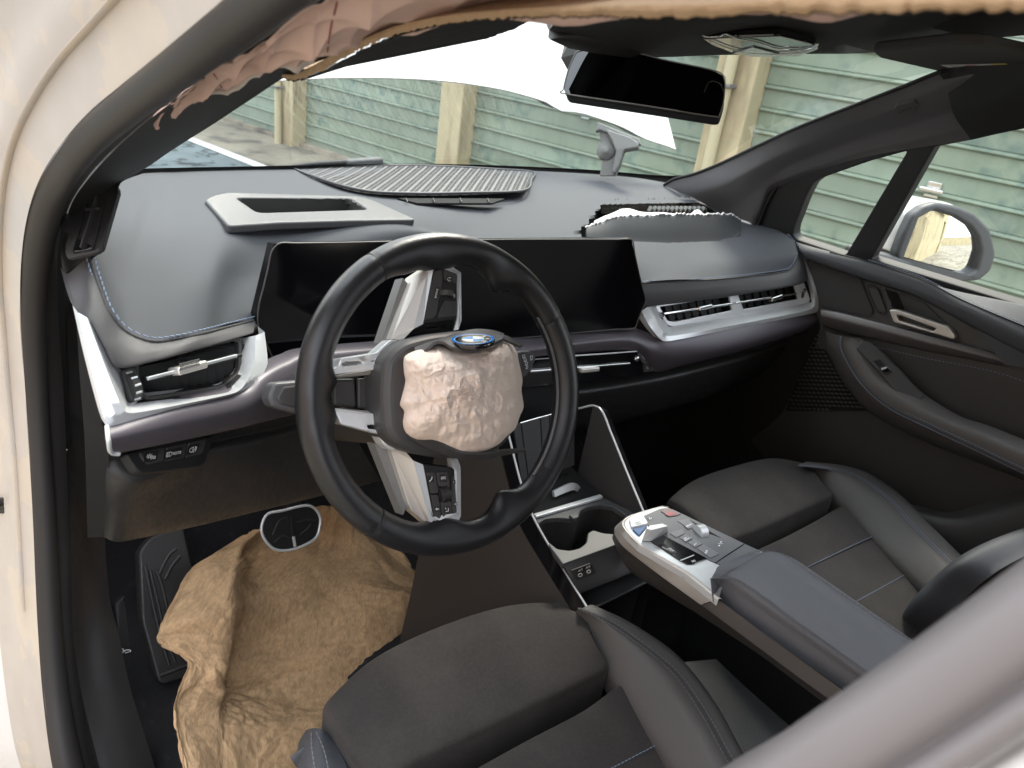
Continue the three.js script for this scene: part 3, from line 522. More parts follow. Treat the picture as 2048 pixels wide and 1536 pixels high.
// windscreen edge and trim of the far front pillar
{
  const top = [[1330, 372, -0.58], [1348, 361, -0.56], [1392, 349, -0.5], [1440, 330, -0.44], [1510, 297, -0.345], [1600, 256, -0.235], [1700, 217, -0.13], [1800, 179, -0.045], [1880, 147, 0.02], [1960, 118, 0.07]].map(([x, y, z]) => atZ(x, y, z));
  const c1 = [[1380, 392, 0.7], [1400, 384, 0.695], [1440, 372, 0.69], [1480, 352, 0.682], [1540, 320, 0.67], [1620, 284, 0.655], [1710, 247, 0.632], [1800, 213, 0.605], [1900, 168, 0.57], [1970, 140, 0.55]].map(([x, y, c]) => atX(x, y, c));
  const byX = (l, d) => l.map(([x, y, c]) => atX(x, y, c + d));
  const c2 = byX([[1440, 425, 0.735], [1460, 415, 0.73], [1490, 396, 0.722], [1525, 366, 0.712], [1580, 330, 0.7], [1650, 302, 0.685], [1730, 274, 0.668], [1815, 250, 0.65], [1905, 222, 0.63], [1975, 200, 0.615]], 0);
  const c3 = byX([[1500, 445, 0.74], [1510, 428, 0.735], [1522, 405, 0.727], [1540, 372, 0.717], [1592, 349, 0.705], [1655, 327, 0.692], [1735, 303, 0.675], [1820, 284, 0.658], [1912, 260, 0.638], [1980, 242, 0.622]], 0.006);
  const c4 = byX([[1512, 462, 0.74], [1520, 440, 0.735], [1530, 415, 0.727], [1545, 384, 0.717], [1600, 355, 0.705], [1660, 333, 0.692], [1740, 312, 0.675], [1826, 297, 0.658], [1925, 282, 0.638], [1990, 268, 0.622]], 0.03);
  const P = net([top, c1, c2, c3, c4], 80, 40, 0.5, 0.32);
  part(body, 'pillar_trim', fromGrid(P), M.pillarCloth);
  part(body, 'pillar_rubber', tube(top.map((p) => p.clone().add(V(0, 0.001, -0.004))), 0.0035, { n: 60 }), M.black);
  // raised badge with lettering
  const pl = onNet(P, 1810, 220), o = [[1786, 221], [1793, 212], [1829, 203], [1835, 209], [1828, 224], [1821, 229], [1795, 237], [1790, 234]];
  const lift = 0.004; pl.p.addScaledVector(pl.n, lift);
  const badge = part(body, 'airbag_badge', plate(pl, o, 0.008, { bevel: 0.001, round: 0.002 }), phys('grey badge plastic', 0.075, 0.074, 0.076, 0.5));
  const tex = print(256, 96, '#4d4c4f', (x, w, h) => { x.fillStyle = '#201f20'; x.font = 'bold 60px sans-serif'; x.textAlign = 'center'; x.textBaseline = 'middle'; x.fillText('AIRBAG', w / 2, h / 2 + 2, 236); });
  part(badge, 'lettering', decal([[1792, 220], [1827, 208], [1824, 220], [1795, 232]].map(([a, b]) => onP(a, b, pl)), 0.0003), printed('badge print', tex));
}
// roof rail trim of the far side, running back from the pillar
{
  const rr = [[[1880, 150, 0.565], [1960, 122, 0.545], [2048, 112, 0.53], [2200, 92, 0.51]], [[1893, 172, 0.585], [1975, 176, 0.57], [2048, 180, 0.555], [2200, 180, 0.53]], [[1907, 228, 0.61], [1966, 222, 0.595], [2048, 214, 0.58], [2200, 196, 0.55]], [[1942, 280, 0.64], [1985, 270, 0.625], [2048, 257, 0.61], [2200, 228, 0.58]]];
  part(body, 'roof_rail_trim', slab(net(rr.map((r) => r.map(([x, y, c]) => atX(x, y, c - 0.004))), 24, 24), 0.01), M.pillarDark);
}

// ------------------------------------------------------------------ bonnet, raised, beyond the windscreen
{
  const rear = [V(-0.86, 1.1, -0.42), V(-0.62, 1.15, -0.7), atZ(520, 186, -0.9), atZ(700, 178, -0.9), atZ(880, 183, -0.87), atZ(1000, 199, -0.83), atZ(1120, 225, -0.77), atZ(1240, 260, -0.7), atZ(1310, 284, -0.65), atZ(1351, 302, -0.62)];
  const tip = rear.map((p) => p.clone().add(V(-p.x * 0.1, 0.72, -0.62 - 0.12 * (1 - Math.abs(p.x))))), N = 72, a = even(rear, N), b = even(tip, N), P = [];
  for (let k = 0; k <= 40; k++) P.push(a.map((p, i) => {
    const s = k / 40, q = mix(p, b[i], s), x = Math.abs(q.x) / (0.86 - 0.06 * s);
    const ridge = -0.014 * Math.exp(-Math.pow((x - 0.56 + 0.06 * s) / 0.03, 2)) + 0.01 * clamp((0.56 - x) * 6, 0, 1) - 0.012 * Math.exp(-Math.pow((x - 0.8) / 0.05, 2)), crown = 0.05 * Math.sin(Math.PI * Math.min(1, s * 1.05)) + 0.03 * (1 - x * x);
    return q.add(V(0, 0.65, 0.76).multiplyScalar(ridge + crown)).add(V(0, 0, -0.004 * Math.pow(1 - s, 8)));
  }));
  const at = V(0, 1.15, -0.85), bon = thing('bonnet', 'white car bonnet standing open beyond the windscreen', 'bonnet', at);
  part(bon, 'skin', slab(P, 0.004), M.paint);
  const In = P.slice(1).map((r) => r.slice(2, -2).map((p) => p.clone().add(V(0, -0.018, -0.024)))); part(bon, 'inner_frame', slab(In, 0.004), M.castGrey);
  // hinge bracket under the far rear corner
  const pl = plane(atZ(1240, 250, -0.66), atZ(1215, 350, -0.64), atZ(1280, 300, -0.6)), B = basisOf(pl);
  const h = part(bon, 'hinge', merge([
    plate(pl, [[1196, 252], [1214, 262], [1240, 275], [1248, 302], [1243, 330], [1232, 352], [1199, 352], [1205, 318], [1202, 290]], 0.006, { bevel: 0.002, round: 0.004, lift: 0.0 }),
    plate(pl, [[1213, 262], [1262, 278], [1280, 290], [1277, 300], [1250, 304], [1240, 335], [1231, 350], [1226, 346], [1234, 306], [1226, 285]], 0.028, { bevel: 0.003, round: 0.004, lift: 0.02 }),
    plate(pl, [[1196, 246], [1280, 280], [1283, 292], [1262, 284], [1200, 262], [1192, 266]], 0.02, { bevel: 0.003, round: 0.003, lift: 0.012 })]), M.castGrey);
  const c = onP(1212, 301, pl, 0.001), q = new THREE.Quaternion().setFromUnitVectors(V(0, 1, 0), pl.n);
  const boss = new THREE.LatheGeometry([[0.0, 0.010], [0.007, 0.010], [0.008, 0.007], [0.013, 0.006], [0.015, 0.003], [0.022, 0.002], [0.023, -0.004]].map(([x, y]) => new THREE.Vector2(x, y)), 28); boss.applyQuaternion(q); boss.translate(c.x, c.y, c.z);
  part(h, 'bolt', boss, M.castGrey);
}
// wipers resting at the foot of the windscreen
for (const [L, who] of [[[[560, 337, -0.78], [690, 325, -0.8], [712, 320, -0.8], [748, 318, -0.79], [764, 323, -0.79]], 'left'], [[[1000, 336, -0.79], [1120, 347, -0.8], [1148, 344, -0.79], [1200, 346, -0.77], [1215, 352, -0.76]], 'right']]) {
  const p = eachZ(L), w = thing('wiper', who === 'left' ? 'grey wiper arm joint lying ahead of the speaker grille' : 'grey wiper arm joint lying beside the bonnet hinge', 'wiper', p[2]);
  part(w, 'blade', tube([p[0], mix(p[0], p[1], 0.5).add(V(0, 0.002, 0)), p[1]], 0.006), M.black);
  part(w, 'arm', bar(p[1].clone().add(V(0, -0.004, 0)), p[4], 0.022, 0.02, V(0, 1, 0)), M.plasticGrey);
}

// ------------------------------------------------------------------ dashboard
const dash = thing('dashboard', 'full-width grey dashboard under the windscreen with satin silver vent surrounds', 'dashboard', V(0, 0.95, -0.4));
const lineZ = (l) => l.map(([x, y, z]) => atZ(x, y, z));
const toEye = (p, d) => p.clone().addScaledVector(EYE.clone().sub(p).normalize(), d);
const offPx = (l, k) => l.map((p, i) => { const a = l[Math.max(0, i - 1)], b = l[Math.min(l.length - 1, i + 1)], dx = b[0] - a[0], dy = b[1] - a[1], m = Math.hypot(dx, dy); return [p[0] - dy / m * k, p[1] + dx / m * k, p[2]]; });
const seamStitch = (owner, l, k, m = M.thread, opt = {}) => part(owner, 'stitching', stitchRow(lineZ(offPx(l, k)).map((p) => toEye(p, 0.0016)), { up: (p) => EYE.clone().sub(p).normalize(), ...opt }), m, { kind: 'stuff' });

const padCols = [
  [[285, 347, -0.6], [240, 368, -0.47], [222, 430, -0.36], [203, 490, -0.27], [180, 512, -0.235]],
  [[320, 344, -0.63], [285, 378, -0.485], [262, 450, -0.34], [236, 545, -0.235], [216, 617, -0.16]],
  [[340, 343, -0.645], [312, 385, -0.49], [290, 463, -0.335], [268, 570, -0.22], [250, 661, -0.146]],
  [[375, 342, -0.66], [350, 392, -0.495], [340, 470, -0.33], [318, 585, -0.212], [300, 682, -0.14]],
  [[480, 339, -0.7], [445, 392, -0.52], [440, 454, -0.375], [418, 555, -0.252], [400, 668, -0.168]],
  [[600, 337, -0.73], [600, 385, -0.545], [570, 447, -0.41], [515, 555, -0.325], [512, 640, -0.262]],
  [[800, 335, -0.755], [800, 397, -0.545], [790, 443, -0.42], [780, 485, -0.38], [780, 640, -0.36]],
  [[1000, 339, -0.745], [1010, 410, -0.54], [960, 472, -0.425], [990, 492, -0.4], [1000, 640, -0.38]],
  [[1230, 351, -0.68], [1250, 400, -0.52], [1280, 468, -0.37], [1285, 525, -0.29], [1285, 566, -0.25]],
  [[1330, 365, -0.6], [1400, 418, -0.45], [1430, 478, -0.33], [1440, 523, -0.25], [1440, 558, -0.211]],
  [[1372, 374, -0.56], [1490, 428, -0.42], [1572, 470, -0.26], [1596, 505, -0.2], [1583, 538, -0.186]]];
const padRows = [0, 1, 2, 3, 4].map((k) => padCols.map((c) => atZ(...c[k])));
const padNet = net(padRows, 200, 120, 0.5, 0.42);
const hudHole = [[470, 397], [700, 398], [736, 421], [515, 428]];
const bagHole = [[1152, 465], [1170, 452], [1204, 409], [1398, 405], [1432, 424], [1470, 436], [1474, 462], [1440, 482], [1330, 486], [1175, 478]];
{
  const g = cut(cut(cut(fromGrid(padNet), hudHole), bagHole), [[560, 515], [1255, 500], [1280, 600], [1262, 648], [565, 700]]); const pad = part(dash, 'upper_pad', g, M.dashTop);
  const seamL = [[180, 512, -0.235], [190, 545, -0.212], [203, 585, -0.183], [219, 623, -0.158], [250, 661, -0.146], [300, 682, -0.14], [350, 679, -0.152], [400, 668, -0.168], [455, 654, -0.21], [512, 640, -0.262]];
  const seamR = [[1285, 566, -0.25], [1360, 563, -0.231], [1440, 558, -0.211], [1510, 551, -0.198], [1560, 545, -0.187], [1583, 537, -0.186], [1596, 512, -0.198], [1590, 490, -0.225], [1572, 470, -0.26]];
  const outL = [[134, 548, -0.255], [146, 590, -0.19], [160, 626, -0.14], [186, 652, -0.125], [212, 697, -0.108], [238, 735, -0.1], [300, 725, -0.115], [370, 706, -0.137], [435, 688, -0.17], [505, 667, -0.22]];
  const outR = [[1290, 613, -0.24], [1360, 606, -0.222], [1440, 596, -0.2], [1510, 585, -0.182], [1570, 575, -0.165], [1610, 564, -0.163], [1611, 545, -0.172], [1602, 510, -0.2], [1588, 482, -0.25]];
  for (const [s, o] of [[seamL, outL], [seamR, outR]]) {
    const a = lineZ(s), b = lineZ(o), m = a.map((p, i) => toEye(mix(p, b[i], 0.45), 0.006)), low = b.map((p) => p.clone().add(V(0, -0.002, -0.03)));
    part(dash, 'lower_pad', sheet([a.map((p) => toEye(p, -0.003)), a, m, b, low], 80, 24, 0.5, 0.4), M.dashLow);
    part(dash, 'piping', tube(a.map((p) => toEye(p, 0.0006)), 0.0017, { n: 90 }), M.dashLow);
  }
  for (const s of [seamL, seamR]) { const w = s === seamL ? 1 : 0.55; seamStitch(dash, s, 7.5 * w, M.thread, { slant: 0.12, r: 0.0008 }); seamStitch(dash, s, -7.5 * w, M.thread, { slant: 0.12, r: 0.0008 }); }
}
{ // projector recess with its raised surround
  const pl = plane(atZ(445, 388, -0.53), atZ(745, 402, -0.535), atZ(455, 452, -0.375)); pl.p.addScaledVector(pl.n, 0.004);
  const s = part(dash, 'display_surround', plate(pl, [[409, 402], [424, 394], [455, 387], [715, 394], [748, 403], [832, 441], [700, 443], [560, 447], [456, 454]], 0.012, { bevel: 0.003, round: 0.008, lift: 0.002, seg: 3, holes: [[hudHole, 0.012]] }), M.plasticGrey);
  const R = hudHole.map((q) => onP(...q, pl)), c = R.reduce((a, p) => a.add(p), V(0, 0, 0)).multiplyScalar(0.25), ring = [...R, R[0]], low = ring.map((p) => mix(p, c, 0.05).addScaledVector(pl.n, -0.055));
  part(s, 'recess', merge([sheet([ring, low], 32, 4, 0, 0.5), sheet([[low[0], low[1]], [low[3], low[2]]], 8, 8)]), M.plastic);
  const f = [[500, 415], [620, 411], [728, 417]].map(([x, y]) => onP(x, y, pl, -0.03)); part(s, 'mirror_lens', slab(net([f, f.map((p) => p.clone().addScaledVector(pl.n, -0.02).add(V(0, 0, -0.04)))], 16, 6), 0.002), M.screen);
}
{ // speaker grille at the foot of the windscreen, perforated in a diagonal lattice
  const rows = [[[578, 343, -0.738], [690, 340, -0.747], [830, 338, -0.752], [950, 342, -0.745], [1064, 350, -0.725]], [[582, 344, -0.733], [675, 355, -0.675], [780, 364, -0.645], [920, 366, -0.638], [1062, 366, -0.65]], [[586, 345, -0.728], [655, 370, -0.603], [735, 390, -0.55], [885, 394, -0.545], [1047, 387, -0.565]]];
  const P = net(rows.map(lineZ), 60, 20).map((r) => r.map((p) => p.add(V(0, 0.007, 0)))), g = fromGrid(P), u = g.attributes.uv, p = g.attributes.position;
  for (let i = 0; i < u.count; i++) u.setXY(i, p.getX(i), p.getZ(i));
  const N = 256, d = new Uint8Array(N * N * 4); // one repeat, 36 mm: rows of square holes between plain diagonal ribs
  for (let j = 0; j < N; j++) for (let i = 0; i < N; i++) { const x = i / N, y = j / N, a = (x + y + 2) % 1, b = (x - y + 2) % 1; const h = a > 0.2 && (b * 3) % 1 > 0.3 && b > 0.08 && ((a - 0.2) / 0.8 * 2) % 1 > 0.18; d.set(h ? [0, 0, 0, 255] : [255, 255, 255, 255], (j * N + i) * 4); }
  const al = texOf(d, N, false, 0.024); const m = M.plasticGrey.clone(); m.alphaMap = al; m.alphaTest = 0.5; m.name = 'perforated grey plastic'; m.color = C(0.1, 0.1, 0.104);
  const gr = part(dash, 'speaker_grille', g, m);
  part(gr, 'grille_base', fromGrid(P.map((r) => r.map((q) => q.clone().add(V(0, -0.0045, 0))))), M.void);
  const e = [...P[0].filter((_, i) => i % 10 === 0), P[10][60], ...P[20].filter((_, i) => i % 10 === 0).reverse()];
  part(gr, 'grille_edge', tube(e, 0.0026, { closed: true, n: 140 }), M.plasticGrey);
  const pl = plane(atZ(810, 396, -0.547), atZ(985, 397, -0.545), atZ(900, 405, -0.525)); pl.p.add(V(0, 0.004, 0));
  const v = part(dash, 'demister_slot', plate(pl, [[795, 396], [1010, 397], [985, 406], [835, 406]], 0.004, { bevel: 0.0008 }), M.void);  // black plate laid on the pad stands for the slot's dark inside
  for (const x of [812, 866, 920, 975]) { const a = onP(x, 397, pl, 0.003), b = onP(x + 3, 405, pl, 0.003); part(v, 'fin', bar(a, b, 0.0015, 0.003, V(0, 1, 0)), M.plastic); }
}
{ // burst passenger airbag cover
  const c = lineZ([[1152, 465, -0.43], [1204, 409, -0.53], [1300, 405, -0.52], [1400, 404, -0.49], [1474, 440, -0.38], [1440, 486, -0.33], [1330, 492, -0.345], [1175, 482, -0.38]]);
  const low = c.map((p) => p.clone().add(V(0, -0.09, -0.01))); const well = part(dash, 'airbag_well', merge([sheet([[...c, c[0]], [...low, low[0]]], 48, 3, 0, 0.5), sheet([[low[0], low[1], low[2], low[3]], [low[7], low[6], low[5], low[4]]], 10, 6)]), M.void);
  reseed(11);
  const tops = [[1173, 455, -0.395], [1200, 446, -0.395], [1238, 434, -0.39], [1300, 431, -0.38], [1360, 430, -0.372], [1420, 430, -0.362], [1462, 430, -0.352], [1482, 441, -0.34]], hin = [[1174, 482, -0.372], [1200, 484, -0.366], [1240, 488, -0.357], [1300, 491, -0.346], [1360, 491, -0.337], [1420, 487, -0.327], [1462, 480, -0.318], [1480, 468, -0.32]];
  const A = even(lineZ(tops), 120), H = even(lineZ(hin), 120), P = [];
  for (let k = 0; k <= 20; k++) { const s = k / 20; P.push(A.map((p, i) => { const q = mix(p, H[i], s), e = Math.max(0, (i - 96) / 24); if (k < 1) q.add(V((rnd() - 0.5) * 0.002, (rnd() - 0.5) * 0.0035 * (1 + rnd()), (rnd() - 0.5) * 0.002)); return toEye(q, 0.003 * Math.sin(Math.PI * s) + 0.006 * Math.pow(s, 10) - 0.025 * e * e * (1 - s) + (i < 34 ? 0.006 * (1 - i / 34) * (1 - s) : 0)); })); }
  const fl = part(dash, 'burst_flap', slab(P, 0.004), phys('dark backing of the cover', 0.04, 0.041, 0.043, 0.55, { bumpMap: T.plastic, bumpScale: 0.00006 }));
  const lipE = P[0].map((p) => p.clone().add(V(0, 0.0006, -0.0018))); part(fl, 'torn_edge', sweep(lipE, ringProfile(0.0016, 0.0022, 6), V(0, 1, 0)), M.airbagWhite);
  // corrugated torn foam along the far edge
  const t0 = even(lineZ([[1203, 411, -0.525], [1300, 407, -0.515], [1396, 407, -0.49], [1427, 422, -0.455]]), 150), foam = [[], [], [], []];
  t0.forEach((p, i) => { const z = (i % 2 ? 0.003 : -0.003) + (rnd() - 0.5) * 0.003; foam[0].push(p.clone().add(V(0, 0.008 + z + (rnd() < 0.15 ? 0.004 : 0), -0.002))); foam[1].push(p.clone().add(V(0, 0.002, 0.004 + z))); foam[2].push(p.clone().add(V(0, -0.006 + z * 0.6, 0.002))); foam[3].push(p.clone().add(V(0, -0.016, 0.006 + z))); });
  part(well, 'torn_foam', crease(fromGrid(foam), 0.3), phys('torn grey foam', 0.28, 0.275, 0.26, 0.9));
  const h = []; for (let i = 0; i < 26; i++) { const a = atZ(1300 + i * 4.4, 418 + (i % 2) * 3, -0.485 + i * 0.0012); h.push(boxAt(a, [0.004, 0.013, 0.01], new THREE.Quaternion().setFromAxisAngle(V(0, 0, 1), 0.5 * (i % 2 ? 1 : -1)), 0.001)); }
  part(well, 'foam_rib', merge(h), phys('torn grey foam', 0.2, 0.2, 0.19, 0.9), { kind: 'stuff' });
  const rows = [[[1190, 440, -0.455], [1230, 424, -0.47], [1255, 416, -0.47], [1285, 424, -0.46], [1330, 426, -0.45], [1372, 430, -0.44], [1395, 419, -0.43], [1412, 432, -0.41]], [[1186, 452, -0.43], [1230, 440, -0.43], [1258, 432, -0.43], [1290, 437, -0.42], [1335, 440, -0.415], [1374, 441, -0.4], [1397, 432, -0.395], [1414, 440, -0.385]], [[1184, 470, -0.41], [1230, 464, -0.41], [1258, 458, -0.4], [1290, 460, -0.4], [1335, 460, -0.39], [1374, 460, -0.38], [1397, 455, -0.37], [1416, 458, -0.365]]];
  const N = net(rows.map(lineZ), 60, 24); N.forEach((r, j) => r.forEach((p, i) => p.add(V(0, 0.006 * (fbm(i * 0.12, j * 0.2, 3, 3) - 0.4), 0))));
  whole('passenger_airbag', slab(N, 0.002), M.airbagWhite, 'white airbag cloth bulging out of the torn opening in the dashboard top', 'airbag', atZ(1300, 440, -0.42));
}
{ // curved screen across the driver's half
  const top = lineZ([[548, 487, -0.272], [700, 485, -0.29], [880, 481, -0.3], [1060, 479, -0.288], [1263, 479, -0.246]]), mid = lineZ([[511, 640, -0.254], [700, 622, -0.276], [880, 612, -0.29], [1060, 605, -0.277], [1291, 602, -0.232]]), low = lineZ([[550, 726, -0.248], [700, 709, -0.268], [880, 692, -0.283], [1060, 674, -0.272], [1270, 655, -0.23]]);
  const P = []; const a = spline(top, 60), b = spline(mid, 60), c = spline(low, 60); for (let k = 0; k <= 20; k++) P.push(a.map((p, i) => k <= 12 ? mix(p, b[i], k / 12) : mix(b[i], c[i], (k - 12) / 8)));
  const s = part(dash, 'screen', slab(P, 0.014), M.screen);
  part(s, 'screen_edge', tube([...P[20], ...P.map((r) => r[60]).reverse(), ...P[0].slice().reverse(), ...P.map((r) => r[0])].filter((_, i) => i % 3 === 0), 0.0011, { closed: true, n: 260, sides: 6 }), M.satinDark);
  part(dash, 'screen_back', slab(P.slice(4, 18).map((r) => r.slice(8, 56).map((p) => p.clone().add(V(0, -0.002, -0.02)))), 0.05), M.black);
}
// long satin band under the vents and the screen
{
  const c = [[[214, 852, -0.07], [219, 880, -0.055], [226, 908, -0.068]], [[342, 819, -0.1], [342, 853, -0.086], [342, 886, -0.1]], [[478, 788, -0.145], [480, 822, -0.131], [480, 856, -0.15]], [[526, 755, -0.165], [530, 798, -0.15], [530, 843, -0.17]], [[578, 729, -0.19], [585, 780, -0.175], [590, 828, -0.195]], [[640, 712, -0.21], [660, 765, -0.2], [680, 805, -0.22]], [[860, 692, -0.245], [860, 722, -0.235], [860, 752, -0.25]], [[1040, 684, -0.262], [1040, 702, -0.245], [1040, 719, -0.25]], [[1150, 669, -0.255], [1150, 688, -0.238], [1150, 707, -0.243]], [[1250, 656, -0.245], [1255, 680, -0.225], [1262, 703, -0.228]], [[1300, 670, -0.22], [1305, 704, -0.203], [1308, 742, -0.213]], [[1342, 681, -0.197], [1360, 712, -0.183], [1362, 732, -0.198]], [[1480, 654, -0.166], [1482, 690, -0.15], [1490, 700, -0.168]], [[1643, 624, -0.131], [1644, 640, -0.121], [1642, 652, -0.133]]];
  const rows = [0, 1, 2].map((k) => c.map((q) => atZ(...q[k])));
  const P = net([rows[0].map((p) => p.clone().add(V(0, 0.001, -0.03))), rows[0], rows[1], rows[2], rows[2].map((p) => p.clone().add(V(0, -0.002, -0.03)))], 160, 40, 0.5, 0.42);
  part(dash, 'trim_band', fromGrid(P), M.satinBrown);
  const e = [[214, 852, -0.068], [217, 880, -0.055], [224, 906, -0.064], [238, 908, -0.066]]; part(dash, 'trim_end', tube(lineZ(e), 0.0022, { n: 30 }), M.silver);
}
// ---- air vents
function surround(rows, nu) { const R = rows.map(lineZ), deep = R[0].map((p) => p.clone().add(V(0, 0, -0.022))), back = R[R.length - 1].map((p) => p.clone().add(V(0, 0, -0.02))); return crease(fromGrid((() => { const a = [deep, ...R, back].map((r) => spline(r, nu, 0.35)), out = []; for (let k = 0; k < a.length - 1; k++) { for (let m = 0; m < 6; m++) out.push(a[k].map((p, i) => mix(p, a[k + 1][i], m / 6))); } out.push(a[a.length - 1]); return out; })()), 0.7); }
{
  const op = [[188, 648, -0.137], [236, 737, -0.117], [253, 800, -0.102], [264, 807, -0.104], [342, 799, -0.122], [446, 784, -0.154], [475, 764, -0.168], [485, 746, -0.178], [487, 676, -0.22]];
  const v = part(dash, 'vent_surround', surround([op, [[174, 635, -0.128], [205, 719, -0.1], [242, 810, -0.076], [262, 826, -0.078], [342, 813, -0.097], [468, 786, -0.137], [493, 763, -0.152], [509, 719, -0.178], [511, 671, -0.205]], [[156, 625, -0.133], [180, 730, -0.1], [212, 848, -0.07], [227, 851, -0.071], [342, 819, -0.1], [472, 788, -0.145], [514, 764, -0.163], [535, 727, -0.183], [529, 664, -0.21]]], 120), M.silver);
  const vent = part(dash, 'air_vent', (() => { const a = lineZ([[240, 736, -0.118], [500, 668, -0.215], [486, 748, -0.178], [448, 784, -0.153], [262, 808, -0.103]]), b = a.map((p) => p.clone().add(V(0.01, -0.005, -0.07))); return merge([sheet([[...a, a[0]], [...b, b[0]]], 40, 4, 0), sheet([[b[0], b[1]], [b[4], b[2]]], 8, 8)]); })(), M.void);
  for (let k = 0; k < 9; k++) { const s = (k + 0.6) / 9.3, a = atZ(lerp(292, 478, s), lerp(731, 683, s), lerp(-0.145, -0.215, s)), b = atZ(lerp(302, 470, s), lerp(800, 770, s), lerp(-0.145, -0.2, s)); part(vent, 'fin', bar(a, b, 0.002, 0.03, V(1, 0, 0)), M.black); }
  const pl = plane(atZ(276, 720, -0.12), atZ(486, 676, -0.2), atZ(300, 800, -0.11));
  part(vent, 'vent_frame', plate(pl, [[273, 724], [489, 672], [490, 744], [476, 766], [450, 782], [306, 801], [292, 795]], 0.006, { bevel: 0.001, round: 0.01, lift: -0.004, holes: [[[[281, 728], [484, 680], [483, 742], [471, 757], [448, 771], [304, 793], [297, 789]], 0.009]] }), M.plastic);
  part(vent, 'louvre', bar(onP(294, 757, pl, 0.0), onP(474, 711, pl, 0.0), 0.0045, 0.016, pl.n), M.black);
  part(vent, 'louvre_edge', merge([bar(onP(295, 756, pl, 0.0095), onP(473, 710, pl, 0.0095), 0.002, 0.0035, pl.n), bar(onP(295, 759, pl, 0.008), onP(473, 713, pl, 0.008), 0.002, 0.002, pl.n)]), M.silver);
  part(vent, 'tab', bar(onP(346, 744, pl, 0.009), onP(405, 728, pl, 0.009), 0.0085, 0.016, pl.n), M.silverWarm);
  const r = []; for (let k = 0; k < 16; k++) { const s = k / 15, a = onP(lerp(360, 398, s), lerp(735, 725, s), pl, 0.0175); r.push(boxAt(a, [0.0009, 0.009, 0.0012])); } part(vent, 'tab_rib', merge(r), M.castGrey, { kind: 'stuff' });
  // thumb wheel
  const p2 = plane(atZ(242, 742, -0.112), atZ(272, 735, -0.12), atZ(268, 805, -0.1)); part(dash, 'wheel_bezel', plate(p2, [[243, 741], [268, 733], [286, 790], [285, 797], [268, 803], [262, 800]], 0.006, { bevel: 0.001, round: 0.004, lift: 0.001 }), M.plastic);
  const c = mix(onP(258, 751, p2), onP(272, 792, p2), 0.5), ax = onP(268, 765, p2).sub(onP(255, 769, p2)).normalize(), w = new THREE.CylinderGeometry(0.017, 0.017, 0.0075, 30); w.applyQuaternion(new THREE.Quaternion().setFromUnitVectors(V(0, 1, 0), ax)); const cc = c.clone().addScaledVector(p2.n, -0.0095); w.translate(cc.x, cc.y, cc.z);
  const wh = part(dash, 'thumb_wheel', w, M.plastic), rib = []; for (let k = 0; k < 14; k++) { const an = k / 14 * 6.283, d = p2.n.clone().applyAxisAngle(ax, an), q = cc.clone().addScaledVector(d, 0.0172); rib.push(bar(q.clone().addScaledVector(ax, -0.0036), q.clone().addScaledVector(ax, 0.0036), 0.0022, 0.0015, d)); } part(wh, 'wheel_rib', merge(rib), M.silver);
}
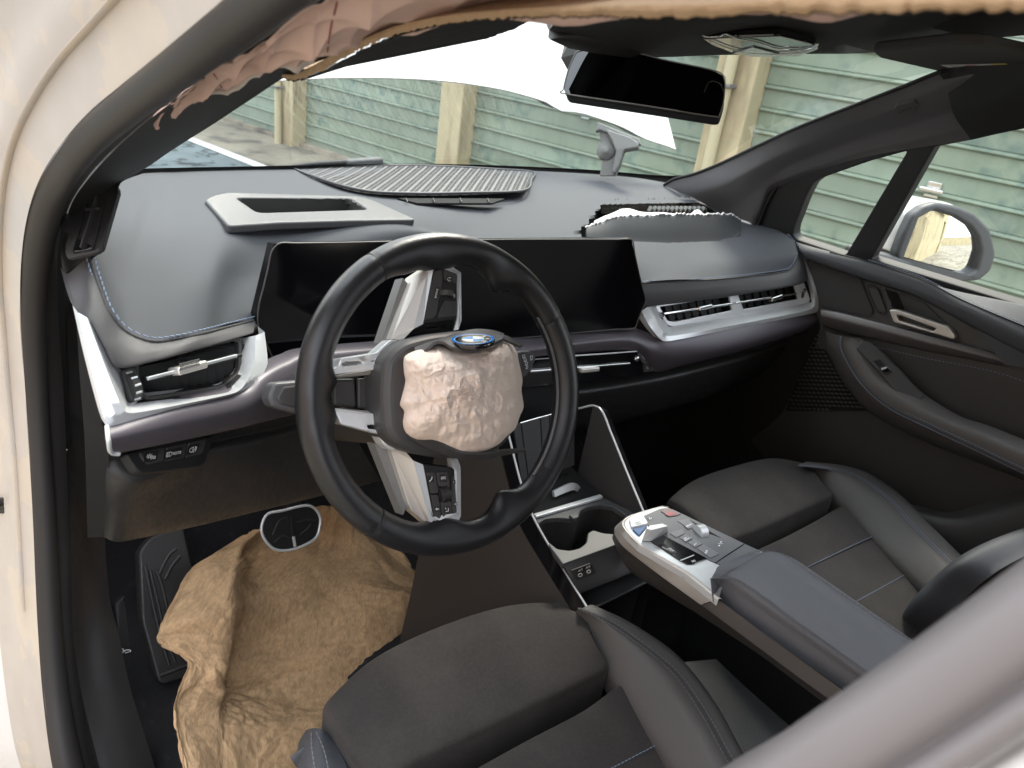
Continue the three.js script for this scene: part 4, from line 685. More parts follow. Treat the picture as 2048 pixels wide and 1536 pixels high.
{
  const op = [[1313, 612, -0.242], [1322, 630, -0.232], [1334, 648, -0.222], [1348, 652, -0.22], [1480, 629, -0.188], [1616, 605, -0.154], [1620, 592, -0.158], [1613, 568, -0.176], [1605, 547, -0.192]];
  part(dash, 'vent_surround', surround([op, [[1294, 614, -0.237], [1305, 632, -0.222], [1325, 660, -0.201], [1342, 672, -0.196], [1480, 648, -0.166], [1606, 623, -0.136], [1628, 612, -0.133], [1627, 585, -0.146], [1603, 508, -0.202]], [[1283, 622, -0.236], [1298, 650, -0.216], [1318, 675, -0.199], [1340, 682, -0.192], [1480, 655, -0.166], [1628, 626, -0.131], [1643, 612, -0.129], [1632, 570, -0.151], [1612, 509, -0.204]]], 120), M.silver);
  const vent = part(dash, 'air_vent', (() => { const a = lineZ([[1312, 611, -0.243], [1612, 560, -0.17], [1620, 600, -0.157], [1345, 653, -0.222]]), b = a.map((p) => p.clone().add(V(-0.01, -0.005, -0.07))); return merge([sheet([[...a, a[0]], [...b, b[0]]], 40, 4, 0), sheet([[b[0], b[1]], [b[3], b[2]]], 8, 8)]); })(), M.void);
  const pl = plane(atZ(1316, 610, -0.238), atZ(1612, 562, -0.168), atZ(1345, 650, -0.219));
  for (let k = 0; k < 17; k++) { const s = (k + 0.5) / 17; part(vent, 'fin', bar(onP(lerp(1326, 1598, s), lerp(611, 568, s), pl, -0.022), onP(lerp(1340, 1604, s), lerp(642, 600, s), pl, -0.022), 0.0018, 0.02, V(1, 0, 0)), M.black); }
  part(vent, 'vent_frame', plate(pl, [[1310, 612], [1598, 566], [1608, 562], [1622, 600], [1616, 607], [1347, 653], [1335, 650]], 0.005, { bevel: 0.001, round: 0.006, lift: -0.001, holes: [[[[1320, 614], [1459, 592], [1465, 621], [1350, 644], [1337, 642]], 0.004], [[[1477, 590], [1590, 571], [1598, 598], [1488, 619]], 0.004]] }), M.silver);
  part(vent, 'louvre_edge', merge([bar(onP(1327, 627, pl, 0.004), onP(1465, 607, pl, 0.004), 0.004, 0.0055, pl.n), bar(onP(1470, 606, pl, 0.004), onP(1592, 587, pl, 0.004), 0.004, 0.0055, pl.n)]), M.chrome);
  for (const [a, b] of [[[1395, 617], [1421, 611]], [[1540, 599], [1562, 592]]]) part(vent, 'tab', bar(onP(...a, pl, 0.007), onP(...b, pl, 0.007), 0.0085, 0.013, pl.n), M.chrome);
  for (const [x, y, x2, y2] of [[1318, 628, 1328, 642], [1602, 575, 1610, 598]]) {
    const c = mix(onP(x, y, pl), onP(x2, y2, pl), 0.5), w = part(vent, 'thumb_wheel', boxAt(c.clone().addScaledVector(pl.n, 0.001), [0.007, 0.022, 0.006], null, 0.003), M.plastic), t = onP(x2, y2, pl).sub(onP(x, y, pl)).normalize(), rib = []; for (let k = -2; k <= 2; k++) rib.push(boxAt(c.clone().addScaledVector(t, k * 0.0042).addScaledVector(pl.n, 0.0045), [0.006, 0.0014, 0.002])); part(vent, 'wheel_rib', merge(rib), M.silver);
  }
}
{ // climate strip in the middle
  const pl = plane(atZ(1060, 716, -0.247), atZ(1290, 703, -0.222), atZ(1300, 745, -0.213));
  const s = part(dash, 'climate_strip', plate(pl, [[1030, 720], [1255, 704], [1287, 702], [1299, 708], [1310, 745], [1060, 776], [1030, 778]], 0.03, { bevel: 0.0015, round: 0.004, lift: 0.001 }), M.gloss);
  part(s, 'strip_edge', tube([[1120, 713], [1200, 708], [1262, 703.5], [1287, 702], [1299, 709], [1307, 730]].map((q) => onP(...q, pl, 0.002)), 0.0014, { n: 60 }), M.silver);
  part(s, 'louvre_edge', bar(onP(1060, 743, pl, 0.004), onP(1259, 727, pl, 0.004), 0.004, 0.0045, pl.n), M.chrome);
  part(s, 'tab', bar(onP(1160, 741, pl, 0.006), onP(1196, 737, pl, 0.006), 0.0085, 0.012, pl.n), M.silverWarm);
  const seatIcon = (lo) => print(96, 72, lo ? '#141415' : '#3c3c3e', (x, w, h) => { x.strokeStyle = '#b9b9bb'; x.lineWidth = 6; x.beginPath(); if (lo) { x.moveTo(40, 44); x.lineTo(46, 20); x.moveTo(44, 46); x.lineTo(58, 40); x.moveTo(36, 58); x.lineTo(64, 54); } else { x.moveTo(30, 18); x.lineTo(42, 50); x.moveTo(46, 16); x.lineTo(52, 48); x.moveTo(62, 18); x.lineTo(62, 46); } x.stroke(); });
  part(s, 'button', plate(pl, [[1273, 707], [1290, 705], [1302, 724], [1284, 727]], 0.006, { bevel: 0.001, round: 0.003, lift: 0.004 }), M.plasticGrey);
  part(s, 'button', plate(pl, [[1284, 728], [1303, 725], [1307, 741], [1285, 744]], 0.006, { bevel: 0.001, round: 0.003, lift: 0.004 }), M.plastic);
  part(s, 'symbol', decal([[1279, 709], [1291, 708], [1298, 722], [1286, 723]].map((q) => onP(...q, pl, 0.004))), printed('button print', seatIcon(false)));
  part(s, 'symbol', decal([[1287, 730], [1300, 728], [1303, 739], [1288, 741]].map((q) => onP(...q, pl, 0.004))), printed('button print', seatIcon(true)));
  part(s, 'knob', new THREE.SphereGeometry(0.007, 20, 14).scale(1, 1, 0.6).translate(...onP(1274, 718, pl, 0.001).toArray()), M.chrome);
}
// under-dash panels
part(dash, 'knee_panel', (() => {
  const r = [[[222, 905, -0.09], [300, 893, -0.115], [400, 872, -0.15], [500, 850, -0.185], [580, 830, -0.215], [700, 800, -0.24]], [[216, 920, -0.105], [262, 915, -0.112], [420, 885, -0.165], [500, 868, -0.2], [580, 848, -0.225], [700, 815, -0.25]], [[212, 952, -0.105], [280, 962, -0.1], [420, 905, -0.145], [500, 890, -0.18], [580, 870, -0.215], [700, 840, -0.245]], [[210, 1010, -0.14], [270, 1003, -0.135], [400, 965, -0.17], [500, 945, -0.2], [590, 920, -0.235], [720, 890, -0.26]], [[207, 1074, -0.195], [246, 1083, -0.195], [390, 1053, -0.235], [490, 1029, -0.262], [580, 1007, -0.285], [760, 962, -0.31]]];
  const R = r.map(lineZ); R.push(R[4].map((p) => p.clone().add(V(0, 0.004, -0.05)))); return sheet(R, 70, 50, 0.4, 0.35);
})(), M.plasticDusty);
part(dash, 'glove_box', (() => {
  const a = lineZ([[1030, 776, -0.262], [1180, 762, -0.245], [1310, 744, -0.225], [1420, 722, -0.195], [1540, 690, -0.17], [1648, 652, -0.15]]); const z = (dy, dz) => a.map((p) => V(p.x, p.y + dy, p.z + dz)); const R = [a, z(-0.005, -0.05), z(-0.03, -0.075), z(-0.05, -0.04), z(-0.16, -0.09), z(-0.24, -0.2), z(-0.26, -0.4)]; return sheet(R, 60, 40, 0.5, 0.3);
})(), M.plasticDusty);
part(dash, 'end_panel', sheet([lineZ([[134, 545, -0.27], [182, 512, -0.26]]), lineZ([[150, 620, -0.18], [170, 630, -0.16]]), lineZ([[160, 760, -0.16], [205, 850, -0.1]]), lineZ([[170, 900, -0.15], [218, 908, -0.09]]), lineZ([[175, 1075, -0.25], [208, 1074, -0.2]])], 6, 40), M.sideBlack);
{ // light switches by the door
  const pl = plane(atZ(253, 908, -0.098), atZ(422, 873, -0.156), atZ(284, 946, -0.09)), d = part(dash, 'light_switch', plate(pl, [[249, 908], [426, 871], [409, 926], [398, 934], [284, 947], [272, 942]], 0.012, { bevel: 0.0015, round: 0.004, lift: 0.002 }), M.black);
  const quads = [[[272, 908], [325, 897], [321, 925], [292, 931], [283, 926]], [[328, 897], [369, 888], [363, 917], [324, 925]], [[372, 888], [408, 880], [399, 910], [366, 917]]];
  for (const q of quads) part(d, 'button', plate(pl, q, 0.006, { bevel: 0.001, round: 0.003, lift: 0.0045 }), M.plastic);
  const ico = [
    print(128, 96, '#171616', (x) => { x.strokeStyle = '#e8e8e6'; x.fillStyle = '#e8e8e6'; x.lineWidth = 5; x.beginPath(); x.arc(46, 42, 11, 0, 7); x.stroke(); for (let k = 0; k < 7; k++) { const a = 2.3 + k * 0.8; x.beginPath(); x.moveTo(46 + 17 * Math.cos(a), 42 + 17 * Math.sin(a)); x.lineTo(46 + 26 * Math.cos(a), 42 + 26 * Math.sin(a)); x.stroke(); } for (let k = 0; k < 3; k++) { x.beginPath(); x.moveTo(64 - k * 3, 52 + k * 11); x.quadraticCurveTo(82, 44 + k * 12, 108, 54 + k * 10); x.stroke(); } }),
    print(192, 96, '#171616', (x) => { x.strokeStyle = '#e8e8e6'; x.fillStyle = '#e8e8e6'; x.lineWidth = 6; x.beginPath(); x.moveTo(46, 26); x.quadraticCurveTo(84, 30, 78, 50); x.quadraticCurveTo(72, 70, 46, 72); x.closePath(); x.stroke(); for (let k = 0; k < 4; k++) { x.beginPath(); x.moveTo(14, 30 + k * 13); x.lineTo(34, 28 + k * 14); x.stroke(); } x.font = 'bold 40px sans-serif'; x.textBaseline = 'middle'; x.fillText('AUTO', 86, 50, 100); }),
    print(96, 96, '#171616', (x) => { x.strokeStyle = '#e8e8e6'; x.lineWidth = 6; x.beginPath(); x.moveTo(46, 22); x.quadraticCurveTo(16, 30, 18, 50); x.quadraticCurveTo(20, 70, 46, 74); x.closePath(); x.stroke(); x.beginPath(); x.moveTo(62, 18); x.quadraticCurveTo(70, 40, 60, 50); x.quadraticCurveTo(54, 62, 62, 80); x.stroke(); x.beginPath(); x.moveTo(76, 26); x.lineTo(74, 66); x.stroke(); })];
  const at = [[[288, 906], [318, 901], [313, 921], [287, 926]], [[331, 901], [365, 894], [361, 914], [328, 920]], [[377, 892], [399, 888], [393, 907], [372, 911]]];
  at.forEach((q, i) => part(d, 'symbol', decal(q.map((c) => onP(...c, pl, 0.0045))), printed('switch print', ico[i])));
}
{ // side demister beside the pillar
  const pl = plane(atZ(150, 420, -0.27), atZ(239, 378, -0.25), atZ(203, 500, -0.205)), v = part(dash, 'side_vent', plate(pl, [[182, 352], [222, 361], [239, 376], [240, 385], [207, 500], [193, 508], [134, 520], [130, 500], [150, 420]], 0.005, { bevel: 0.003, round: 0.006, lift: 0.001, holes: [[[[190, 361], [217, 371], [184, 496], [148, 503]], 0.004]] }), M.pillarDark);
  part(v, 'duct', (() => { const a = [[188, 359], [219, 370], [186, 498], [146, 505]].map((q) => onP(...q, pl, 0.004)), b = a.map((p) => p.clone().addScaledVector(pl.n, -0.01)); return merge([sheet([[...a, a[0]], [...b, b[0]]], 24, 2, 0), sheet([[b[0], b[1]], [b[3], b[2]]], 4, 4)]); })(), M.void);
  part(v, 'fin', bar(onP(204, 368, pl, 0.003), onP(165, 498, pl, 0.003), 0.002, 0.008, pl.n), M.plastic);
  for (const [a, b] of [[[182, 389], [194, 388]], [[171, 420], [200, 418]]]) part(v, 'fin', bar(onP(...a, pl, 0.003), onP(...b, pl, 0.003), 0.002, 0.006, pl.n), M.plastic);
  part(v, 'lower_lip', tube([[150, 503], [168, 502], [184, 496]].map((q) => onP(...q, pl, 0.002)), 0.0012), M.plasticGrey);
}

// ------------------------------------------------------------------ steering wheel, turned a quarter, with its burst airbag
const WC = V(-0.346, 0.969, -0.004), WN = V(-0.0711, 0.4096, 0.9095).normalize(), WU = V(0, 1, 0).cross(WN).normalize(), WV = WN.clone().cross(WU), WP = { p: WC.clone(), n: WN };
const W = (px, py, h = 0) => onP(px, py, WP, h);
const wloc = (r, a, h = 0) => WC.clone().addScaledVector(WU, r * Math.cos(a)).addScaledVector(WV, r * Math.sin(a)).addScaledVector(WN, h);
const wang = (px, py) => { const q = W(px, py).sub(WC); return Math.atan2(q.dot(WV), q.dot(WU)); };
const fan = (polys) => { const g = []; for (const p of polys) { const pos = [], uv = []; for (let k = 1; k < p.length - 1; k++) for (const q of [p[0], p[k], p[k + 1]]) { pos.push(q.x, q.y, q.z); uv.push(q.x, q.y + q.z); } const b = new THREE.BufferGeometry(); b.setAttribute('position', new THREE.Float32BufferAttribute(pos, 3)); b.setAttribute('uv', new THREE.Float32BufferAttribute(uv, 2)); b.computeVertexNormals(); g.push(b); } return mergeGeometries(g); };
const wf = (l) => l.map(([x, y, h]) => W(x, y, h));
const solid = (l, depth) => { // a faceted prism: face given point by point, sides running back into the wheel
  const a = wf(l), b = a.map((p) => p.clone().addScaledVector(WN, -depth)), f = [a]; a.forEach((p, i) => { const j = (i + 1) % a.length; f.push([p, b[i], b[j], a[j]]); }); return fan(f);
};
const wheel = thing('steering_wheel', 'black leather steering wheel turned a quarter with silver spokes and a burst hub', 'steering wheel', WC);
{
  const R = 0.17, n = 300, m = 28, bumps = [[wang(985, 583), 0.017, 0.13], [wang(1003, 993), 0.017, 0.13], [wang(872, 520), 0.011, 0.17], [wang(885, 1055), 0.011, 0.17], [wang(800, 515), 0.004, 0.1], [wang(640, 760), 0.009, 0.09], [wang(645, 830), 0.009, 0.09]];
  const seams = [wang(750, 530), wang(1108, 631), wang(1105, 952), wang(750, 1040)], P = [];
  const dA = (a, b) => Math.abs(Math.atan2(Math.sin(a - b), Math.cos(a - b)));
  for (let i = 0; i <= n; i++) {
    const a = i / n * 2 * Math.PI; let inn = 0, dent = 0; for (const [c, k, w] of bumps) inn += k * Math.exp(-Math.pow(dA(a, c) / w, 2)); for (const s of seams) dent += 0.0009 * Math.exp(-Math.pow(dA(a, s) / 0.008, 2));
    const row = []; for (let k = 0; k <= m; k++) { const t = k / m * 2 * Math.PI, c = Math.cos(t), s = Math.sin(t), wr = 0.0004 * (fbm(a * 9, t * 2, 3, 3) - 0.5); row.push(wloc(R + c * (0.0172 - dent + wr) - (c < 0 ? -c * inn : 0), a, s * (0.0165 - dent + wr - inn * 0.12) * (1 + 0.12 * c))); } P.push(row);
  }
  const rim = part(wheel, 'rim', fromGrid(P), M.rim);
  for (const s of seams) { const ring = []; for (let k = 0; k < 16; k++) { const t = k / 16 * 2 * Math.PI; ring.push(wloc(R + Math.cos(t) * 0.0168, s, Math.sin(t) * 0.016)); } part(rim, 'seam', tube(ring, 0.0006, { closed: true, n: 40, sides: 5 }), M.black); }
  const a0 = wang(1066, 640), a1 = wang(1068, 955), st = []; let d = a1 - a0; while (d > 0) d -= 2 * Math.PI; const K = 62;
  for (let i = 0; i < K; i++) { const a = a0 + d * i / K, b = a0 + d * (i + 1) / K, q = (an, dx) => wloc(R - 0.0176 + dx, an, 0.0035 + dx * 3); const p1 = q(a, 0.0), p2 = q(b, 0.0012), p3 = q(b, 0.0), p4 = q(a, 0.0012); for (const [u, v] of [[p1, p2], [p3, p4]]) st.push(bar(u, v, 0.0011, 0.0011, WN)); }
  part(rim, 'stitching', merge(st), M.threadGrey, { kind: 'stuff' });
}
const dkGrey = phys('dark grey soft plastic', 0.042, 0.041, 0.042, 0.5, { bumpMap: T.plastic, bumpScale: 0.00004 });
{ // upper spoke with its keys
  const s = part(wheel, 'spoke', solid([[782, 678, -0.006], [827, 554, -0.012], [858, 533, 0.001], [846, 646, 0.012], [827, 658, 0.012], [805, 680, 0.006]], 0.02), M.silverWarm);
  part(s, 'spoke_side', solid([[762, 686, -0.022], [806, 556, -0.024], [818, 571, -0.02], [781, 678, -0.014]], 0.02), M.castGrey);
  part(s, 'spoke_facet', merge([fan([wf([[858, 533, 0.001], [876, 523, 0.0], [866, 541, 0.005], [846, 648, 0.013], [827, 658, 0.012]])]), fan([wf([[876, 523, 0.0], [889, 524, 0.0], [922, 545, 0.0], [916, 549, 0.005], [883, 536, 0.005], [866, 541, 0.005]])]), solid([[922, 545, 0.001], [923, 641, 0.006], [917, 659, 0.004], [908, 661, 0.006], [915, 637, 0.011], [916, 549, 0.006]], 0.015)]), M.silver);
  const pl = plane(W(866, 541, 0.0045), W(916, 549, 0.0045), W(846, 648, 0.0115));
  part(s, 'key_panel', plate(pl, [[866, 540], [883, 535], [917, 548], [915, 637], [846, 647]], 0.02, { bevel: 0.0012, round: 0.002, lift: -0.001 }), M.black);
  part(s, 'spoke_foot', solid([[846, 647, 0.011], [915, 637, 0.009], [908, 662, 0.004], [860, 668, 0.008], [806, 681, 0.004], [828, 659, 0.011]], 0.03), M.gloss);
  const keys = [[[868, 543], [883, 539], [885, 560], [880, 585], [872, 630], [866, 637], [849, 640]], [[886, 539], [914, 550], [913, 568], [888, 560]], [[888, 600], [913, 603], [912, 632], [874, 636]]].slice(0, 3);
  for (const k of keys) part(s, 'key', plate(pl, k, 0.005, { bevel: 0.0006, round: 0.0015, lift: 0.001 }), M.plastic);
  const c = onP(892, 588, pl, 0.001), k = new THREE.CylinderGeometry(0.0085, 0.0085, 0.006, 30); k.applyQuaternion(new THREE.Quaternion().setFromUnitVectors(V(0, 1, 0), onP(892, 575, pl).sub(onP(892, 600, pl)).normalize())); k.translate(c.x, c.y, c.z);
  part(s, 'roller', k, M.plastic);
  const txt = (t, rot, f = 44) => print(160, 64, '#121212', (x, w, h) => { x.fillStyle = '#c9c9c7'; x.font = 'bold ' + f + 'px sans-serif'; x.textAlign = 'center'; x.textBaseline = 'middle'; x.fillText(t, w / 2, h / 2); });
  part(s, 'symbol', decal([[866, 598], [872, 574], [879, 576], [873, 600]].map((q) => onP(...q, pl, 0.001))), printed('key print', txt('MODE')));
  part(s, 'symbol', decal([[905, 599], [905, 583], [912, 584], [912, 600]].map((q) => onP(...q, pl, 0.001))), printed('key print', txt('SET')));
  part(s, 'symbol', decal([[893, 553], [905, 552], [903, 566], [892, 564]].map((q) => onP(...q, pl, 0.001))), printed('key print', print(64, 64, '#121212', (x) => { x.strokeStyle = '#c9c9c7'; x.lineWidth = 5; x.beginPath(); x.arc(32, 32, 19, 0.7, 5.6); x.stroke(); x.beginPath(); x.moveTo(32, 32); x.lineTo(40, 20); x.stroke(); })));
}
{ // lower spoke with its keys
  const s = part(wheel, 'spoke', solid([[781, 897, -0.004], [804, 895, 0.008], [826, 921, 0.012], [860, 1043, 0.006], [855, 1048, 0.0], [825, 1023, -0.008], [814, 1003, -0.008]], 0.02), M.silverWarm);
  part(s, 'spoke_side', solid([[748, 886, -0.02], [781, 897, -0.012], [816, 1008, -0.014], [806, 1030, -0.02]], 0.02), M.castGrey);
  part(s, 'spoke_facet', merge([fan([wf([[826, 921, 0.012], [846, 929, 0.011], [866, 1034, 0.007], [874, 1054, 0.002], [860, 1043, 0.006]])]), fan([wf([[866, 1034, 0.007], [879, 1041, 0.007], [914, 1026, 0.007], [922, 1030, 0.002], [919, 1039, 0.0], [881, 1057, -0.001], [874, 1054, 0.0]])]), solid([[907, 918, 0.01], [914, 915, 0.008], [921, 933, 0.003], [922, 1030, 0.002], [914, 1026, 0.007], [914, 943, 0.009], [909, 937, 0.011]], 0.015)]), M.silver);
  const pl = plane(W(846, 930, 0.01), W(914, 940, 0.008), W(879, 1040, 0.006));
  part(s, 'key_panel', plate(pl, [[845, 928], [909, 936], [914, 942], [915, 1026], [879, 1042], [865, 1034]], 0.02, { bevel: 0.0012, round: 0.002, lift: -0.0015 }), M.black);
  const keys = [[[852, 945], [869, 944], [877, 986], [861, 987]], [[862, 990], [876, 989], [882, 1033], [878, 1038], [868, 1031]], [[872, 944], [894, 944], [900, 976], [876, 972]], [[880, 1004], [902, 1002], [903, 1028], [885, 1036]], [[905, 953], [913, 950], [913, 1024], [905, 1027], [902, 985]]];
  for (const k of keys) part(s, 'key', plate(pl, k, 0.005, { bevel: 0.0006, round: 0.0012, lift: 0.001 }), M.plastic);
  const c = onP(889, 988, pl, 0), ax = onP(895, 986, pl).sub(onP(883, 990, pl)).normalize(), k = new THREE.CylinderGeometry(0.0075, 0.0075, 0.01, 30); k.applyQuaternion(new THREE.Quaternion().setFromUnitVectors(V(0, 1, 0), ax)); k.translate(c.x, c.y, c.z);
  const rl = part(s, 'roller', k, M.plastic), rib = []; for (let i = 0; i < 18; i++) { const d = pl.n.clone().applyAxisAngle(ax, i / 18 * 6.283), q = c.clone().addScaledVector(d, 0.0076); rib.push(bar(q.clone().addScaledVector(ax, -0.005), q.clone().addScaledVector(ax, 0.005), 0.0008, 0.0008, d)); } part(rl, 'roller_rib', merge(rib), M.black, { kind: 'stuff' });
  part(s, 'roller_ring', (() => { const B = basisOf(pl), o = to2(B, c), P = []; for (let i = 0; i < 24; i++) P.push(to3(B, o[0] + 0.0068 * Math.cos(i / 24 * 6.283), o[1] + 0.0088 * Math.sin(i / 24 * 6.283), 0.001)); return tube(P, 0.0011, { closed: true, n: 48 }); })(), M.void);
  const sym = (f) => printed('key print', print(64, 64, '#131313', (x) => { x.strokeStyle = '#d2d2d0'; x.fillStyle = '#d2d2d0'; x.lineWidth = 6; f(x); }));
  const put = (x, y, r, f) => part(s, 'symbol', decal([[x - r, y - r], [x + r, y - r * 1.1], [x + r * 1.1, y + r], [x - r * 0.9, y + r * 1.1]].map((q) => onP(...q, pl, 0.001))), sym(f));
  put(861, 958, 6, (x) => { x.lineWidth = 9; x.beginPath(); x.moveTo(46, 10); x.quadraticCurveTo(44, 40, 16, 54); x.stroke(); });
  put(886, 956, 7, (x) => { x.beginPath(); x.arc(32, 30, 8, 0, 7); x.stroke(); x.lineWidth = 4; x.beginPath(); x.arc(32, 32, 20, -0.8, 0.8); x.stroke(); x.beginPath(); x.arc(32, 32, 20, 2.3, 3.9); x.stroke(); });
  put(873, 1018, 5, (x) => { x.lineWidth = 14; x.beginPath(); x.moveTo(30, 32); x.lineTo(48, 32); x.stroke(); x.lineWidth = 6; x.beginPath(); x.moveTo(8, 32); x.lineTo(58, 32); x.moveTo(30, 14); x.lineTo(30, 50); x.stroke(); });
  put(893, 1019, 6, (x) => { x.beginPath(); x.moveTo(16, 12); x.lineTo(24, 30); x.moveTo(20, 52); x.lineTo(48, 48); x.lineTo(48, 18); x.stroke(); });
  put(907, 964, 3.5, (x) => { x.beginPath(); x.moveTo(30, 16); x.lineTo(30, 48); x.stroke(); });
  put(910, 1008, 4, (x) => { x.beginPath(); x.moveTo(32, 14); x.lineTo(32, 50); x.moveTo(14, 32); x.lineTo(50, 32); x.stroke(); });
}
{ // double spoke on the left
  const up = { p: WC.clone().addScaledVector(WN, 0.006), n: WN };
  const f = part(wheel, 'double_spoke', merge([
    plate(up, [[649, 752], [654, 743], [676, 733], [681, 717], [752, 706], [757, 701], [782, 679], [812, 682], [788, 698], [774, 717], [768, 728], [766, 735], [758, 738]], 0.022, { bevel: 0.0015, round: 0.003, holes: [[[[684, 727], [714, 716], [726, 727], [686, 733]], 0.002], [[[731, 714], [751, 709], [754, 716], [746, 724]], 0.002]] }),
    plate(up, [[650, 818], [659, 815], [766, 830], [768, 862], [759, 869], [682, 849], [676, 832]], 0.022, { bevel: 0.0015, round: 0.003, holes: [[[[682, 838], [714, 845], [727, 846], [716, 850], [686, 845]], 0.002], [[[734, 851], [748, 849], [754, 859], [738, 858]], 0.002]] }),
    plate(up, [[646, 752], [650, 747], [658, 752], [660, 816], [652, 822], [648, 816]], 0.022, { bevel: 0.0015, round: 0.003 }),
    plate(up, [[757, 870], [768, 860], [776, 868], [788, 886], [808, 896], [782, 901], [768, 890]], 0.022, { bevel: 0.0015, round: 0.003 })]), M.silver);
  part(f, 'spoke_face', merge([solid([[655, 754, 0.007], [758, 738, 0.007], [767, 733, 0.004], [764, 748, -0.006], [661, 757, -0.006]], 0.004), solid([[661, 815, -0.006], [765, 824, -0.006], [768, 832, 0.006], [658, 818, 0.006]], 0.004)]), M.silverWarm);
  part(f, 'spoke_recess', fan([wf([[655, 752, -0.022], [768, 744, -0.022], [768, 828, -0.022], [655, 818, -0.022]])]), M.gloss);
  const pd = { p: WC.clone().addScaledVector(WN, -0.012), n: WN };
  part(f, 'paddle', plate(pd, [[666, 758], [711, 757], [714, 816], [668, 812]], 0.008, { bevel: 0.003, round: 0.004 }), M.plastic);
  part(f, 'paddle', plate(pd, [[716, 757], [741, 756], [742, 820], [716, 816]], 0.006, { bevel: 0.002, round: 0.002 }), M.plastic);
  part(f, 'paddle', plate(pd, [[743, 757], [764, 756], [766, 822], [743, 819]], 0.006, { bevel: 0.001, round: 0.002 }), M.gloss);
}
{ // hub
  const pl = { p: WC.clone().addScaledVector(WN, 0.034), n: WN };
  const hub = part(wheel, 'hub', plate(pl, [[812, 681], [860, 668], [930, 660], [1000, 666], [1030, 690], [1040, 760], [1040, 840], [1020, 890], [960, 917], [880, 918], [822, 906], [790, 889], [772, 862], [766, 790], [771, 722], [788, 698]], 0.06, { bevel: 0.012, round: 0.012, seg: 5 }), dkGrey);
  const back = [[829, 694, 0.034], [860, 683, 0.035], [889, 674, 0.036], [917, 664, 0.036], [950, 658, 0.036], [985, 660, 0.036], [1008, 667, 0.036]], fr = [[832, 717, 0.05], [849, 701, 0.062], [867, 685, 0.068], [886, 683, 0.074], [906, 694, 0.086], [948, 701, 0.09], [1006, 677, 0.07]], md = back.map((b, i) => [(b[0] + fr[i][0]) / 2, (b[1] + fr[i][1]) / 2 - 1, (b[2] + fr[i][2]) / 2 + 0.004]);
  part(hub, 'burst_cover', slab(net([back, md, fr].map(wf), 60, 20), 0.003), dkGrey);
  part(hub, 'torn_tab', slab(net([[[1000, 667, 0.05], [1020, 674, 0.055], [1046, 691, 0.06]], [[1004, 676, 0.058], [1022, 684, 0.062], [1042, 692, 0.064]]].map(wf), 20, 6), 0.003), dkGrey);
  part(hub, 'torn_tab', slab(net([[[816, 858, 0.05], [846, 872, 0.055], [880, 886, 0.058], [920, 906, 0.06], [970, 909, 0.055], [1005, 903, 0.05], [1052, 900, 0.05]], [[813, 872, 0.042], [846, 892, 0.044], [880, 906, 0.044], [920, 919, 0.044], [970, 920, 0.042], [1008, 911, 0.042], [1046, 904, 0.046]]].map(wf), 70, 8), 0.003), dkGrey);
  // round emblem
  const c = W(946, 679, 0.082), v = c.clone().sub(EYE).normalize(); let r = RGT.clone().addScaledVector(DWN, -0.02); r.addScaledVector(v, -r.dot(v)).normalize(); const upv = r.clone().cross(v).normalize(); if (upv.dot(DWN) > 0) upv.negate();
  const n = upv.clone().multiplyScalar(0.968).addScaledVector(v, -0.25).normalize(), q = new THREE.Quaternion().setFromRotationMatrix(new THREE.Matrix4().makeBasis(r, n, r.clone().cross(n)));
  const e = new THREE.LatheGeometry([[0, -0.006], [0.0225, -0.006], [0.0232, -0.004], [0.0232, -0.001], [0.0222, 0.0004], [0.0205, 0.0004], [0.0198, -0.0002], [0, -0.0002]].map(([x, y]) => new THREE.Vector2(x, y)), 48); e.applyQuaternion(q); e.translate(c.x, c.y, c.z);
  const em = part(hub, 'emblem', e, M.gloss);
  const tex = print(256, 256, '#1d6fd0', (x) => {
    x.translate(128, 128); x.fillStyle = '#2a86e0'; x.beginPath(); x.arc(0, 0, 127, 0, 7); x.fill(); x.fillStyle = '#cfd6dc'; x.beginPath(); x.arc(0, 0, 112, 0, 7); x.fill(); x.fillStyle = '#0c0e12'; x.beginPath(); x.arc(0, 0, 108, 0, 7); x.fill();
    const qd = (a, col) => { x.fillStyle = col; x.beginPath(); x.moveTo(0, 0); x.arc(0, 0, 66, a, a + Math.PI / 2); x.fill(); }; x.rotate(Math.PI / 2); qd(0, '#f2f4f5'); qd(Math.PI / 2, '#2f8ede'); qd(Math.PI, '#f2f4f5'); qd(-Math.PI / 2, '#2f8ede'); x.strokeStyle = '#cfd6dc'; x.lineWidth = 4; x.beginPath(); x.arc(0, 0, 67, 0, 7); x.stroke();
    x.fillStyle = '#f4f6f7'; x.font = 'bold 38px sans-serif'; x.textAlign = 'center'; x.textBaseline = 'middle'; for (const [t, a] of [['B', -0.72], ['M', 0], ['W', 0.72]]) { x.save(); x.rotate(a); x.translate(0, -88); x.fillText(t, 0, 0); x.restore(); }
  });
  const d = new THREE.CircleGeometry(0.0226, 48); d.rotateX(-Math.PI / 2); d.translate(0, 0.0007, 0); d.applyQuaternion(q); d.translate(c.x, c.y, c.z); part(em, 'emblem_face', d, printed('emblem enamel', tex, 0.2, { clearcoat: 1 }));
}
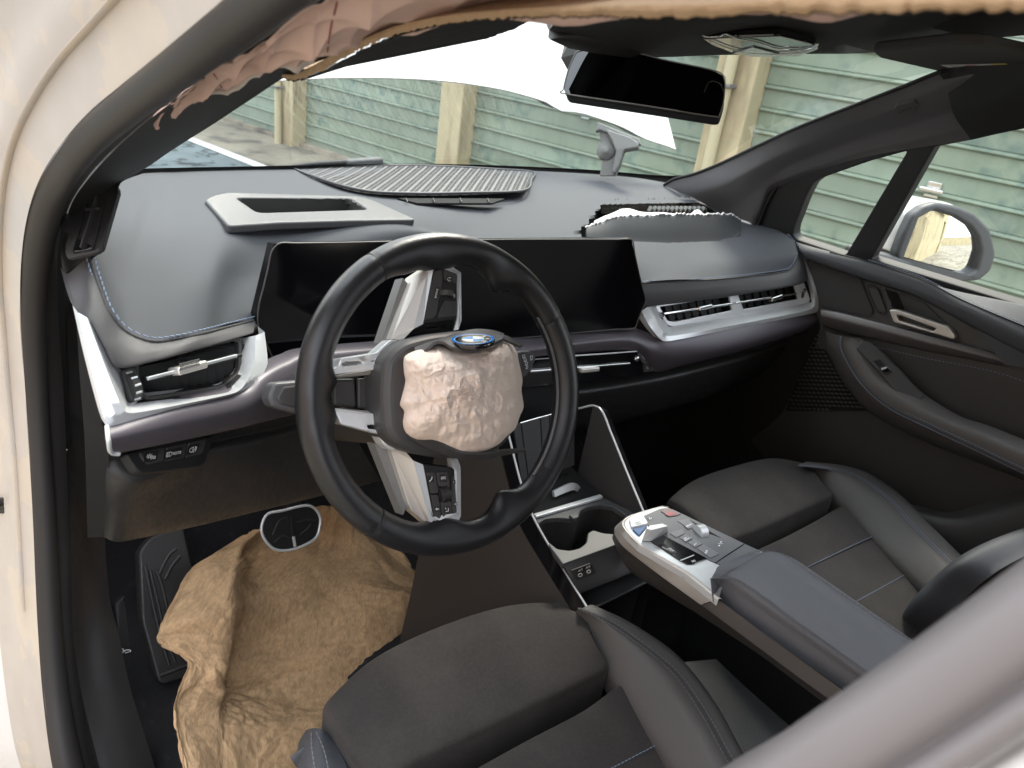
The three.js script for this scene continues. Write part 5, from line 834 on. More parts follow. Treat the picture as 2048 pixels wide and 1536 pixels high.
{ // crumpled airbag
  const out = [[872, 690], [846, 697], [824, 704], [809, 714], [808, 742], [811, 760], [803, 795], [800, 810], [808, 822], [806, 850], [814, 868], [830, 878], [862, 884], [890, 896], [924, 910], [962, 905], [998, 888], [1014, 872], [1030, 858], [1040, 832], [1047, 815], [1043, 780], [1045, 760], [1038, 725], [1032, 700], [1016, 684], [986, 684], [946, 690], [905, 690]];
  const N = 220, K = 110, b = even(out.map(([x, y]) => V(x, y, 0)), N, true), cx = 926, cy = 790, P = [];
  const rid = (x, y, s) => 1 - Math.abs(2 * fbm(x, y, s, 2) - 1);
  for (let k = 0; k <= K; k++) { const s = Math.pow(k / K, 0.85), row = []; for (let i = 0; i <= N; i++) { const p = b[i % N], x = cx + (p.x - cx) * s, y = cy + (p.y - cy) * s, u = x / 62, v = y / 62, wx = 0.8 * (fbm(u * 1.2, v * 1.2, 71, 2) - 0.5), wy = 0.8 * (fbm(u * 1.2, v * 1.2, 77, 2) - 0.5);
    const X = u * 2 + wx * 0.7, Y = v * 2 + wy * 0.7, f = (th, L, o) => tri((X * Math.cos(th) + Y * Math.sin(th)) / L + o), st = vnoise(u * 2.2 + v * 3, v * 0.9 - u, 8), mk = (o) => clamp((fbm(u * 1.3, v * 1.3, o, 2) - 0.4) * 4, 0, 1);
    const c1 = Math.min(f(0.5, 1.5, 0.1), f(2.0, 1.7, 0.4)) * mk(31) + Math.min(f(2.6, 1.3, 0.7), f(1.1, 1.9, 0.2)) * mk(37), c2 = Math.min(f(0.1, 0.7, 0.3), f(1.4, 0.8, 0.6), f(2.4, 0.75, 0.1) + 0.1), c3 = Math.pow(f(0.3 + st, 0.33, 0.4), 2) * mk(53) + Math.pow(f(1.9 - st, 0.3, 0.2), 2) * mk(57), sag = 0.5;
    const dome = 0.038 + 0.062 * Math.pow(Math.max(0, 1 - s * s), 0.5) * (0.9 + 0.25 * (1 - (y - 690) / 220)) + 0.008 * (fbm(u * 0.8, v * 0.8, 33, 2) - 0.5); row.push(W(x, y, dome + 0.0045 * c1 + 0.0028 * c2 + 0.0012 * c3 + 0.0025 * Math.pow(rid(u * 1.7 + wx, v * 1.7 + wy, 5), 8) - 0.003)); } P.push(row); }
  const rim = P[K], wall = [rim, rim.map((p) => p.clone().addScaledVector(WN, -0.02).lerp(WC.clone().addScaledVector(WN, 0.02), 0.12))];
  const bag = whole('driver_airbag', mergeGeometries([fromGrid(P), fromGrid(wall)]), M.airbag, 'crumpled pinkish white airbag hanging out of the steering wheel hub', 'airbag', W(926, 790, 0.06));
  part(bag, 'scorch_mark', tube([[822, 830, 0.062], [832, 829, 0.066], [842, 833, 0.07], [852, 838, 0.074], [858, 833, 0.078]].map(([x, y, h]) => W(x, y, h + 0.0035)), 0.0009, { sides: 5 }), M.black);
}
{ // column behind the wheel, with its stalks
  const col = thing('steering_column', 'dark steering column cover behind the wheel carrying two stalks', 'steering column', WC.clone().addScaledVector(WN, -0.12));
  const a = (h, rx, ry, dy) => Array.from({ length: 33 }, (_, i) => { const t = i / 32 * 2 * Math.PI; return WC.clone().addScaledVector(WN, h).addScaledVector(WU, rx * Math.sign(Math.cos(t)) * Math.pow(Math.abs(Math.cos(t)), 0.7)).addScaledVector(WV, dy + ry * Math.sign(Math.sin(t)) * Math.pow(Math.abs(Math.sin(t)), 0.7)); });
  part(col, 'column_cover', fromGrid([a(-0.045, 0.0, 0.0, 0), a(-0.045, 0.062, 0.052, 0), a(-0.06, 0.072, 0.06, 0), a(-0.14, 0.075, 0.062, -0.004), a(-0.3, 0.07, 0.06, -0.012)]), M.plastic);
  const sp = { p: WC.clone().addScaledVector(WN, -0.055), n: WN };
  const l = part(col, 'stalk', plate(sp, [[536, 795], [545, 771], [552, 765], [640, 757], [700, 780], [700, 815], [640, 838], [590, 826], [543, 813]], 0.028, { bevel: 0.004, round: 0.004, seg: 3 }), M.plasticGrey);
  part(l, 'stalk_tip', plate({ p: sp.p.clone().addScaledVector(WN, 0.002), n: WN }, [[553, 797], [566, 774], [610, 768], [610, 820], [560, 808]], 0.006, { bevel: 0.002, round: 0.003 }), M.plastic);
  const r = part(col, 'stalk', plate(sp, [[1000, 722], [1042, 702], [1060, 701], [1074, 716], [1056, 750], [1036, 764], [1000, 760]], 0.026, { bevel: 0.003, round: 0.004, seg: 3 }), M.plastic);
  const tex = print(128, 160, '#161616', (x) => { x.strokeStyle = '#c4c4c4'; x.lineWidth = 5; for (let k = 0; k < 4; k++) { x.strokeRect(14 + k * 10, 20 + k * 34, 20, 20); x.beginPath(); x.moveTo(14 + k * 10, 46 + k * 34); x.lineTo(38 + k * 10, 40 + k * 34); x.stroke(); } x.strokeRect(84, 34, 22, 30); x.beginPath(); x.moveTo(84, 74); x.lineTo(108, 70); x.stroke(); });
  part(r, 'symbol', decal([[1041, 706], [1070, 704], [1064, 738], [1044, 742]].map((q) => onP(...q, sp, 0))), printed('stalk print', tex));
}

// ------------------------------------------------------------------ centre console
const lineX = (l, x) => l.map(([a, b]) => atX(a, b, x)), lineY = (l, y) => l.map(([a, b, c]) => atY(a, b, c ?? y));
const drop = (l, y, dx = 0) => l.map((p) => V(p.x + dx, y, p.z));
{
  const con = thing('centre_console', 'dark centre console with cup holders and floating silver-rimmed control bridge', 'console', V(0, 0.25, 0));
  const L = [V(-0.1, 0.83, -0.3), ...lineX([[1012, 850], [1018, 873], [1043, 970], [1067, 1035], [1173, 1213], [1230, 1300]], -0.095)], L2 = [V(-0.125, 0.82, -0.3), ...lineX([[990, 850], [998, 880], [1023, 985], [1043, 1055], [1148, 1228], [1200, 1315]], -0.115)];
  part(con, 'side_panel', sheet([L2, drop(L2, 0.45, -0.015), drop(L2, 0.25, -0.035)], 50, 16), M.plastic);
  part(con, 'gloss_strip', slab(net([L2.map((p) => p.clone().add(V(-0.001, 0, 0))), L.map((p) => p.clone().add(V(-0.004, 0.001, 0)))], 60, 6), 0.006), M.gloss);
  part(con, 'silver_line', tube(L.slice(1), 0.0018, { n: 80 }), M.silver);
  part(con, 'silver_line', tube(lineX([[1010, 890], [1034, 975], [1058, 1040], [1160, 1222]], -0.102), 0.0009, { n: 60 }), M.silver);
  const inner = L.map((p) => p.clone().add(V(0.004, -0.001, 0))); part(con, 'inner_wall', sheet([inner, drop(inner, 0.3, 0.012)], 40, 8), M.plastic);
  const R = lineX([[1128, 822], [1162, 816], [1188, 811.5], [1203, 821], [1222, 866], [1252, 940], [1287, 1024], [1310, 1080]], 0.1); part(con, 'silver_line', tube(R, 0.002, { n: 90 }), M.silver);
  part(con, 'gloss_strip', sheet([R.slice(2).map((p) => p.clone().add(V(0.002, 0, 0))), R.slice(2).map((p) => p.clone().add(V(0.016, -0.004, 0)))], 40, 4), M.gloss);
  const ri = R.slice(2).map((p) => p.clone().add(V(-0.002, 0, 0))); part(con, 'inner_wall', sheet([ri, drop(ri, 0.3, -0.01)], 40, 8), M.plastic);
  const ro = R.slice(2).map((p) => p.clone().add(V(0.016, -0.004, 0))); part(con, 'side_panel', sheet([ro, drop(ro, 0.25, 0.03)], 40, 8), M.plastic);
  part(con, 'front_wall', sheet([[V(-0.1, 0.86, -0.27), V(0.11, 0.86, -0.27)], [V(-0.1, 0.6, -0.24), V(0.11, 0.6, -0.24)], [V(-0.1, 0.3, -0.2), V(0.11, 0.3, -0.2)]], 10, 10), M.black);
  // ribbed panel of the phone shelf
  const pl = plane(V(-0.09, 0.8, -0.19), V(0.09, 0.8, -0.19), V(0, 0.66, -0.16)), xs = [[1026, 852, 1049, 1010], [1042, 847, 1061, 985], [1081, 836, 1088, 960], [1099, 831, 1103, 948], [1150, 817, 1150, 930]];
  for (let k = 0; k < 4; k++) { const a = xs[k], b = xs[k + 1]; part(con, 'shelf_slat', plate(pl, [[a[0] + 1, a[1]], [b[0] - 1, b[1]], [b[2] - 1, b[3]], [a[2] + 1, a[3]]], 0.005, { bevel: 0.0008 }), M.plasticGrey); }
  part(con, 'shelf_edge', tube([[1040, 846], [1075, 836], [1112, 826]].map((q) => onP(...q, pl, 0.003)), 0.0014), M.chrome);
  part(con, 'shelf_lip', slab(net([[[1108, 982], [1128, 973], [1146, 966], [1157, 970], [1166, 986]].map(([x, y]) => atZ(x, y, -0.125)), [[1110, 994], [1132, 985], [1148, 980], [1155, 983], [1160, 992]].map(([x, y]) => atZ(x, y, -0.12))], 24, 4), 0.006), M.silver);
  part(con, 'phone_tray', sheet([[V(-0.09, 0.66, -0.18), V(0.09, 0.66, -0.18)], [V(-0.09, 0.645, -0.1), V(0.09, 0.645, -0.1)]], 6, 6), M.void);
  // cup holders
  const tp = { p: V(0, 0.648, 0), n: V(0, 1, 0) }, cups = [[1078, 1046], [1090, 1038], [1115, 1035], [1142, 1037], [1157, 1032], [1161, 1021], [1176, 1013], [1200, 1009], [1226, 1013], [1252, 1030], [1246, 1056], [1228, 1068], [1206, 1066], [1186, 1060], [1176, 1066], [1173, 1085], [1160, 1096], [1140, 1101], [1115, 1098], [1095, 1082], [1082, 1062]];
  const tray = part(con, 'cup_tray', plate(tp, [[1058, 1036], [1202, 992], [1320, 1050], [1250, 1083], [1126, 1128]], 0.01, { bevel: 0.0015, holes: [[cups, 0.004]] }), M.plasticGrey);
  const cw = cups.map((q) => onP(...q, tp, -0.002)), ring = even(cw, 80, true), cl = ring.map((p) => p.clone().add(V(0, -0.075, 0))); part(tray, 'cup_well', fromGrid([ring, ring.map((p) => p.clone().add(V(0, -0.03, 0))), cl]), M.plastic);
  part(tray, 'cup_base', plateOn({ o: V(0, 0.575, 0), u: V(1, 0, 0), v: V(0, 0, -1), n: V(0, 1, 0) }, [[-0.1, -0.06], [0.1, -0.06], [0.1, 0.18], [-0.1, 0.18]], 0.004), M.black);
  part(tray, 'silver_bar', bar(onP(1068, 1033, tp, 0.003), onP(1203, 993, tp, 0.003), 0.009, 0.006, V(0, 1, 0)), M.silver);
  part(tray, 'clip', boxAt(onP(1148, 1034, tp, 0.001), [0.014, 0.006, 0.012]), M.plasticGrey);
  part(con, 'socket_panel', sheet([lineY([[1126, 1128], [1180, 1108], [1250, 1083], [1300, 1065]], 0.647), lineY([[1140, 1155], [1194, 1132], [1258, 1106], [1310, 1085]], 0.628), lineY([[1155, 1182], [1208, 1160], [1268, 1135], [1320, 1112]], 0.606), lineY([[1158, 1189], [1212, 1167], [1272, 1142], [1323, 1118]], 0.596), lineY([[1150, 1185], [1205, 1164], [1266, 1139], [1318, 1115]], 0.57)], 40, 30, 0.5, 0.35), M.plasticGrey);
  const sp = plane(atY(1144, 1141, 0.638), atY(1183, 1126, 0.638), atY(1155, 1162, 0.621)); sp.p.addScaledVector(sp.n, 0.002);
  const us = part(con, 'socket_plate', plate(sp, [[1143, 1141], [1183, 1126], [1194, 1146], [1154, 1162]], 0.004, { bevel: 0.0008, round: 0.004 }), M.plastic);
  for (const [x, y] of [[1160, 1150], [1177, 1143]]) { const B = basisOf(sp), o = to2(B, onP(x, y, sp)), P = []; for (let k = 0; k < 20; k++) { const t = k / 20 * 6.283; P.push(to3(B, o[0] + 0.0038 * Math.cos(t), o[1] + 0.0022 * Math.sin(t), 0.0006)); } part(us, 'socket_rim', tube(P, 0.0007, { closed: true, n: 40, sides: 6 }), M.silver); part(us, 'socket', boxAt(onP(x, y, sp, 0.0002), [0.0055, 0.001, 0.002]), M.void); }
  part(us, 'symbol', decal([[1152, 1139], [1180, 1128], [1184, 1135], [1156, 1146]].map((q) => onP(...q, sp, 0.0003))), printed('socket print', print(256, 64, '#171616', (x) => { x.strokeStyle = '#dcdcdc'; x.lineWidth = 7; for (const o of [10, 150]) { x.beginPath(); x.moveTo(o, 40); x.lineTo(o + 56, 30); x.moveTo(o + 16, 38); x.lineTo(o + 30, 22); x.moveTo(o + 26, 36); x.lineTo(o + 42, 48); x.stroke(); x.beginPath(); x.moveTo(o + 70, 48); x.lineTo(o + 82, 14); x.moveTo(o + 72, 30); x.lineTo(o + 90, 24); x.stroke(); } })));
  // ---- floating bridge
  const topEdge = lineY([[1335, 1014], [1320, 1013], [1262, 1030], [1245, 1041], [1243, 1050], [1252, 1064], [1278, 1090], [1325, 1118], [1369, 1144], [1437, 1198]], 0.74), S = lineY([[1342, 1022], [1322, 1024], [1256, 1043], [1232, 1052], [1229, 1066], [1242, 1088], [1268, 1111], [1308, 1141], [1345, 1168], [1402, 1209]], 0.712);
  part(con, 'bridge_rim', sheet([topEdge.map((p) => p.clone().add(V(0.004, 0.0005, 0.004))), topEdge, S, S.map((p) => p.clone().add(V(0.006, -0.002, 0.002)))], 110, 24, 0.4, 0.35), M.silverWarm);
  const low = lineY([[1345, 1040], [1322, 1045], [1262, 1060], [1236, 1070], [1226, 1078], [1240, 1112], [1256, 1138], [1290, 1163], [1340, 1194], [1403, 1233]], 0.665); low.forEach((p, i) => { if (i < 3) p.z += 0.02; });
  const tail = [[1530, 1296], [1650, 1378], [1760, 1455]].map(([x, y]) => atY(x, y, 0.712)), tl = [[1520, 1310], [1620, 1385], [1730, 1465]].map(([x, y]) => atY(x, y, 0.66));
  const Sx = [...S.map((p) => p.clone().add(V(0.004, -0.001, 0.002))), ...tail], Lx = [...low, ...tl];
  part(con, 'bridge_body', sheet([Sx, Lx, Lx.map((p) => p.clone().add(V(0.05, -0.03, 0.01)))], 120, 20, 0.4, 0.4), M.plastic);
  const ca = [[1437, 1199], [1550, 1283], [1660, 1362], [1780, 1446]].map(([x, y]) => atY(x, y, 0.73)), cb = [[1403, 1210], [1520, 1297], [1638, 1384], [1750, 1462]].map(([x, y]) => atY(x, y, 0.708)); part(con, 'side_trim', sheet([ca, cb], 30, 4), M.satinDark);
  const bp = { p: V(0, 0.7405, 0), n: V(0, 1, 0) };
  part(con, 'bridge_top', plate(bp, [[1335, 1014], [1320, 1013], [1262, 1030], [1245, 1041], [1243, 1050], [1252, 1064], [1278, 1090], [1325, 1118], [1369, 1144], [1437, 1198], [1450, 1158], [1526, 1104]], 0.012, { bevel: 0.0015 }), M.silver);
  const cp = part(con, 'control_panel', plate(bp, [[1286, 1033], [1320, 1018], [1334, 1017], [1346, 1020], [1521, 1104], [1500, 1130], [1440, 1131], [1417, 1121], [1340, 1080], [1300, 1066], [1296, 1052]], 0.006, { bevel: 0.0006, round: 0.003, lift: 0.0012 }), phys('slate grey satin panel', 0.115, 0.12, 0.132, 0.42));
  const gp = { p: V(0, 0.742, 0), n: V(0, 1, 0) };
  part(cp, 'gear_slot', plate(bp, [[1297, 1081], [1326, 1072], [1415, 1119], [1387, 1129], [1374, 1130], [1361, 1123]], 0.006, { bevel: 0.0005, round: 0.002, lift: 0.0018 }), M.gloss);
  part(cp, 'slot_line', bar(onP(1361, 1121, gp, 0.0006), onP(1388, 1110, gp, 0.0006), 0.0012, 0.001, V(0, 1, 0)), M.silver);
  part(cp, 'symbol', decal([[1318, 1090], [1328, 1087], [1356, 1106], [1345, 1109]].map((q) => onP(...q, gp, 0.0003))), printed('gear print', print(128, 64, '#060606', (x) => { x.fillStyle = '#e8e8e8'; x.font = 'bold 30px sans-serif'; x.textBaseline = 'middle'; x.fillText('R', 6, 24); x.fillText('N', 40, 38); x.fillText('D/B', 70, 40, 56); })));
  part(cp, 'symbol', decal([[1381, 1122], [1389, 1119], [1393, 1123], [1385, 1126]].map((q) => onP(...q, gp, 0.0003))), printed('gear print', print(64, 64, '#060606', (x) => { x.strokeStyle = '#e8e8e8'; x.lineWidth = 6; x.strokeRect(10, 14, 44, 34); x.fillStyle = '#e8e8e8'; x.font = 'bold 32px sans-serif'; x.textAlign = 'center'; x.fillText('P', 32, 43); })));
  // gear selector: a faceted silver toggle
  { const b = [[1283, 1082], [1302, 1082], [1336, 1064], [1330, 1056], [1292, 1062]].map((q) => onP(...q, gp)), t = [[1293, 1057], [1303, 1060], [1335, 1052], [1325, 1047], [1300, 1051]].map(([x, y]) => atY(x, y, 0.764)); part(cp, 'gear_selector', new ConvexGeometry([...b, ...t]), M.silver); }
  part(cp, 'start_button', plate(bp, [[1257, 1042], [1285, 1034], [1296, 1051], [1262, 1059]], 0.006, { bevel: 0.001, round: 0.003, lift: 0.004 }), phys('pale satin key', 0.6, 0.61, 0.62, 0.3, { metalness: 0.3 }));
  part(cp, 'symbol', decal([[1268, 1044], [1280, 1041], [1286, 1049], [1273, 1053]].map((q) => onP(...q, bp, 0.004))), printed('start print', print(128, 96, '#cfd0d1', (x) => { x.fillStyle = '#4c5158'; x.font = 'bold 34px sans-serif'; x.textAlign = 'center'; x.fillText('START', 64, 40, 112); x.fillText('STOP', 64, 78, 100); }), 0.35));
  part(cp, 'blue_key', plate(bp, [[1264, 1061], [1294, 1055], [1286, 1064], [1278, 1074]], 0.006, { bevel: 0.0008, round: 0.002, lift: 0.003 }), phys('blue satin key', 0.05, 0.13, 0.3, 0.4));
  for (const q of [[[1338, 1069], [1362, 1060], [1369, 1069], [1352, 1078]], [[1357, 1078], [1371, 1070], [1385, 1079], [1372, 1087]], [[1374, 1088], [1387, 1080], [1404, 1090], [1391, 1098]], [[1393, 1099], [1406, 1091], [1438, 1110], [1420, 1119]]]) part(cp, 'key', plate(bp, q, 0.004, { bevel: 0.0008, round: 0.002, lift: 0.0026 }), phys('slate satin key', 0.17, 0.175, 0.185, 0.4));
  const ik = (bg, f) => printed('key print', print(64, 64, bg, (x) => { x.strokeStyle = '#eef0f2'; x.fillStyle = '#eef0f2'; x.lineWidth = 6; f(x); }));
  const sq = (x, y, r, l, f, bg = '#75777b') => part(cp, 'symbol', decal([[x - r, y - r * 0.2], [x + r * 0.2, y - r * 0.7], [x + r, y], [x - r * 0.1, y + r * 0.7]].map((q) => onP(...q, gp, l))), ik(bg, f));
  sq(1372, 1078, 9, 0.0011, (x) => { x.font = 'bold 22px sans-serif'; x.fillText('MY', 12, 28); x.fillText('MODES', 4, 50, 56); });
  sq(1390, 1089, 8, 0.0011, (x) => { x.beginPath(); x.moveTo(14, 40); x.lineTo(30, 26); x.lineTo(36, 36); x.lineTo(52, 22); x.stroke(); });
  sq(1412, 1104, 8, 0.0011, (x) => { x.strokeRect(12, 34, 18, 16); x.strokeRect(36, 16, 16, 16); });
  sq(1300, 1037, 7, -0.0001, (x) => { x.beginPath(); x.arc(32, 34, 14, -0.6, 3.8); x.stroke(); x.beginPath(); x.moveTo(30, 10); x.lineTo(30, 30); x.stroke(); }, '#5f6268');
  sq(1440, 1088, 12, -0.0001, (x) => { x.fillRect(6, 38, 14, 10); x.fillRect(40, 14, 14, 10); x.lineWidth = 3; x.beginPath(); x.moveTo(20, 22); x.lineTo(46, 44); x.stroke(); }, '#5f6268');
  sq(1377, 1051, 11, 0.0009, (x) => { x.font = 'bold 20px sans-serif'; x.fillText('MEDIA', 4, 40, 56); }, '#75777b');
  part(cp, 'key', plate(bp, [[1353, 1044], [1376, 1039], [1393, 1056], [1381, 1060]], 0.004, { bevel: 0.0008, round: 0.002, lift: 0.0024 }), phys('slate satin key', 0.17, 0.175, 0.185, 0.4));
  part(cp, 'roller_slot', plate(bp, [[1380, 1042], [1441, 1077], [1416, 1068], [1398, 1056]], 0.004, { bevel: 0.0003, lift: 0.0016 }), M.void);
  { const c = onP(1400, 1066, gp, -0.002), k = new THREE.CylinderGeometry(0.0125, 0.0125, 0.013, 30); k.applyQuaternion(new THREE.Quaternion().setFromUnitVectors(V(0, 1, 0), onP(1411, 1063, gp).sub(onP(1389, 1067, gp)).normalize())); k.translate(c.x, c.y, c.z); part(cp, 'volume_roller', k, M.silver); }
  part(cp, 'hazard_key', plate(bp, [[1320, 1025], [1334, 1018], [1362, 1030], [1352, 1034], [1338, 1035]], 0.004, { bevel: 0.0008, round: 0.002, lift: 0.0028 }), phys('red-tinted grey key', 0.2, 0.12, 0.12, 0.4));
  part(cp, 'symbol', decal([[1330, 1029], [1338, 1022], [1350, 1027], [1340, 1033]].map((q) => onP(...q, bp, 0.0028))), printed('hazard print', print(64, 64, '#7d6c6c', (x) => { x.strokeStyle = '#d8202a'; x.lineWidth = 8; x.beginPath(); x.moveTo(32, 8); x.lineTo(58, 54); x.lineTo(6, 54); x.closePath(); x.stroke(); })));
  part(cp, 'seam', bar(onP(1430, 1126, gp, 0.0002), onP(1488, 1088, gp, 0.0002), 0.0012, 0.0008, V(0, 1, 0)), M.void);
  // armrest
  const aL = lineY([[1424, 1174], [1431, 1195], [1447, 1210], [1590, 1312], [1725, 1405], [1850, 1490]], 0.715), aE = [...lineY([[1421, 1160], [1434, 1158], [1470, 1163], [1592, 1249], [1720, 1341], [1850, 1434]], 0.76)], aM = lineY([[1438, 1131], [1470, 1133], [1512, 1134], [1642, 1222], [1766, 1308], [1890, 1394]], 0.768), aR = lineY([[1497, 1108], [1530, 1104], [1566, 1110], [1690, 1193], [1813, 1276], [1930, 1355]], 0.76), aQ = lineY([[1520, 1112], [1560, 1112], [1592, 1120], [1712, 1202], [1832, 1285], [1950, 1365]], 0.715);
  const arm = part(con, 'armrest', (() => { const N = net([aL, mix2(aL, aE, 0.55, 0.004), aE, mix2(aE, aM, 0.5, 0.002), aM, mix2(aM, aR, 0.5, 0.002), aR, aQ], 70, 50, 0.4, 0.45); return mergeGeometries([fromGrid(N), sheet([N.map((r) => r[0]), N.map((r) => r[0].clone().add(V(0.002, -0.03, 0.012)))], 40, 4)]); })(), M.armLeather);
  for (const [l, k] of [[aE, 0.0032], [aE, -0.0032], [aR, -0.003]]) part(arm, 'stitching', stitchRow(even(l.map((p) => p.clone().add(V(k, 0.0032 - Math.abs(k) * 0.1, 0))), 60), { up: V(0, 1, 0), r: 0.0006, len: 0.004, gap: 0.002 }), M.threadGrey, { kind: 'stuff' });
  part(arm, 'seam', tube(aE.map((p) => p.clone().add(V(0, 0.0018, 0))), 0.0012, { n: 100 }), M.armLeather);
  // low stowage floor beside the driver's seat, with a dotted rubber mat
  part(con, 'stowage_mat', sheet([lineY([[1360, 1325], [1432, 1318]], 0.44), lineY([[1420, 1420], [1498, 1380]], 0.43), lineY([[1440, 1600], [1600, 1470]], 0.42)], 10, 30), phys('dotted grey rubber', 0.045, 0.046, 0.048, 0.6, { bumpMap: T.dots, bumpScale: 0.002 }));
  part(con, 'tunnel', boxAt(V(0.01, 0.32, 0.25), [0.2, 0.14, 0.9], null, 0.02), M.carpet);
}
function mix2(a, b, t, lift) { return a.map((p, i) => mix(p, b[i], t).add(V(0, lift, 0))); }

// ------------------------------------------------------------------ seats
const blueSeam = (owner, pts) => part(owner, 'stitching', stitchRow(even(pts, 60), { up: V(0, 1, 0), len: 0.004, gap: 0.002, r: 0.0006 }), M.thread, { kind: 'stuff' });
{
  const s = thing('seat', 'front seat behind the steering wheel, dark suede cushions and black leather bolsters', 'car seat', V(-0.37, 0.25, 0.3));
  const f = lineY([[646, 1418], [755, 1322], [895, 1256], [1015, 1221], [1112, 1216], [1128, 1226]], 0.572), m = lineY([[676, 1475], [800, 1400], [930, 1340], [1060, 1290], [1160, 1270], [1175, 1280]], 0.58), b = lineY([[745, 1585], [852, 1524], [990, 1458], [1110, 1400], [1195, 1358], [1216, 1344]], 0.572);
  const lip = f.map((p) => p.clone().add(V(0, -0.045, -0.004)));
  part(s, 'thigh_pad', cushion(dense(net([f, m, b], 40, 40), 70, 60, 0.75), 0.016, 0.07, { pu: 6, pv: 5, down: V(0, -1, 0) }), M.suede);
  const cf = lineY([[800, 1632], [930, 1555], [1050, 1488], [1160, 1430], [1222, 1385], [1244, 1370]], 0.562), cm = lineY([[900, 1760], [1040, 1660], [1150, 1590], [1245, 1520], [1285, 1460], [1298, 1452]], 0.552), cb = lineY([[1050, 1950], [1180, 1840], [1280, 1760], [1370, 1690], [1410, 1640], [1424, 1628]], 0.54);
  part(s, 'seat_cushion', cushion(dense(net([cf, cm, cb], 40, 40), 60, 60, 0.75), 0.014, 0.06, { pu: 8, pv: 8, down: V(0, -1, 0) }), M.suede);
  blueSeam(s, lineY([[1150, 1575], [1230, 1533], [1312, 1490]], 0.5665));
  const i0 = lineY([[1146, 1240], [1180, 1288], [1222, 1348], [1264, 1408], [1310, 1480], [1360, 1560], [1430, 1670]], 0.572), c1 = lineY([[1160, 1218], [1215, 1244], [1290, 1296], [1348, 1345], [1402, 1420], [1461, 1524], [1540, 1650]], 0.612), c2 = lineY([[1192, 1215], [1266, 1250], [1338, 1297], [1386, 1345], [1440, 1420], [1492, 1515], [1580, 1640]], 0.604), c3 = c2.map((p) => p.clone().add(V(0.02, -0.09, 0.015)));
  const bm = c1.map((p, i) => mix(i0[i], p, 0.55).add(V(0, 0.012, 0)));
  const bol = part(s, 'bolster', fromGrid(net([i0.map((p) => p.clone().add(V(0.004, -0.04, 0))), i0, bm, c1, c2, c3, c3.map((p) => p.clone().add(V(0, -0.12, 0)))], 70, 60, 0.45, 0.45)), M.leatherGrey);
  for (const k of [-0.0042, 0.0042]) part(bol, 'stitching', stitchRow(even(c1.map((p) => p.clone().add(V(k, 0.0022, k * 0.3))), 80), { up: V(-0.3, 1, 0).normalize(), r: 0.0006, len: 0.004, gap: 0.002 }), M.threadGrey, { kind: 'stuff' });
  part(bol, 'seam', tube(c1.map((p) => p.clone().add(V(0, 0.0012, 0))), 0.0014, { n: 90 }), M.leather);
  const lb = net([lineY([[588, 1640], [594, 1560], [596, 1492], [612, 1460]], 0.53), lineY([[612, 1650], [615, 1560], [618, 1488], [628, 1456]], 0.565), lineY([[660, 1650], [650, 1560], [640, 1490], [642, 1458]], 0.575), lineY([[740, 1650], [710, 1570], [680, 1505], [656, 1466]], 0.565)], 30, 30);
  const lbp = part(s, 'bolster', slab(lb, 0.05), M.leather);
  for (const k of [[622, 1465, 616, 1500, 640, 1600], [632, 1463, 640, 1500, 668, 1600]]) part(lbp, 'stitching', stitchRow(even([atY(k[0], k[1], 0.572), atY(k[2] + 8, k[3], 0.576), atY(k[4], k[5], 0.576)], 30).map((p) => toEye(p, 0.003)), { up: V(0, 1, 0), r: 0.0007, len: 0.005, gap: 0.002 }), M.threadGrey, { kind: 'stuff' });
  part(s, 'seat_base', boxAt(V(-0.36, 0.4, 0.32), [0.44, 0.22, 0.5], null, 0.03), M.black);
  part(s, 'backrest', merge([boxAt(V(-0.37, 0.9, 0.86), [0.5, 0.62, 0.14], new THREE.Quaternion().setFromAxisAngle(V(1, 0, 0), 0.32), 0.06), boxAt(V(-0.37, 1.3, 1.0), [0.27, 0.18, 0.1], new THREE.Quaternion().setFromAxisAngle(V(1, 0, 0), 0.2), 0.04)]), M.leather);
}
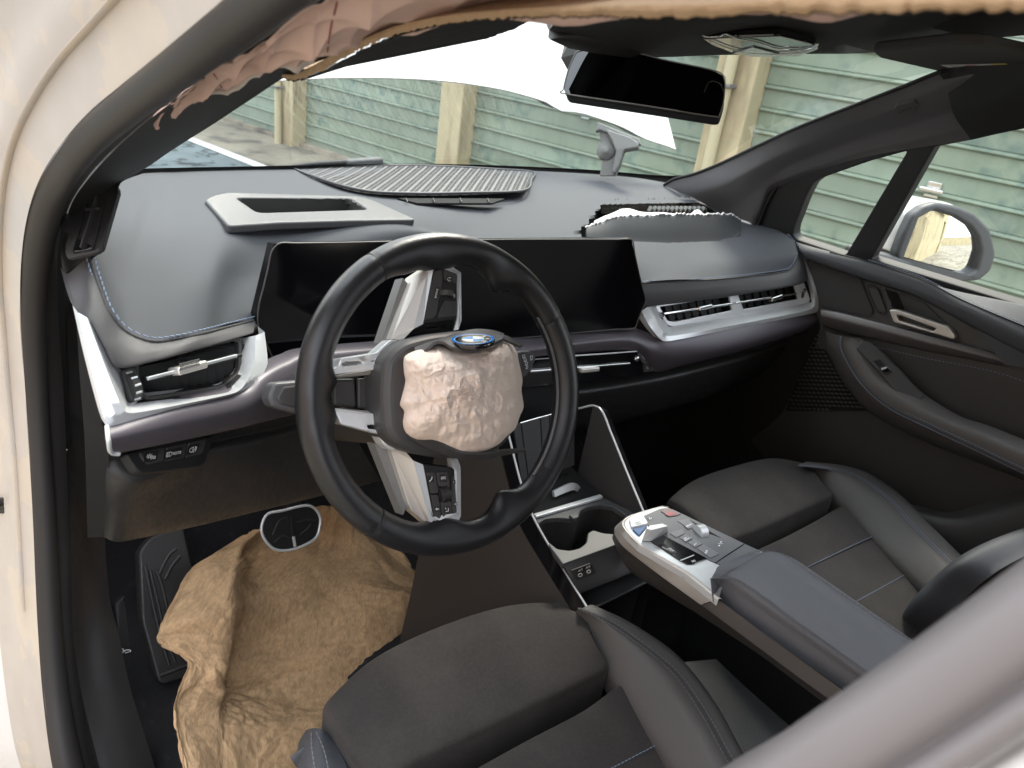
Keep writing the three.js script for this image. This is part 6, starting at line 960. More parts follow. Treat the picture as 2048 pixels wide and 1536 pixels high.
{
  const s = thing('seat', 'far front seat beside the console, dark suede cushion with blue seams', 'car seat', V(0.4, 0.25, 0.3));
  const f = lineY([[1334, 1006], [1385, 969], [1450, 945], [1530, 926], [1588, 933], [1600, 941]], 0.605), m = lineY([[1375, 1034], [1440, 1002], [1510, 975], [1580, 955], [1622, 958], [1634, 968]], 0.612), b = lineY([[1436, 1096], [1508, 1072], [1570, 1044], [1622, 1020], [1655, 1006], [1664, 1000]], 0.603);
  part(s, 'thigh_pad', cushion(dense(net([f, m, b], 30, 30), 60, 50, 0.75), 0.016, 0.08, { pu: 6, pv: 5, down: V(0, -1, 0) }), M.suede);
  const cf = lineY([[1470, 1122], [1560, 1082], [1625, 1048], [1672, 1020], [1688, 1012]], 0.592), cm = lineY([[1580, 1222], [1660, 1178], [1715, 1140], [1762, 1100], [1776, 1092]], 0.584), cb = lineY([[1740, 1340], [1800, 1290], [1850, 1240], [1890, 1190], [1900, 1178]], 0.572);
  part(s, 'seat_cushion', cushion(dense(net([cf, cm, cb], 30, 30), 50, 50, 0.75), 0.012, 0.05, { pu: 8, pv: 8, down: V(0, -1, 0) }), M.suede);
  blueSeam(s, lineY([[1615, 1134], [1680, 1103], [1744, 1073]], 0.6015)); blueSeam(s, lineY([[1710, 1204], [1765, 1174], [1816, 1146]], 0.592));
  part(s, 'seam', tube(lineY([[1615, 1136], [1680, 1105], [1744, 1075]], 0.599), 0.0012), M.black); part(s, 'seam', tube(lineY([[1710, 1206], [1765, 1176], [1816, 1148]], 0.59), 0.0012), M.black);
  const i0 = lineY([[1602, 942], [1640, 972], [1690, 1014], [1745, 1073], [1820, 1146], [1870, 1195]], 0.602), c1 = lineY([[1597, 932], [1660, 939], [1710, 952], [1775, 997], [1830, 1057], [1905, 1132]], 0.642), c2 = lineY([[1618, 929], [1690, 936], [1740, 952], [1800, 992], [1860, 1052], [1930, 1122]], 0.632), c3 = c2.map((p) => p.clone().add(V(0.02, -0.12, 0.01)));
  const bm = c1.map((p, i) => mix(i0[i], p, 0.55).add(V(0, 0.012, 0)));
  const bol = part(s, 'bolster', fromGrid(net([i0.map((p) => p.clone().add(V(0.004, -0.04, 0))), i0, bm, c1, c2, c3], 60, 50, 0.45, 0.45)), M.leatherGrey);
  for (const k of [-0.004, 0.004]) part(bol, 'stitching', stitchRow(even(c1.map((p) => p.clone().add(V(k, 0.0022, 0))), 80), { up: V(-0.3, 1, 0).normalize(), r: 0.0006, len: 0.004, gap: 0.002 }), M.thread, { kind: 'stuff' });
  const b0 = [[1786, 1292, 0.33], [1808, 1226, 0.35], [1860, 1164, 0.365], [1935, 1104, 0.385], [2048, 1056, 0.41], [2200, 1010, 0.44]], b1 = [[1800, 1290, 0.318], [1836, 1228, 0.332], [1886, 1172, 0.346], [1958, 1120, 0.366], [2048, 1080, 0.386], [2200, 1036, 0.42]], b2 = [[1835, 1310, 0.318], [1880, 1250, 0.33], [1935, 1200, 0.345], [2005, 1155, 0.365], [2090, 1115, 0.385], [2230, 1070, 0.42]], b3 = [[1900, 1360, 0.34], [1960, 1300, 0.355], [2020, 1250, 0.372], [2090, 1205, 0.39], [2170, 1165, 0.41], [2290, 1120, 0.445]];
  const bN = net([b0.map((q) => atZ(...q).add(V(0.015, 0, 0.05))), b0.map((q) => atZ(...q)), b1.map((q) => atZ(...q)), b2.map((q) => atZ(...q)), b3.map((q) => atZ(...q))], 60, 40), bk = part(s, 'backrest_bolster', fromGrid(bN), M.leather);
  for (const k of [0.45, -0.45]) part(bk, 'stitching', stitchRow(even(bN[20].map((p, i) => toEye(mix(p, bN[k > 0 ? 21 : 19][i], Math.abs(k)), 0.0012)), 90), { up: (p) => EYE.clone().sub(p).normalize(), len: 0.004, gap: 0.002, r: 0.0008 }), M.threadGrey, { kind: 'stuff' });
  part(bk, 'seam', tube(bN[20].filter((_, i) => i % 4 === 0).map((q) => toEye(q, 0.0004)), 0.0014, { n: 80 }), M.black);
  part(s, 'backrest', merge([boxAt(V(0.45, 0.9, 0.9), [0.48, 0.62, 0.14], new THREE.Quaternion().setFromAxisAngle(V(1, 0, 0), 0.32), 0.06), boxAt(V(0.45, 1.3, 1.05), [0.27, 0.18, 0.1], new THREE.Quaternion().setFromAxisAngle(V(1, 0, 0), 0.2), 0.04)]), M.leather);
  part(s, 'seat_base', boxAt(V(0.42, 0.4, 0.3), [0.42, 0.22, 0.5], null, 0.03), M.black);
}

// ------------------------------------------------------------------ far door, its glass and its mirror
const doorX = (l, x) => l.map(([a, b, c]) => atX(a, b, c ?? x));
{
  const d = thing('door', 'closed far-side front door with dark trim, silver pull handle and divided window', 'car door', V(0.75, 0.4, 0)); d.userData.kind = 'thing';
  const hRec = [[1770, 577], [1846, 604], [1868, 626], [1898, 652], [1800, 622], [1786, 616]];
  const card = fromGrid(net([doorX([[1560, 484], [1690, 520], [1850, 570], [2048, 630], [2250, 690]], 0.742), doorX([[1590, 560], [1690, 600], [1850, 650], [2048, 720], [2250, 780]], 0.738), doorX([[1640, 650], [1720, 680], [1850, 720], [2048, 780], [2250, 850]], 0.738), doorX([[1600, 760], [1720, 800], [1850, 860], [2048, 920], [2250, 980]], 0.745), doorX([[1560, 830], [1720, 940], [1850, 990], [2048, 1050], [2250, 1100]], 0.745), doorX([[1500, 880], [1640, 1040], [1800, 1120], [2048, 1250], [2250, 1400]], 0.76)], 90, 90, 0.4, 0.4));
  part(d, 'door_card', cut(card, hRec), M.plastic);
  part(d, 'belt_pad', fromGrid(net([doorX([[1590, 488], [1690, 520], [1800, 553], [1900, 585], [2048, 618], [2200, 655]], 0.765), doorX([[1592, 484], [1692, 514], [1800, 547], [1900, 579], [2048, 611], [2200, 648]], 0.755), doorX([[1596, 490], [1720, 519], [1840, 557], [1925, 600], [2048, 652], [2200, 715]], 0.722), doorX([[1602, 502], [1712, 536], [1800, 566], [1890, 604], [2040, 672], [2200, 745]], 0.712), doorX([[1612, 517], [1715, 553], [1774, 572], [1846, 598], [2020, 690], [2200, 780]], 0.718), doorX([[1612, 520], [1715, 556], [1774, 575], [1846, 601], [2015, 694], [2200, 785]], 0.738)], 80, 50, 0.4, 0.4)), M.leather);
  for (const k of [4, -4]) seamStitch(d, doorX([[1735, 523], [1840, 557], [1925, 600], [2048, 652], [2200, 715]], 0.7215).map((p) => { const q = seen(p); return [q[0], q[1], p.z]; }), k, M.thread, { len: 0.004, gap: 0.002, r: 0.0006 });
  part(d, 'belt_seam', tube(doorX([[1660, 504], [1735, 523], [1840, 557], [1925, 600], [2048, 652], [2200, 715]], 0.7212), 0.0012, { n: 60 }), M.black);
  part(d, 'upper_panel', sheet([doorX([[1846, 599], [1905, 624], [1946, 650], [1986, 700], [2006, 729]], 0.724), doorX([[1880, 606], [1950, 640], [1996, 672], [2040, 715], [2060, 740]], 0.7225), doorX([[2000, 660], [2060, 690], [2110, 720], [2160, 760], [2180, 790]], 0.72)], 40, 20), M.leather);
  const pd = plane(atX(1617, 520, 0.735), atX(1903, 652, 0.735), atX(1643, 611, 0.736));
  const gr = part(d, 'speaker_grille', plate(pd, [[1615, 520], [1712, 551], [1721, 559], [1746, 621], [1743, 630], [1731, 630], [1641, 612]], 0.004, { bevel: 0.001, round: 0.004, lift: 0.001 }), phys('ribbed dark grille', 0.028, 0.026, 0.026, 0.6, { bumpMap: sized(T.fine, 0.05), bumpScale: 0.0012 }));
  part(gr, 'grille_line', tube([[1615, 520], [1712, 551], [1721, 559], [1746, 621], [1743, 630], [1731, 630], [1641, 612]].map((q) => onP(...q, pd, 0.002)), 0.0008, { n: 90 }), M.black);
  part(d, 'badge_plate', plate(pd, [[1736, 574], [1756, 578], [1773, 623], [1757, 624]], 0.003, { bevel: 0.0008, round: 0.004, lift: 0.0012 }), M.plastic);
  part(d, 'badge_line', tube([[1736, 574], [1756, 578], [1773, 623], [1757, 624]].map((q) => onP(...q, pd, 0.0014)), 0.0007, { closed: true, n: 60, kind: 'catmullrom' }), M.void);
  { const a = hRec.map((q) => onP(...q, pd)), c = a.map((p) => p.clone().add(V(0.035, -0.004, 0.01))); part(d, 'handle_recess', merge([sheet([[...a, a[0]], [...c, c[0]]], 50, 4, 0), fan([c])]), M.plasticGrey); }
  part(d, 'door_handle', plate(pd, [[1784, 618], [1800, 618], [1903, 652], [1917, 671], [1913, 677], [1884, 668], [1793, 643]], 0.012, { bevel: 0.002, round: 0.004, lift: 0.014, holes: [[[[1799, 628], [1812, 631], [1878, 655], [1872, 661], [1804, 640]], 0.002]] }), M.silverWarm);
  part(d, 'trim_strip', fromGrid(net([doorX([[1640, 616], [1690, 625], [1850, 666], [1995, 707], [2007, 728]], 0.74), doorX([[1642, 619], [1690, 628], [1850, 669], [1995, 709], [2008, 729]], 0.728), doorX([[1642, 632], [1690, 643], [1850, 684], [1996, 720], [2006, 730]], 0.722), doorX([[1644, 650], [1690, 664], [1850, 699], [1997, 729], [2006, 731]], 0.73), doorX([[1644, 652], [1690, 667], [1850, 702], [1997, 731], [2006, 732]], 0.742)], 60, 24, 0.4, 0.3)), M.satinDark);
  part(d, 'middle_panel', sheet([doorX([[1720, 676], [1850, 706], [1997, 736], [2120, 780], [2250, 820]], 0.74), doorX([[1760, 720], [1870, 775], [2000, 800], [2120, 830], [2250, 870]], 0.748), doorX([[1840, 800], [1900, 830], [1990, 855], [2100, 905], [2250, 960]], 0.75)], 40, 24), M.leather);
  seamStitch(d, doorX([[1735, 690], [1850, 716], [1997, 746], [2120, 790]], 0.739).map((p) => { const q = seen(p); return [q[0], q[1], p.z]; }), 0, M.thread, { len: 0.004, gap: 0.003, r: 0.0005 });
  // armrest
  const low = doorX([[1650, 661], [1658, 706], [1690, 768], [1735, 820], [1810, 862], [1900, 900], [2048, 957], [2200, 1020]], 0.7), st = doorX([[1686, 672], [1685, 692], [1722, 760], [1775, 809], [1861, 853], [1950, 895], [2048, 942], [2200, 1005]], 0.662), top = doorX([[1700, 675], [1704, 690], [1745, 752], [1800, 790], [1885, 836], [1965, 868], [2048, 905], [2200, 970]], 0.668), inn = doorX([[1724, 679], [1760, 700], [1800, 740], [1848, 788], [1920, 832], [1975, 850], [2048, 879], [2200, 940]], 0.712), inn2 = inn.map((p) => p.clone().add(V(0.03, -0.03, 0)));
  const arm = part(d, 'armrest', fromGrid(net([low.map((p) => p.clone().add(V(0.045, -0.02, 0))), low, low.map((p, i) => mix(p, st[i], 0.55).add(V(-0.006, 0, 0))), st, top, inn, inn2], 100, 60, 0.4, 0.4)), M.leatherGrey);
  const sl = st.map((p) => { const q = seen(p); return [q[0], q[1], p.z]; }); for (const k of [4.5, -4.5]) seamStitch(arm, sl, k, M.thread, { len: 0.004, gap: 0.002, r: 0.00065 });
  part(arm, 'seam', tube(st.map((p) => toEye(p, 0.0008)), 0.0013, { n: 90 }), M.leather);
  const sp = plane(atX(1716, 694, 0.678), atX(1745, 675, 0.7), atX(1838, 800, 0.69)); sp.p.addScaledVector(sp.n, 0.006);
  const sw = part(arm, 'switch_panel', plate(sp, [[1712, 695], [1724, 680], [1742, 684], [1847, 790], [1842, 797], [1816, 807], [1796, 790], [1760, 745]], 0.014, { bevel: 0.002, round: 0.005 }), M.plastic);
  part(sw, 'window_switch', merge([plate(sp, [[1747, 722], [1760, 719], [1783, 744], [1769, 748]], 0.004, { bevel: 0.0004, lift: 0.0006 })]), M.void);
  part(sw, 'switch_key', plate(sp, [[1760, 736], [1773, 733], [1783, 744], [1769, 748]], 0.008, { bevel: 0.001, lift: 0.004 }), M.gloss);
  part(sw, 'switch_edge', bar(onP(1763, 739, sp, 0.0045), onP(1773, 735, sp, 0.0045), 0.003, 0.002, sp.n), M.silver);
  // lower speaker cover of crossed ribs, pocket
  const lg = doorX([[1640, 662], [1655, 700], [1690, 760], [1745, 822]], 0.742), lg2 = doorX([[1600, 745], [1600, 765], [1590, 790], [1578, 822]], 0.742), lp = plane(atX(1650, 670, 0.7405), atX(1740, 820, 0.7405), atX(1580, 820, 0.7405));
  const g2 = part(d, 'lower_grille', plate(lp, [[1636, 662], [1652, 700], [1690, 762], [1742, 822], [1572, 822], [1600, 740]], 0.004, { bevel: 0.0005 }), M.void);
  const ribs = []; const poly = [[1636, 662], [1652, 700], [1690, 762], [1742, 822], [1572, 822], [1600, 740]];
  for (let r = 0; r < 19; r++) for (let c = 0; c < 20; c++) { const x = 1565 + c * 9 + (r % 2) * 4.5, y = 668 + r * 8.2 + c * 0.4; if (!inside(x - 2, y, poly) || !inside(x + 3, y + 2, poly)) continue; const a = onP(x, y, lp, 0.0015); ribs.push(bar(onP(x - 3, y - 1, lp, 0.0012), onP(x + 3, y + 1, lp, 0.0012), 0.0035, 0.004, lp.n)); }
  part(g2, 'grille_rib', merge(ribs), M.plastic, { kind: 'stuff' });
  part(d, 'door_pocket', sheet([doorX([[1780, 1000], [1830, 1010], [1895, 1024], [1963, 1007], [2048, 979], [2200, 930]], 0.735), doorX([[1800, 1030], [1850, 1040], [1920, 1050], [1990, 1040], [2060, 1020], [2200, 980]], 0.70), doorX([[1830, 1120], [1880, 1130], [1950, 1140], [2020, 1130], [2080, 1110], [2220, 1080]], 0.69), doorX([[1850, 1300], [1900, 1310], [1960, 1310], [2040, 1300], [2100, 1290], [2240, 1260]], 0.71)], 40, 20), M.plastic);
  // window frame and panes
  const fp = plane(atX(1592, 480, 0.768), atX(2048, 606, 0.768), atX(1813, 303, 0.715));
  const h1 = [[1640, 357], [1625, 368], [1611, 395], [1588, 455], [1586, 470], [1593, 479], [1690, 511], [1814, 302], [1740, 322]], h2 = [[1869, 294], [1743, 518], [2048, 612], [2320, 700], [2320, 180], [2048, 256], [1943, 280]];
  part(d, 'window_frame', plate(fp, [[1480, 480], [1520, 395], [1560, 345], [1700, 290], [1850, 250], [2048, 205], [2400, 120], [2400, 740], [2048, 632], [1700, 528], [1560, 497]], 0.03, { bevel: 0.003, holes: [[h1, 0.006], [h2, 0.004]] }), M.black);
  const back = (h, k) => h.map((q) => onP(...q, fp, k)); part(d, 'quarter_pane', fan([back(h1, -0.016)]), M.glass); part(d, 'window_pane', fan([back(h2, -0.016)]), M.glass);
  for (const x of [0, 8]) part(d, 'frame_seal', tube([[1500 + x, 470], [1512 + x, 440], [1526 + x, 405], [1550 + x, 365]].map((q) => onP(...q, fp, 0.006)), 0.003), M.rubber);
}
{ // wing mirror
  const c = atX(1885, 486, 1.0), n = V(-0.475, 0.075, 0.88).normalize(), mp = { p: c, n };
  const m = thing('wing_mirror', 'white wing mirror outside the far door window reflecting a cream wall', 'wing mirror', c);
  const ring = [[1846, 411], [1870, 404], [1910, 411], [1945, 426], [1977, 458], [1988, 506], [1978, 541], [1955, 560], [1890, 565], [1830, 556], [1796, 538], [1788, 508], [1805, 463], [1822, 428]], gl = [[1848, 421], [1870, 422], [1905, 433], [1935, 451], [1951, 472], [1958, 502], [1950, 538], [1937, 546], [1822, 544], [1806, 533], [1804, 518], [1822, 470], [1838, 428]];
  part(m, 'housing', plate(mp, ring, 0.03, { bevel: 0.008, round: 0.01, seg: 4, lift: 0.008, holes: [[gl, 0.006]] }), M.plasticGrey);
  const cap = [[1846, 404], [1872, 401], [1912, 408], [1947, 424], [1979, 457], [1989, 500], [1970, 510], [1900, 520], [1790, 508], [1803, 460], [1820, 425]]; part(m, 'cap', plate({ p: c.clone().addScaledVector(n, -0.02), n }, cap, 0.13, { bevel: 0.03, round: 0.012, seg: 6 }), M.paint);
  part(m, 'lower_shell', plate({ p: c.clone().addScaledVector(n, -0.021), n }, [[1790, 509], [1900, 521], [1970, 511], [1987, 506], [1978, 541], [1955, 560], [1890, 564], [1830, 556], [1798, 538]], 0.11, { bevel: 0.025, round: 0.01, seg: 4 }), M.plasticGrey);
  { // slightly domed glass
    const gp = { p: c.clone().addScaledVector(n, 0.001), n }, o = gl.map((q) => onP(...q, gp)), mid = o.reduce((a, p) => a.add(p), V(0, 0, 0)).divideScalar(o.length), e = even(o, 60, true), P = [];
    for (let k = 0; k <= 14; k++) P.push(e.map((p) => { const q = mix(mid, p, k / 14 * 1.02); return q.addScaledVector(n, -q.distanceToSquared(mid) / (2 * 0.7)); }));
    part(m, 'mirror_glass', fromGrid(P), M.mirror);
  }
  part(m, 'foot', bar(atX(1700, 505, 0.8), atX(1830, 535, 0.98), 0.05, 0.03, V(0, 1, 0)), M.plasticGrey);
}

// ------------------------------------------------------------------ overhead: header, mirror, visor, torn headliner, curtain airbag
{
  const h = thing('roof_console', 'black roof console panel above the windscreen with a reading lamp', 'roof console', V(0.1, 1.44, -0.1));
  part(h, 'panel', sheet([lineZ([[1090, 40, -0.3], [1180, 70, -0.3], [1300, 100, -0.28], [1450, 95, -0.25], [1600, 95, -0.21], [1760, 95, -0.14], [1960, 75, -0.05]]), lineZ([[1098, 60, -0.27], [1150, 95, -0.265], [1280, 114, -0.25], [1440, 110, -0.22], [1600, 108, -0.18], [1750, 105, -0.11], [1950, 85, -0.02]]), lineZ([[1110, 45, -0.22], [1200, 70, -0.2], [1310, 85, -0.18], [1450, 80, -0.15], [1600, 82, -0.11], [1760, 82, -0.05], [1960, 60, 0.03]]), lineZ([[1150, 10, -0.1], [1260, 20, -0.08], [1380, 24, -0.06], [1500, 22, -0.03], [1640, 24, 0.0], [1800, 20, 0.05], [2000, 10, 0.12]]), lineZ([[1150, -60, 0.05], [1260, -60, 0.06], [1380, -60, 0.08], [1500, -60, 0.1], [1640, -60, 0.13], [1800, -60, 0.17], [2050, -70, 0.24]])], 90, 50, 0.5, 0.4), M.headliner);
  const c = part(h, 'sensor_cover', sheet([lineZ([[1096, 74, -0.265], [1104, 50, -0.27], [1140, 38, -0.27], [1190, 30, -0.26]]), lineZ([[1102, 80, -0.25], [1130, 72, -0.235], [1170, 62, -0.225], [1230, 50, -0.22]]), lineZ([[1128, 92, -0.25], [1170, 94, -0.23], [1230, 92, -0.215], [1290, 84, -0.21]]), lineZ([[1138, 97, -0.26], [1200, 108, -0.25], [1270, 116, -0.24], [1330, 112, -0.23]])], 40, 30, 0.5, 0.4), M.pillarDark);
  const pl = plane(atZ(1405, 74, -0.17), atZ(1636, 88, -0.09), atZ(1520, 106, -0.2)); pl.p.addScaledVector(pl.n, 0.004);
  const lamp = part(h, 'reading_lamp', plate(pl, [[1405, 70], [1449, 67], [1557, 63], [1632, 82], [1637, 92], [1598, 106], [1504, 105], [1463, 98], [1422, 82]], 0.012, { bevel: 0.003, round: 0.006, lift: 0.006 }), M.gloss);
  part(lamp, 'lamp_rim', tube([[1404, 70], [1418, 74], [1440, 72], [1449, 68], [1480, 78], [1515, 85], [1560, 98], [1600, 100], [1632, 92], [1636, 86]].map((q) => onP(...q, pl, 0.008)), 0.0013, { n: 90 }), M.chrome);
  part(lamp, 'lamp_rim', tube([[1422, 82], [1463, 98], [1504, 106], [1560, 108], [1610, 104], [1634, 94]].map((q) => onP(...q, pl, 0.008)), 0.001, { n: 60 }), M.silver);
  part(lamp, 'lens', plate(pl, [[1466, 96], [1508, 84], [1560, 98], [1548, 103], [1505, 103]], 0.004, { bevel: 0.0008, lift: 0.0082 }), phys('clear grey lens', 0.12, 0.125, 0.13, 0.1, { clearcoat: 1 }));
}
{ // rear-view mirror
  const pl = plane(atD(1140, 150, 1.2), atD(1440, 190, 1.13), atD(1300, 215, 1.155)), m = thing('rear_view_mirror', 'dark interior mirror with a thin bright rim hanging below the roof console', 'rear-view mirror', atD(1290, 165, 1.17));
  const o = [[1156, 103], [1180, 100], [1264, 105], [1334, 121], [1424, 140], [1447, 152], [1450, 166], [1447, 204], [1438, 231], [1428, 233], [1305, 214], [1132, 188], [1127, 178], [1137, 138], [1150, 109]];
  part(m, 'housing', plate(pl, o, 0.03, { bevel: 0.008, round: 0.01, seg: 4, lift: -0.001 }), M.black);
  part(m, 'glass', plate(pl, o, 0.004, { bevel: 0.0008, round: 0.01, lift: 0.001 }), phys('mirror toned dark for the cabin reflection', 0.07, 0.07, 0.072, 0.02, { metalness: 1 }));  // dark tint painted in, in place of a dark cabin reflected
  part(m, 'bright_rim', tube(o.map((q) => onP(...q, pl, 0.0015)), 0.0009, { closed: true, n: 160, kind: 'catmullrom', sides: 6 }), M.castGrey);
  part(m, 'mount', new ConvexGeometry([[1122, 116, 1.22], [1135, 92, 1.22], [1190, 96, 1.2], [1240, 112, 1.22], [1150, 150, 1.25], [1137, 143, 1.22], [1130, 84, 1.3], [1220, 96, 1.3]].map((q) => atD(...q))), M.pillarDark);
}
{ // sun visor of the far side
  const pl = plane(atY(1750, 106, 1.415), atY(2048, 176, 1.405), atY(2048, 106, 1.44)), v = thing('sun_visor', 'dark sun visor folded up on the far side with a white warning label', 'sun visor', onP(1900, 130, pl));
  part(v, 'panel', plate(pl, [[1744, 105], [1758, 116], [1880, 144], [1952, 168], [2048, 176], [2240, 186], [2240, 110], [2048, 108], [1965, 90], [1900, 88], [1755, 103]], 0.016, { bevel: 0.005, round: 0.006, seg: 4 }), phys('dark grey visor cloth', 0.045, 0.042, 0.04, 0.85, { bumpMap: T.weave, bumpScale: 0.0002 }));
  const tex = print(512, 160, '#c9c8c6', (x) => { x.strokeStyle = '#b0353c'; x.lineWidth = 9; x.beginPath(); x.ellipse(220, 62, 92, 46, 0, 0, 7); x.stroke(); x.beginPath(); x.moveTo(150, 34); x.lineTo(290, 92); x.stroke(); x.lineWidth = 5; x.strokeStyle = '#8a5a5c'; x.beginPath(); x.arc(196, 56, 18, 0, 7); x.stroke(); x.beginPath(); x.moveTo(214, 60); x.lineTo(262, 70); x.stroke(); x.fillStyle = '#e3c65a'; x.fillRect(400, 0, 112, 160); x.fillStyle = '#8d8a86'; for (let k = 0; k < 4; k++) x.fillRect(60 + k * 12, 118 + k * 9, 260, 3); x.fillStyle = '#9c843c'; x.fillRect(412, 60, 80, 6); x.fillRect(412, 90, 70, 5); });
  part(v, 'warning_label', decal([[1880, 129], [2010, 126], [2090, 149], [1950, 152]].map((q) => onP(...q, pl)), 0.0006), printed('label print', tex, 0.6));
}
{ // torn headliner along the roof rail on the near side
  const low = [[566, 156, -0.562], [590, 161, -0.562], [640, 142, -0.562], [682, 119, -0.56], [742, 89, -0.56], [800, 67, -0.56], [900, 46, -0.56], [1000, 37, -0.56], [1150, 32, -0.562], [1300, 34, -0.565], [1420, 35, -0.565], [1500, 28, -0.565], [1700, 25, -0.568], [2048, 20, -0.57], [2300, 16, -0.572]], up = [[566, 149, -0.565], [592, 148, -0.565], [640, 123, -0.565], [684, 99, -0.565], [742, 71, -0.562], [800, 50, -0.562], [900, 30, -0.562], [1000, 20, -0.562], [1150, 13, -0.565], [1300, 10, -0.568], [1420, 8, -0.568], [1500, 2, -0.568], [1700, -3, -0.57], [2048, -10, -0.572], [2300, -14, -0.575]];
  const A = even(doorX(low), 220), B = even(doorX(up), 220); reseed(5); A.forEach((p) => p.add(V((rnd() - 0.5) * 0.002, (rnd() - 0.5) * 0.0016, (rnd() - 0.5) * 0.001)));
  const t = thing('headliner', 'torn headliner board with a ragged brown fibre edge under the near roof rail', 'headliner', A[110]);
  const M1 = A.map((p, i) => mix(p, B[i], 0.5).add(V(-0.001, 0.002 * (fbm(i * 0.35, 2, 5, 3) - 0.5), 0.002 * (fbm(i * 0.3, 9, 5, 3) - 0.5))));
  part(t, 'torn_edge', fromGrid([A, A.map((p, i) => mix(p, M1[i], 0.6)), M1, M1.map((p, i) => mix(p, B[i], 0.5)), B]), M.board);
  part(t, 'cloth_face', fromGrid([A.map((p) => p.clone().add(V(0.0005, -0.0006, 0))), A.map((p) => p.clone().add(V(0.05, 0.012, -0.02))), A.map((p) => p.clone().add(V(0.22, 0.05, -0.05)))]), M.headliner);
  part(t, 'board_top', fromGrid([B, B.map((p) => p.clone().add(V(0.1, 0.04, -0.02)))]), M.board);
  part(t, 'tape', slab(net([[[617, 127], [660, 108]].map(([x, y]) => atX(x, y, -0.545)), [[620, 121], [650, 107]].map(([x, y]) => atX(x, y, -0.55))], 6, 3), 0.001), M.white);
}
{ // deployed curtain airbag hanging from the roof rail
  const up = [[306, 240, -0.1], [350, 202, -0.045], [405, 163, 0.015], [462, 124, 0.07], [540, 70, 0.125], [640, 0, 0.175], [760, -60, 0.22], [1000, -70, 0.29], [1400, -60, 0.37], [1900, -60, 0.44]], mid = [[312, 238, -0.1], [362, 208, -0.05], [425, 172, 0.012], [490, 128, 0.065], [565, 90, 0.125], [660, 50, 0.16], [780, 20, 0.185], [1000, -10, 0.25], [1400, -15, 0.36], [1900, -18, 0.42]], lo = [[320, 234, -0.11], [368, 209, -0.07], [432, 178, -0.01], [500, 140, 0.045], [566, 126, 0.085], [650, 118, 0.095], [760, 78, 0.115], [1000, 30, 0.2], [1400, 20, 0.33], [1900, 10, 0.4]];
  const N = net([up, mid, lo].map(lineZ), 240, 60), nn = normalsOf(N), s = faceEye(N);
  const Q = N.map((r, j) => r.map((p, i) => { const a = i / 240, b = j / 60, w = 0.35 * (fbm(a * 7, b * 1.5, 21, 2) - 0.5), f1 = tri(b * 1.3 + a * 2.2 + w), f2 = tri(b * 2.4 - a * 5 + w * 2), f3 = tri(a * 9 + b * 0.7 + w); return p.clone().addScaledVector(nn[j][i], s * (0.007 * f1 * f1 + 0.0035 * f2 * f2 * fbm(a * 9, b * 2, 3, 2) * 2 + 0.003 * f3 * f3 * f3 - 0.003)); }));
  const c = thing('curtain_airbag', 'pink fabric curtain airbag sagging from the near roof rail above the windscreen pillar', 'airbag', Q[30][120]);
  part(c, 'cloth', slab(Q, 0.0015), M.curtain);
  const near = (x, y) => { let best = 1e9, b = null; Q.forEach((r) => r.forEach((p) => { const q = seen(p), d = Math.hypot(q[0] - x, q[1] - y); if (d < best) { best = d; b = p; } })); return toEye(b, 0.0015); };
  part(c, 'red_seam', stitchRow([[673, 4], [668, 22], [661, 48], [657, 76], [656, 104]].map((q) => near(...q)), { up: (p) => EYE.clone().sub(p).normalize(), len: 0.003, gap: 0.0004, r: 0.0005 }), M.threadRed, { kind: 'stuff' });
  part(c, 'red_seam', stitchRow([[425, 146], [433, 156], [437, 166], [446, 176]].map((q) => near(...q)), { up: (p) => EYE.clone().sub(p).normalize(), len: 0.003, gap: 0.001, r: 0.0005 }), M.threadRed, { kind: 'stuff' });
  const edge = Q[60].slice(6, 128).map((p) => p.clone().add(V(0, -0.001, 0.001))); part(c, 'hem', sweep(edge, ringProfile(0.0022, 0.0012, 8), V(0, 1, 0)), phys('off-white felt hem', 0.42, 0.38, 0.34, 0.95));
}

// ------------------------------------------------------------------ at the driver's feet
{
  const pl = plane(atZ(282, 1110, -0.52), atZ(380, 1090, -0.52), atZ(330, 1366, -0.4)), f = thing('footrest', 'black ribbed plastic foot rest, dusty, left of the brake pedal', 'foot rest', onP(320, 1360, pl));
  part(f, 'pad', plate(pl, [[278, 1105], [300, 1076], [366, 1050], [386, 1140], [440, 1335], [326, 1369], [316, 1362], [284, 1243]], 0.03, { bevel: 0.004, round: 0.008, seg: 3 }), M.plasticDusty);
  const lines = [[[290, 1130], [300, 1180], [318, 1260], [338, 1330]], [[300, 1140], [312, 1190], [330, 1265], [350, 1325]], [[312, 1140], [322, 1165], [340, 1240], [366, 1318]], [[318, 1148], [338, 1110], [352, 1098]], [[330, 1158], [345, 1130], [360, 1112]], [[320, 1352], [350, 1340], [400, 1322]]];
  for (const l of lines) part(f, 'rib', tube(l.map((q) => onP(...q, pl, 0.0)), 0.0032, { n: 30 }), M.plasticDusty);
}
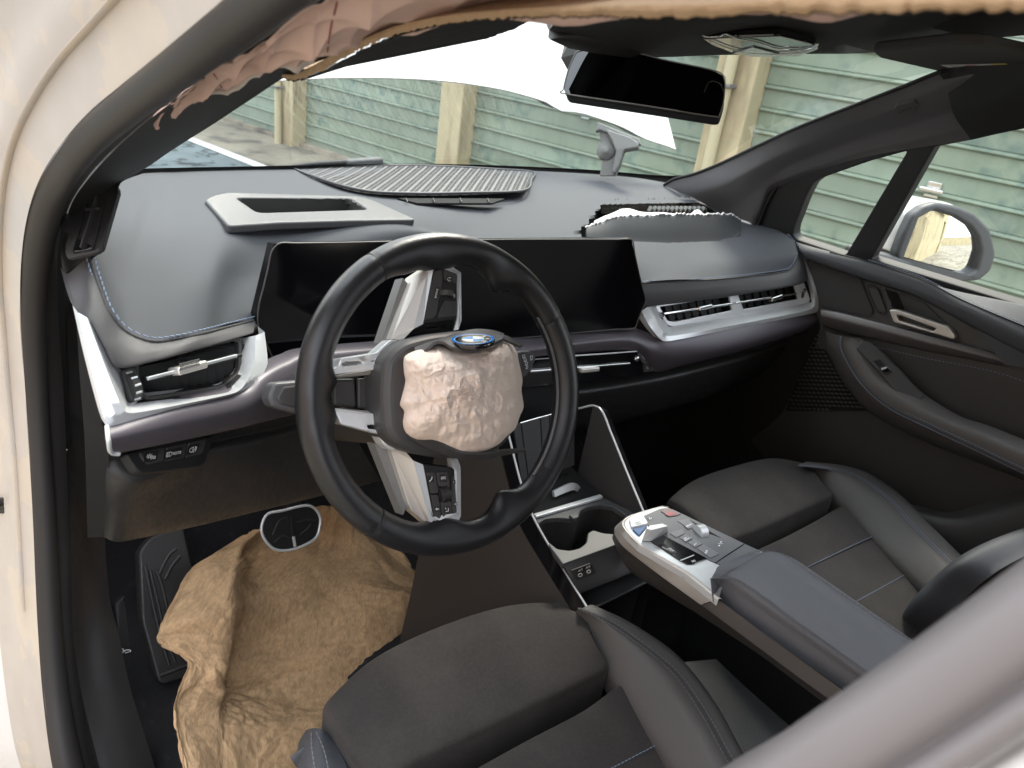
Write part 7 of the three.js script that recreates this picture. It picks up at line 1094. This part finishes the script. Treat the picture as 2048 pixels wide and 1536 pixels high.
{
  const pl = plane(atZ(525, 1060, -0.45), atZ(640, 1040, -0.455), atZ(585, 1098, -0.435)), p = thing('brake_pedal', 'wide brake pedal pad with a thin silver rim above the brown paper', 'pedal', onP(583, 1058, pl));
  const o = [[523, 1062], [533, 1030], [566, 1021], [615, 1011], [628, 1016], [640, 1034], [639, 1055], [632, 1075], [600, 1094], [571, 1101], [545, 1096]];
  part(p, 'pad', plate(pl, o, 0.012, { bevel: 0.003, round: 0.01, seg: 3 }), M.black);
  part(p, 'silver_rim', tube(o.map((q) => onP(...q, pl, 0.001)), 0.0026, { closed: true, n: 140 }), M.silver);
  const c = [585, 1058]; for (const k of [[[545, 1070], [560, 1040], [575, 1035]], [[590, 1045], [612, 1040], [632, 1040]], [[598, 1070], [612, 1060], [622, 1048]], [[548, 1085], [565, 1072], [580, 1076]]]) part(p, 'tread', tube(k.map((q) => onP(...q, pl, 0.0)), 0.0018, { n: 20 }), M.rubber);
  part(p, 'centre_bar', bar(onP(583, 1034, pl, 0.001), onP(587, 1072, pl, 0.001), 0.006, 0.003, pl.n), M.black);
  part(p, 'silver_tab', bar(onP(587, 1073, pl, 0.0015), onP(590, 1093, pl, 0.0015), 0.005, 0.003, pl.n), M.silver);
  part(p, 'arm', bar(onP(590, 1040, pl, -0.02), V(-0.3, 0.75, -0.62), 0.02, 0.03, V(1, 0, 0)), M.black);
}
{
  const pl = plane(atZ(232, 1200, -0.385), atZ(268, 1200, -0.39), atZ(255, 1330, -0.34)), b = thing('bonnet_release', 'black bonnet release lever with a small white car symbol on the kick panel', 'lever', onP(250, 1270, pl));
  part(b, 'lever', plate(pl, [[232, 1208], [250, 1190], [256, 1230], [266, 1320], [247, 1328], [236, 1270]], 0.014, { bevel: 0.003, round: 0.004 }), M.black);
  part(b, 'symbol', decal([[240, 1296], [262, 1292], [264, 1306], [242, 1310]].map((q) => onP(...q, pl, 0.0))), printed('lever print', print(96, 64, '#101010', (x) => { x.strokeStyle = '#eee'; x.fillStyle = '#eee'; x.lineWidth = 5; x.beginPath(); x.moveTo(14, 52); x.quadraticCurveTo(20, 30, 44, 28); x.lineTo(74, 30); x.quadraticCurveTo(90, 36, 84, 48); x.lineTo(36, 52); x.stroke(); x.font = 'bold 22px sans-serif'; x.fillText('2x', 6, 20); x.beginPath(); x.moveTo(36, 36); x.lineTo(20, 22); x.stroke(); })));
}
{ // crumpled brown paper over the floor
  const ctl = [
    [[487, 1070, -0.57], [520, 1052, -0.56], [565, 1036, -0.57], [620, 1018, -0.575], [660, 1008, -0.57], [705, 1030, -0.56], [760, 1070, -0.562], [806, 1105, -0.51]],
    [[430, 1106, -0.47], [476, 1100, -0.45], [500, 1100, -0.51], [580, 1095, -0.56], [650, 1085, -0.56], [710, 1095, -0.52], [780, 1120, -0.49], [832, 1142, -0.46]],
    [[375, 1146, -0.41], [450, 1150, -0.385], [477, 1152, -0.385], [500, 1155, -0.45], [600, 1150, -0.475], [690, 1150, -0.47], [790, 1160, -0.43], [866, 1186, -0.39]],
    [[322, 1246, -0.345], [400, 1225, -0.33], [472, 1215, -0.33], [492, 1218, -0.4], [590, 1215, -0.42], [690, 1205, -0.41], [800, 1195, -0.375], [896, 1200, -0.35]],
    [[322, 1290, -0.32], [395, 1290, -0.3], [462, 1295, -0.3], [478, 1300, -0.355], [580, 1290, -0.365], [690, 1275, -0.35], [800, 1262, -0.325], [896, 1262, -0.31]],
    [[375, 1322, -0.29], [408, 1340, -0.27], [448, 1350, -0.27], [462, 1362, -0.31], [560, 1350, -0.315], [690, 1340, -0.295], [800, 1330, -0.27], [900, 1320, -0.25]],
    [[357, 1384, -0.25], [380, 1392, -0.25], [438, 1392, -0.255], [460, 1402, -0.262], [560, 1410, -0.255], [690, 1400, -0.235], [800, 1390, -0.215], [910, 1380, -0.2]],
    [[350, 1440, -0.215], [372, 1446, -0.213], [430, 1450, -0.21], [470, 1452, -0.208], [560, 1460, -0.2], [690, 1450, -0.185], [800, 1440, -0.17], [910, 1430, -0.15]],
    [[366, 1536, -0.16], [388, 1540, -0.155], [440, 1545, -0.15], [480, 1548, -0.148], [560, 1550, -0.14], [690, 1545, -0.13], [800, 1540, -0.11], [910, 1530, -0.1]],
    [[380, 1640, -0.1], [400, 1644, -0.095], [450, 1648, -0.09], [490, 1650, -0.088], [570, 1652, -0.08], [690, 1650, -0.07], [800, 1645, -0.05], [910, 1640, -0.04]]];
  const NU = 260, NV = 300, N = net(ctl.map(lineZ), NU, NV, 0.45, 0.45), nn = normalsOf(N), s = faceEye(N);
  const rid = (x, y, k, p) => Math.pow(1 - Math.abs(2 * fbm(x, y, k, 2) - 1), p);
  const Q = N.map((r, j) => r.map((p, i) => {
    const a = i / 30, b = j / 30, wx = fbm(a * 0.8, b * 0.8, 61, 2) * 1.4, wy = fbm(a * 0.8, b * 0.8, 67, 2) * 1.4, calm = clamp((j - 170) / 80, 0, 0.75), edge = Math.min(1, Math.min(i, NU - i) / 8);
    const X = a + 0.25 * wx, Y = b + 0.25 * wy, f = (th, L, o) => tri((X * Math.cos(th) + Y * Math.sin(th)) / L + o), mk = (k, q) => clamp((fbm(a * 0.45, b * 0.45, k, 2) - 0.42) * 5, 0, 1) * q;
    const fold = Math.min(f(0.4, 2.6, 0.1), f(1.9, 2.1, 0.3) + 0.15) * mk(31, 1) + Math.min(f(2.6, 1.7, 0.6), f(1.2, 2.9, 0.2)) * mk(37, 0.9) + Math.min(f(0.9, 1.2, 0.4), f(2.2, 1.5, 0.8)) * mk(43, 0.5);
    const fine = Math.min(f(0.2, 0.55, 0.2), f(1.5, 0.7, 0.5), f(2.5, 0.62, 0.1)) + 0.5 * Math.min(f(0.8, 0.3, 0.2), f(2.0, 0.27, 0.7));
    const h = 0.015 * fold * (1 - calm * 0.8) + 0.0028 * fine * (0.3 + mk(49, 1)) + 0.0012 * rid(a * 0.8 - wy, b * 0.7 + wx, 9, 6);
    return p.clone().addScaledVector(nn[j][i], s * (h - 0.006) * edge).add(V(0.003 * (fbm(b * 2.2, i, 7, 2) - 0.5) * (1 - edge) * 3, 0, 0));
  }));
  whole('paper_mat', slab(Q, 0.0006), M.paper, 'crumpled sheet of brown protective paper lying in the driver footwell', 'paper', V(-0.35, 0.25, -0.3));
}
{ // door check arm and latch bolts on the hinge post
  const pl = plane(atZ(0, 1000, -0.42), atZ(60, 1000, -0.385), atZ(30, 1040, -0.4)), t = thing('door_check', 'black door check arm bolted to the white hinge post', 'door check', onP(30, 1008, pl));
  part(t, 'housing', plate(pl, [[8, 992], [52, 984], [58, 1004], [56, 1022], [30, 1030], [-10, 1028], [-10, 1000]], 0.03, { bevel: 0.003, round: 0.004 }), M.gloss);
  part(t, 'cup', plate(pl, [[28, 996], [52, 992], [55, 1016], [32, 1018]], 0.006, { bevel: 0.0015, round: 0.003, lift: 0.004, holes: [[[[33, 1000], [48, 997], [50, 1012], [36, 1014]], 0.002]] }), M.black);
  const c = onP(40, 1006, pl, 0.002), g = new THREE.CylinderGeometry(0.006, 0.006, 0.008, 6); g.applyQuaternion(new THREE.Quaternion().setFromUnitVectors(V(0, 1, 0), pl.n)); g.translate(c.x, c.y, c.z); part(t, 'bolt', g, M.black);
  part(t, 'arm', plate(pl, [[-40, 1000], [6, 996], [10, 1014], [-40, 1018]], 0.012, { bevel: 0.002 }), M.black);
}

renderer.render(scene, camera);
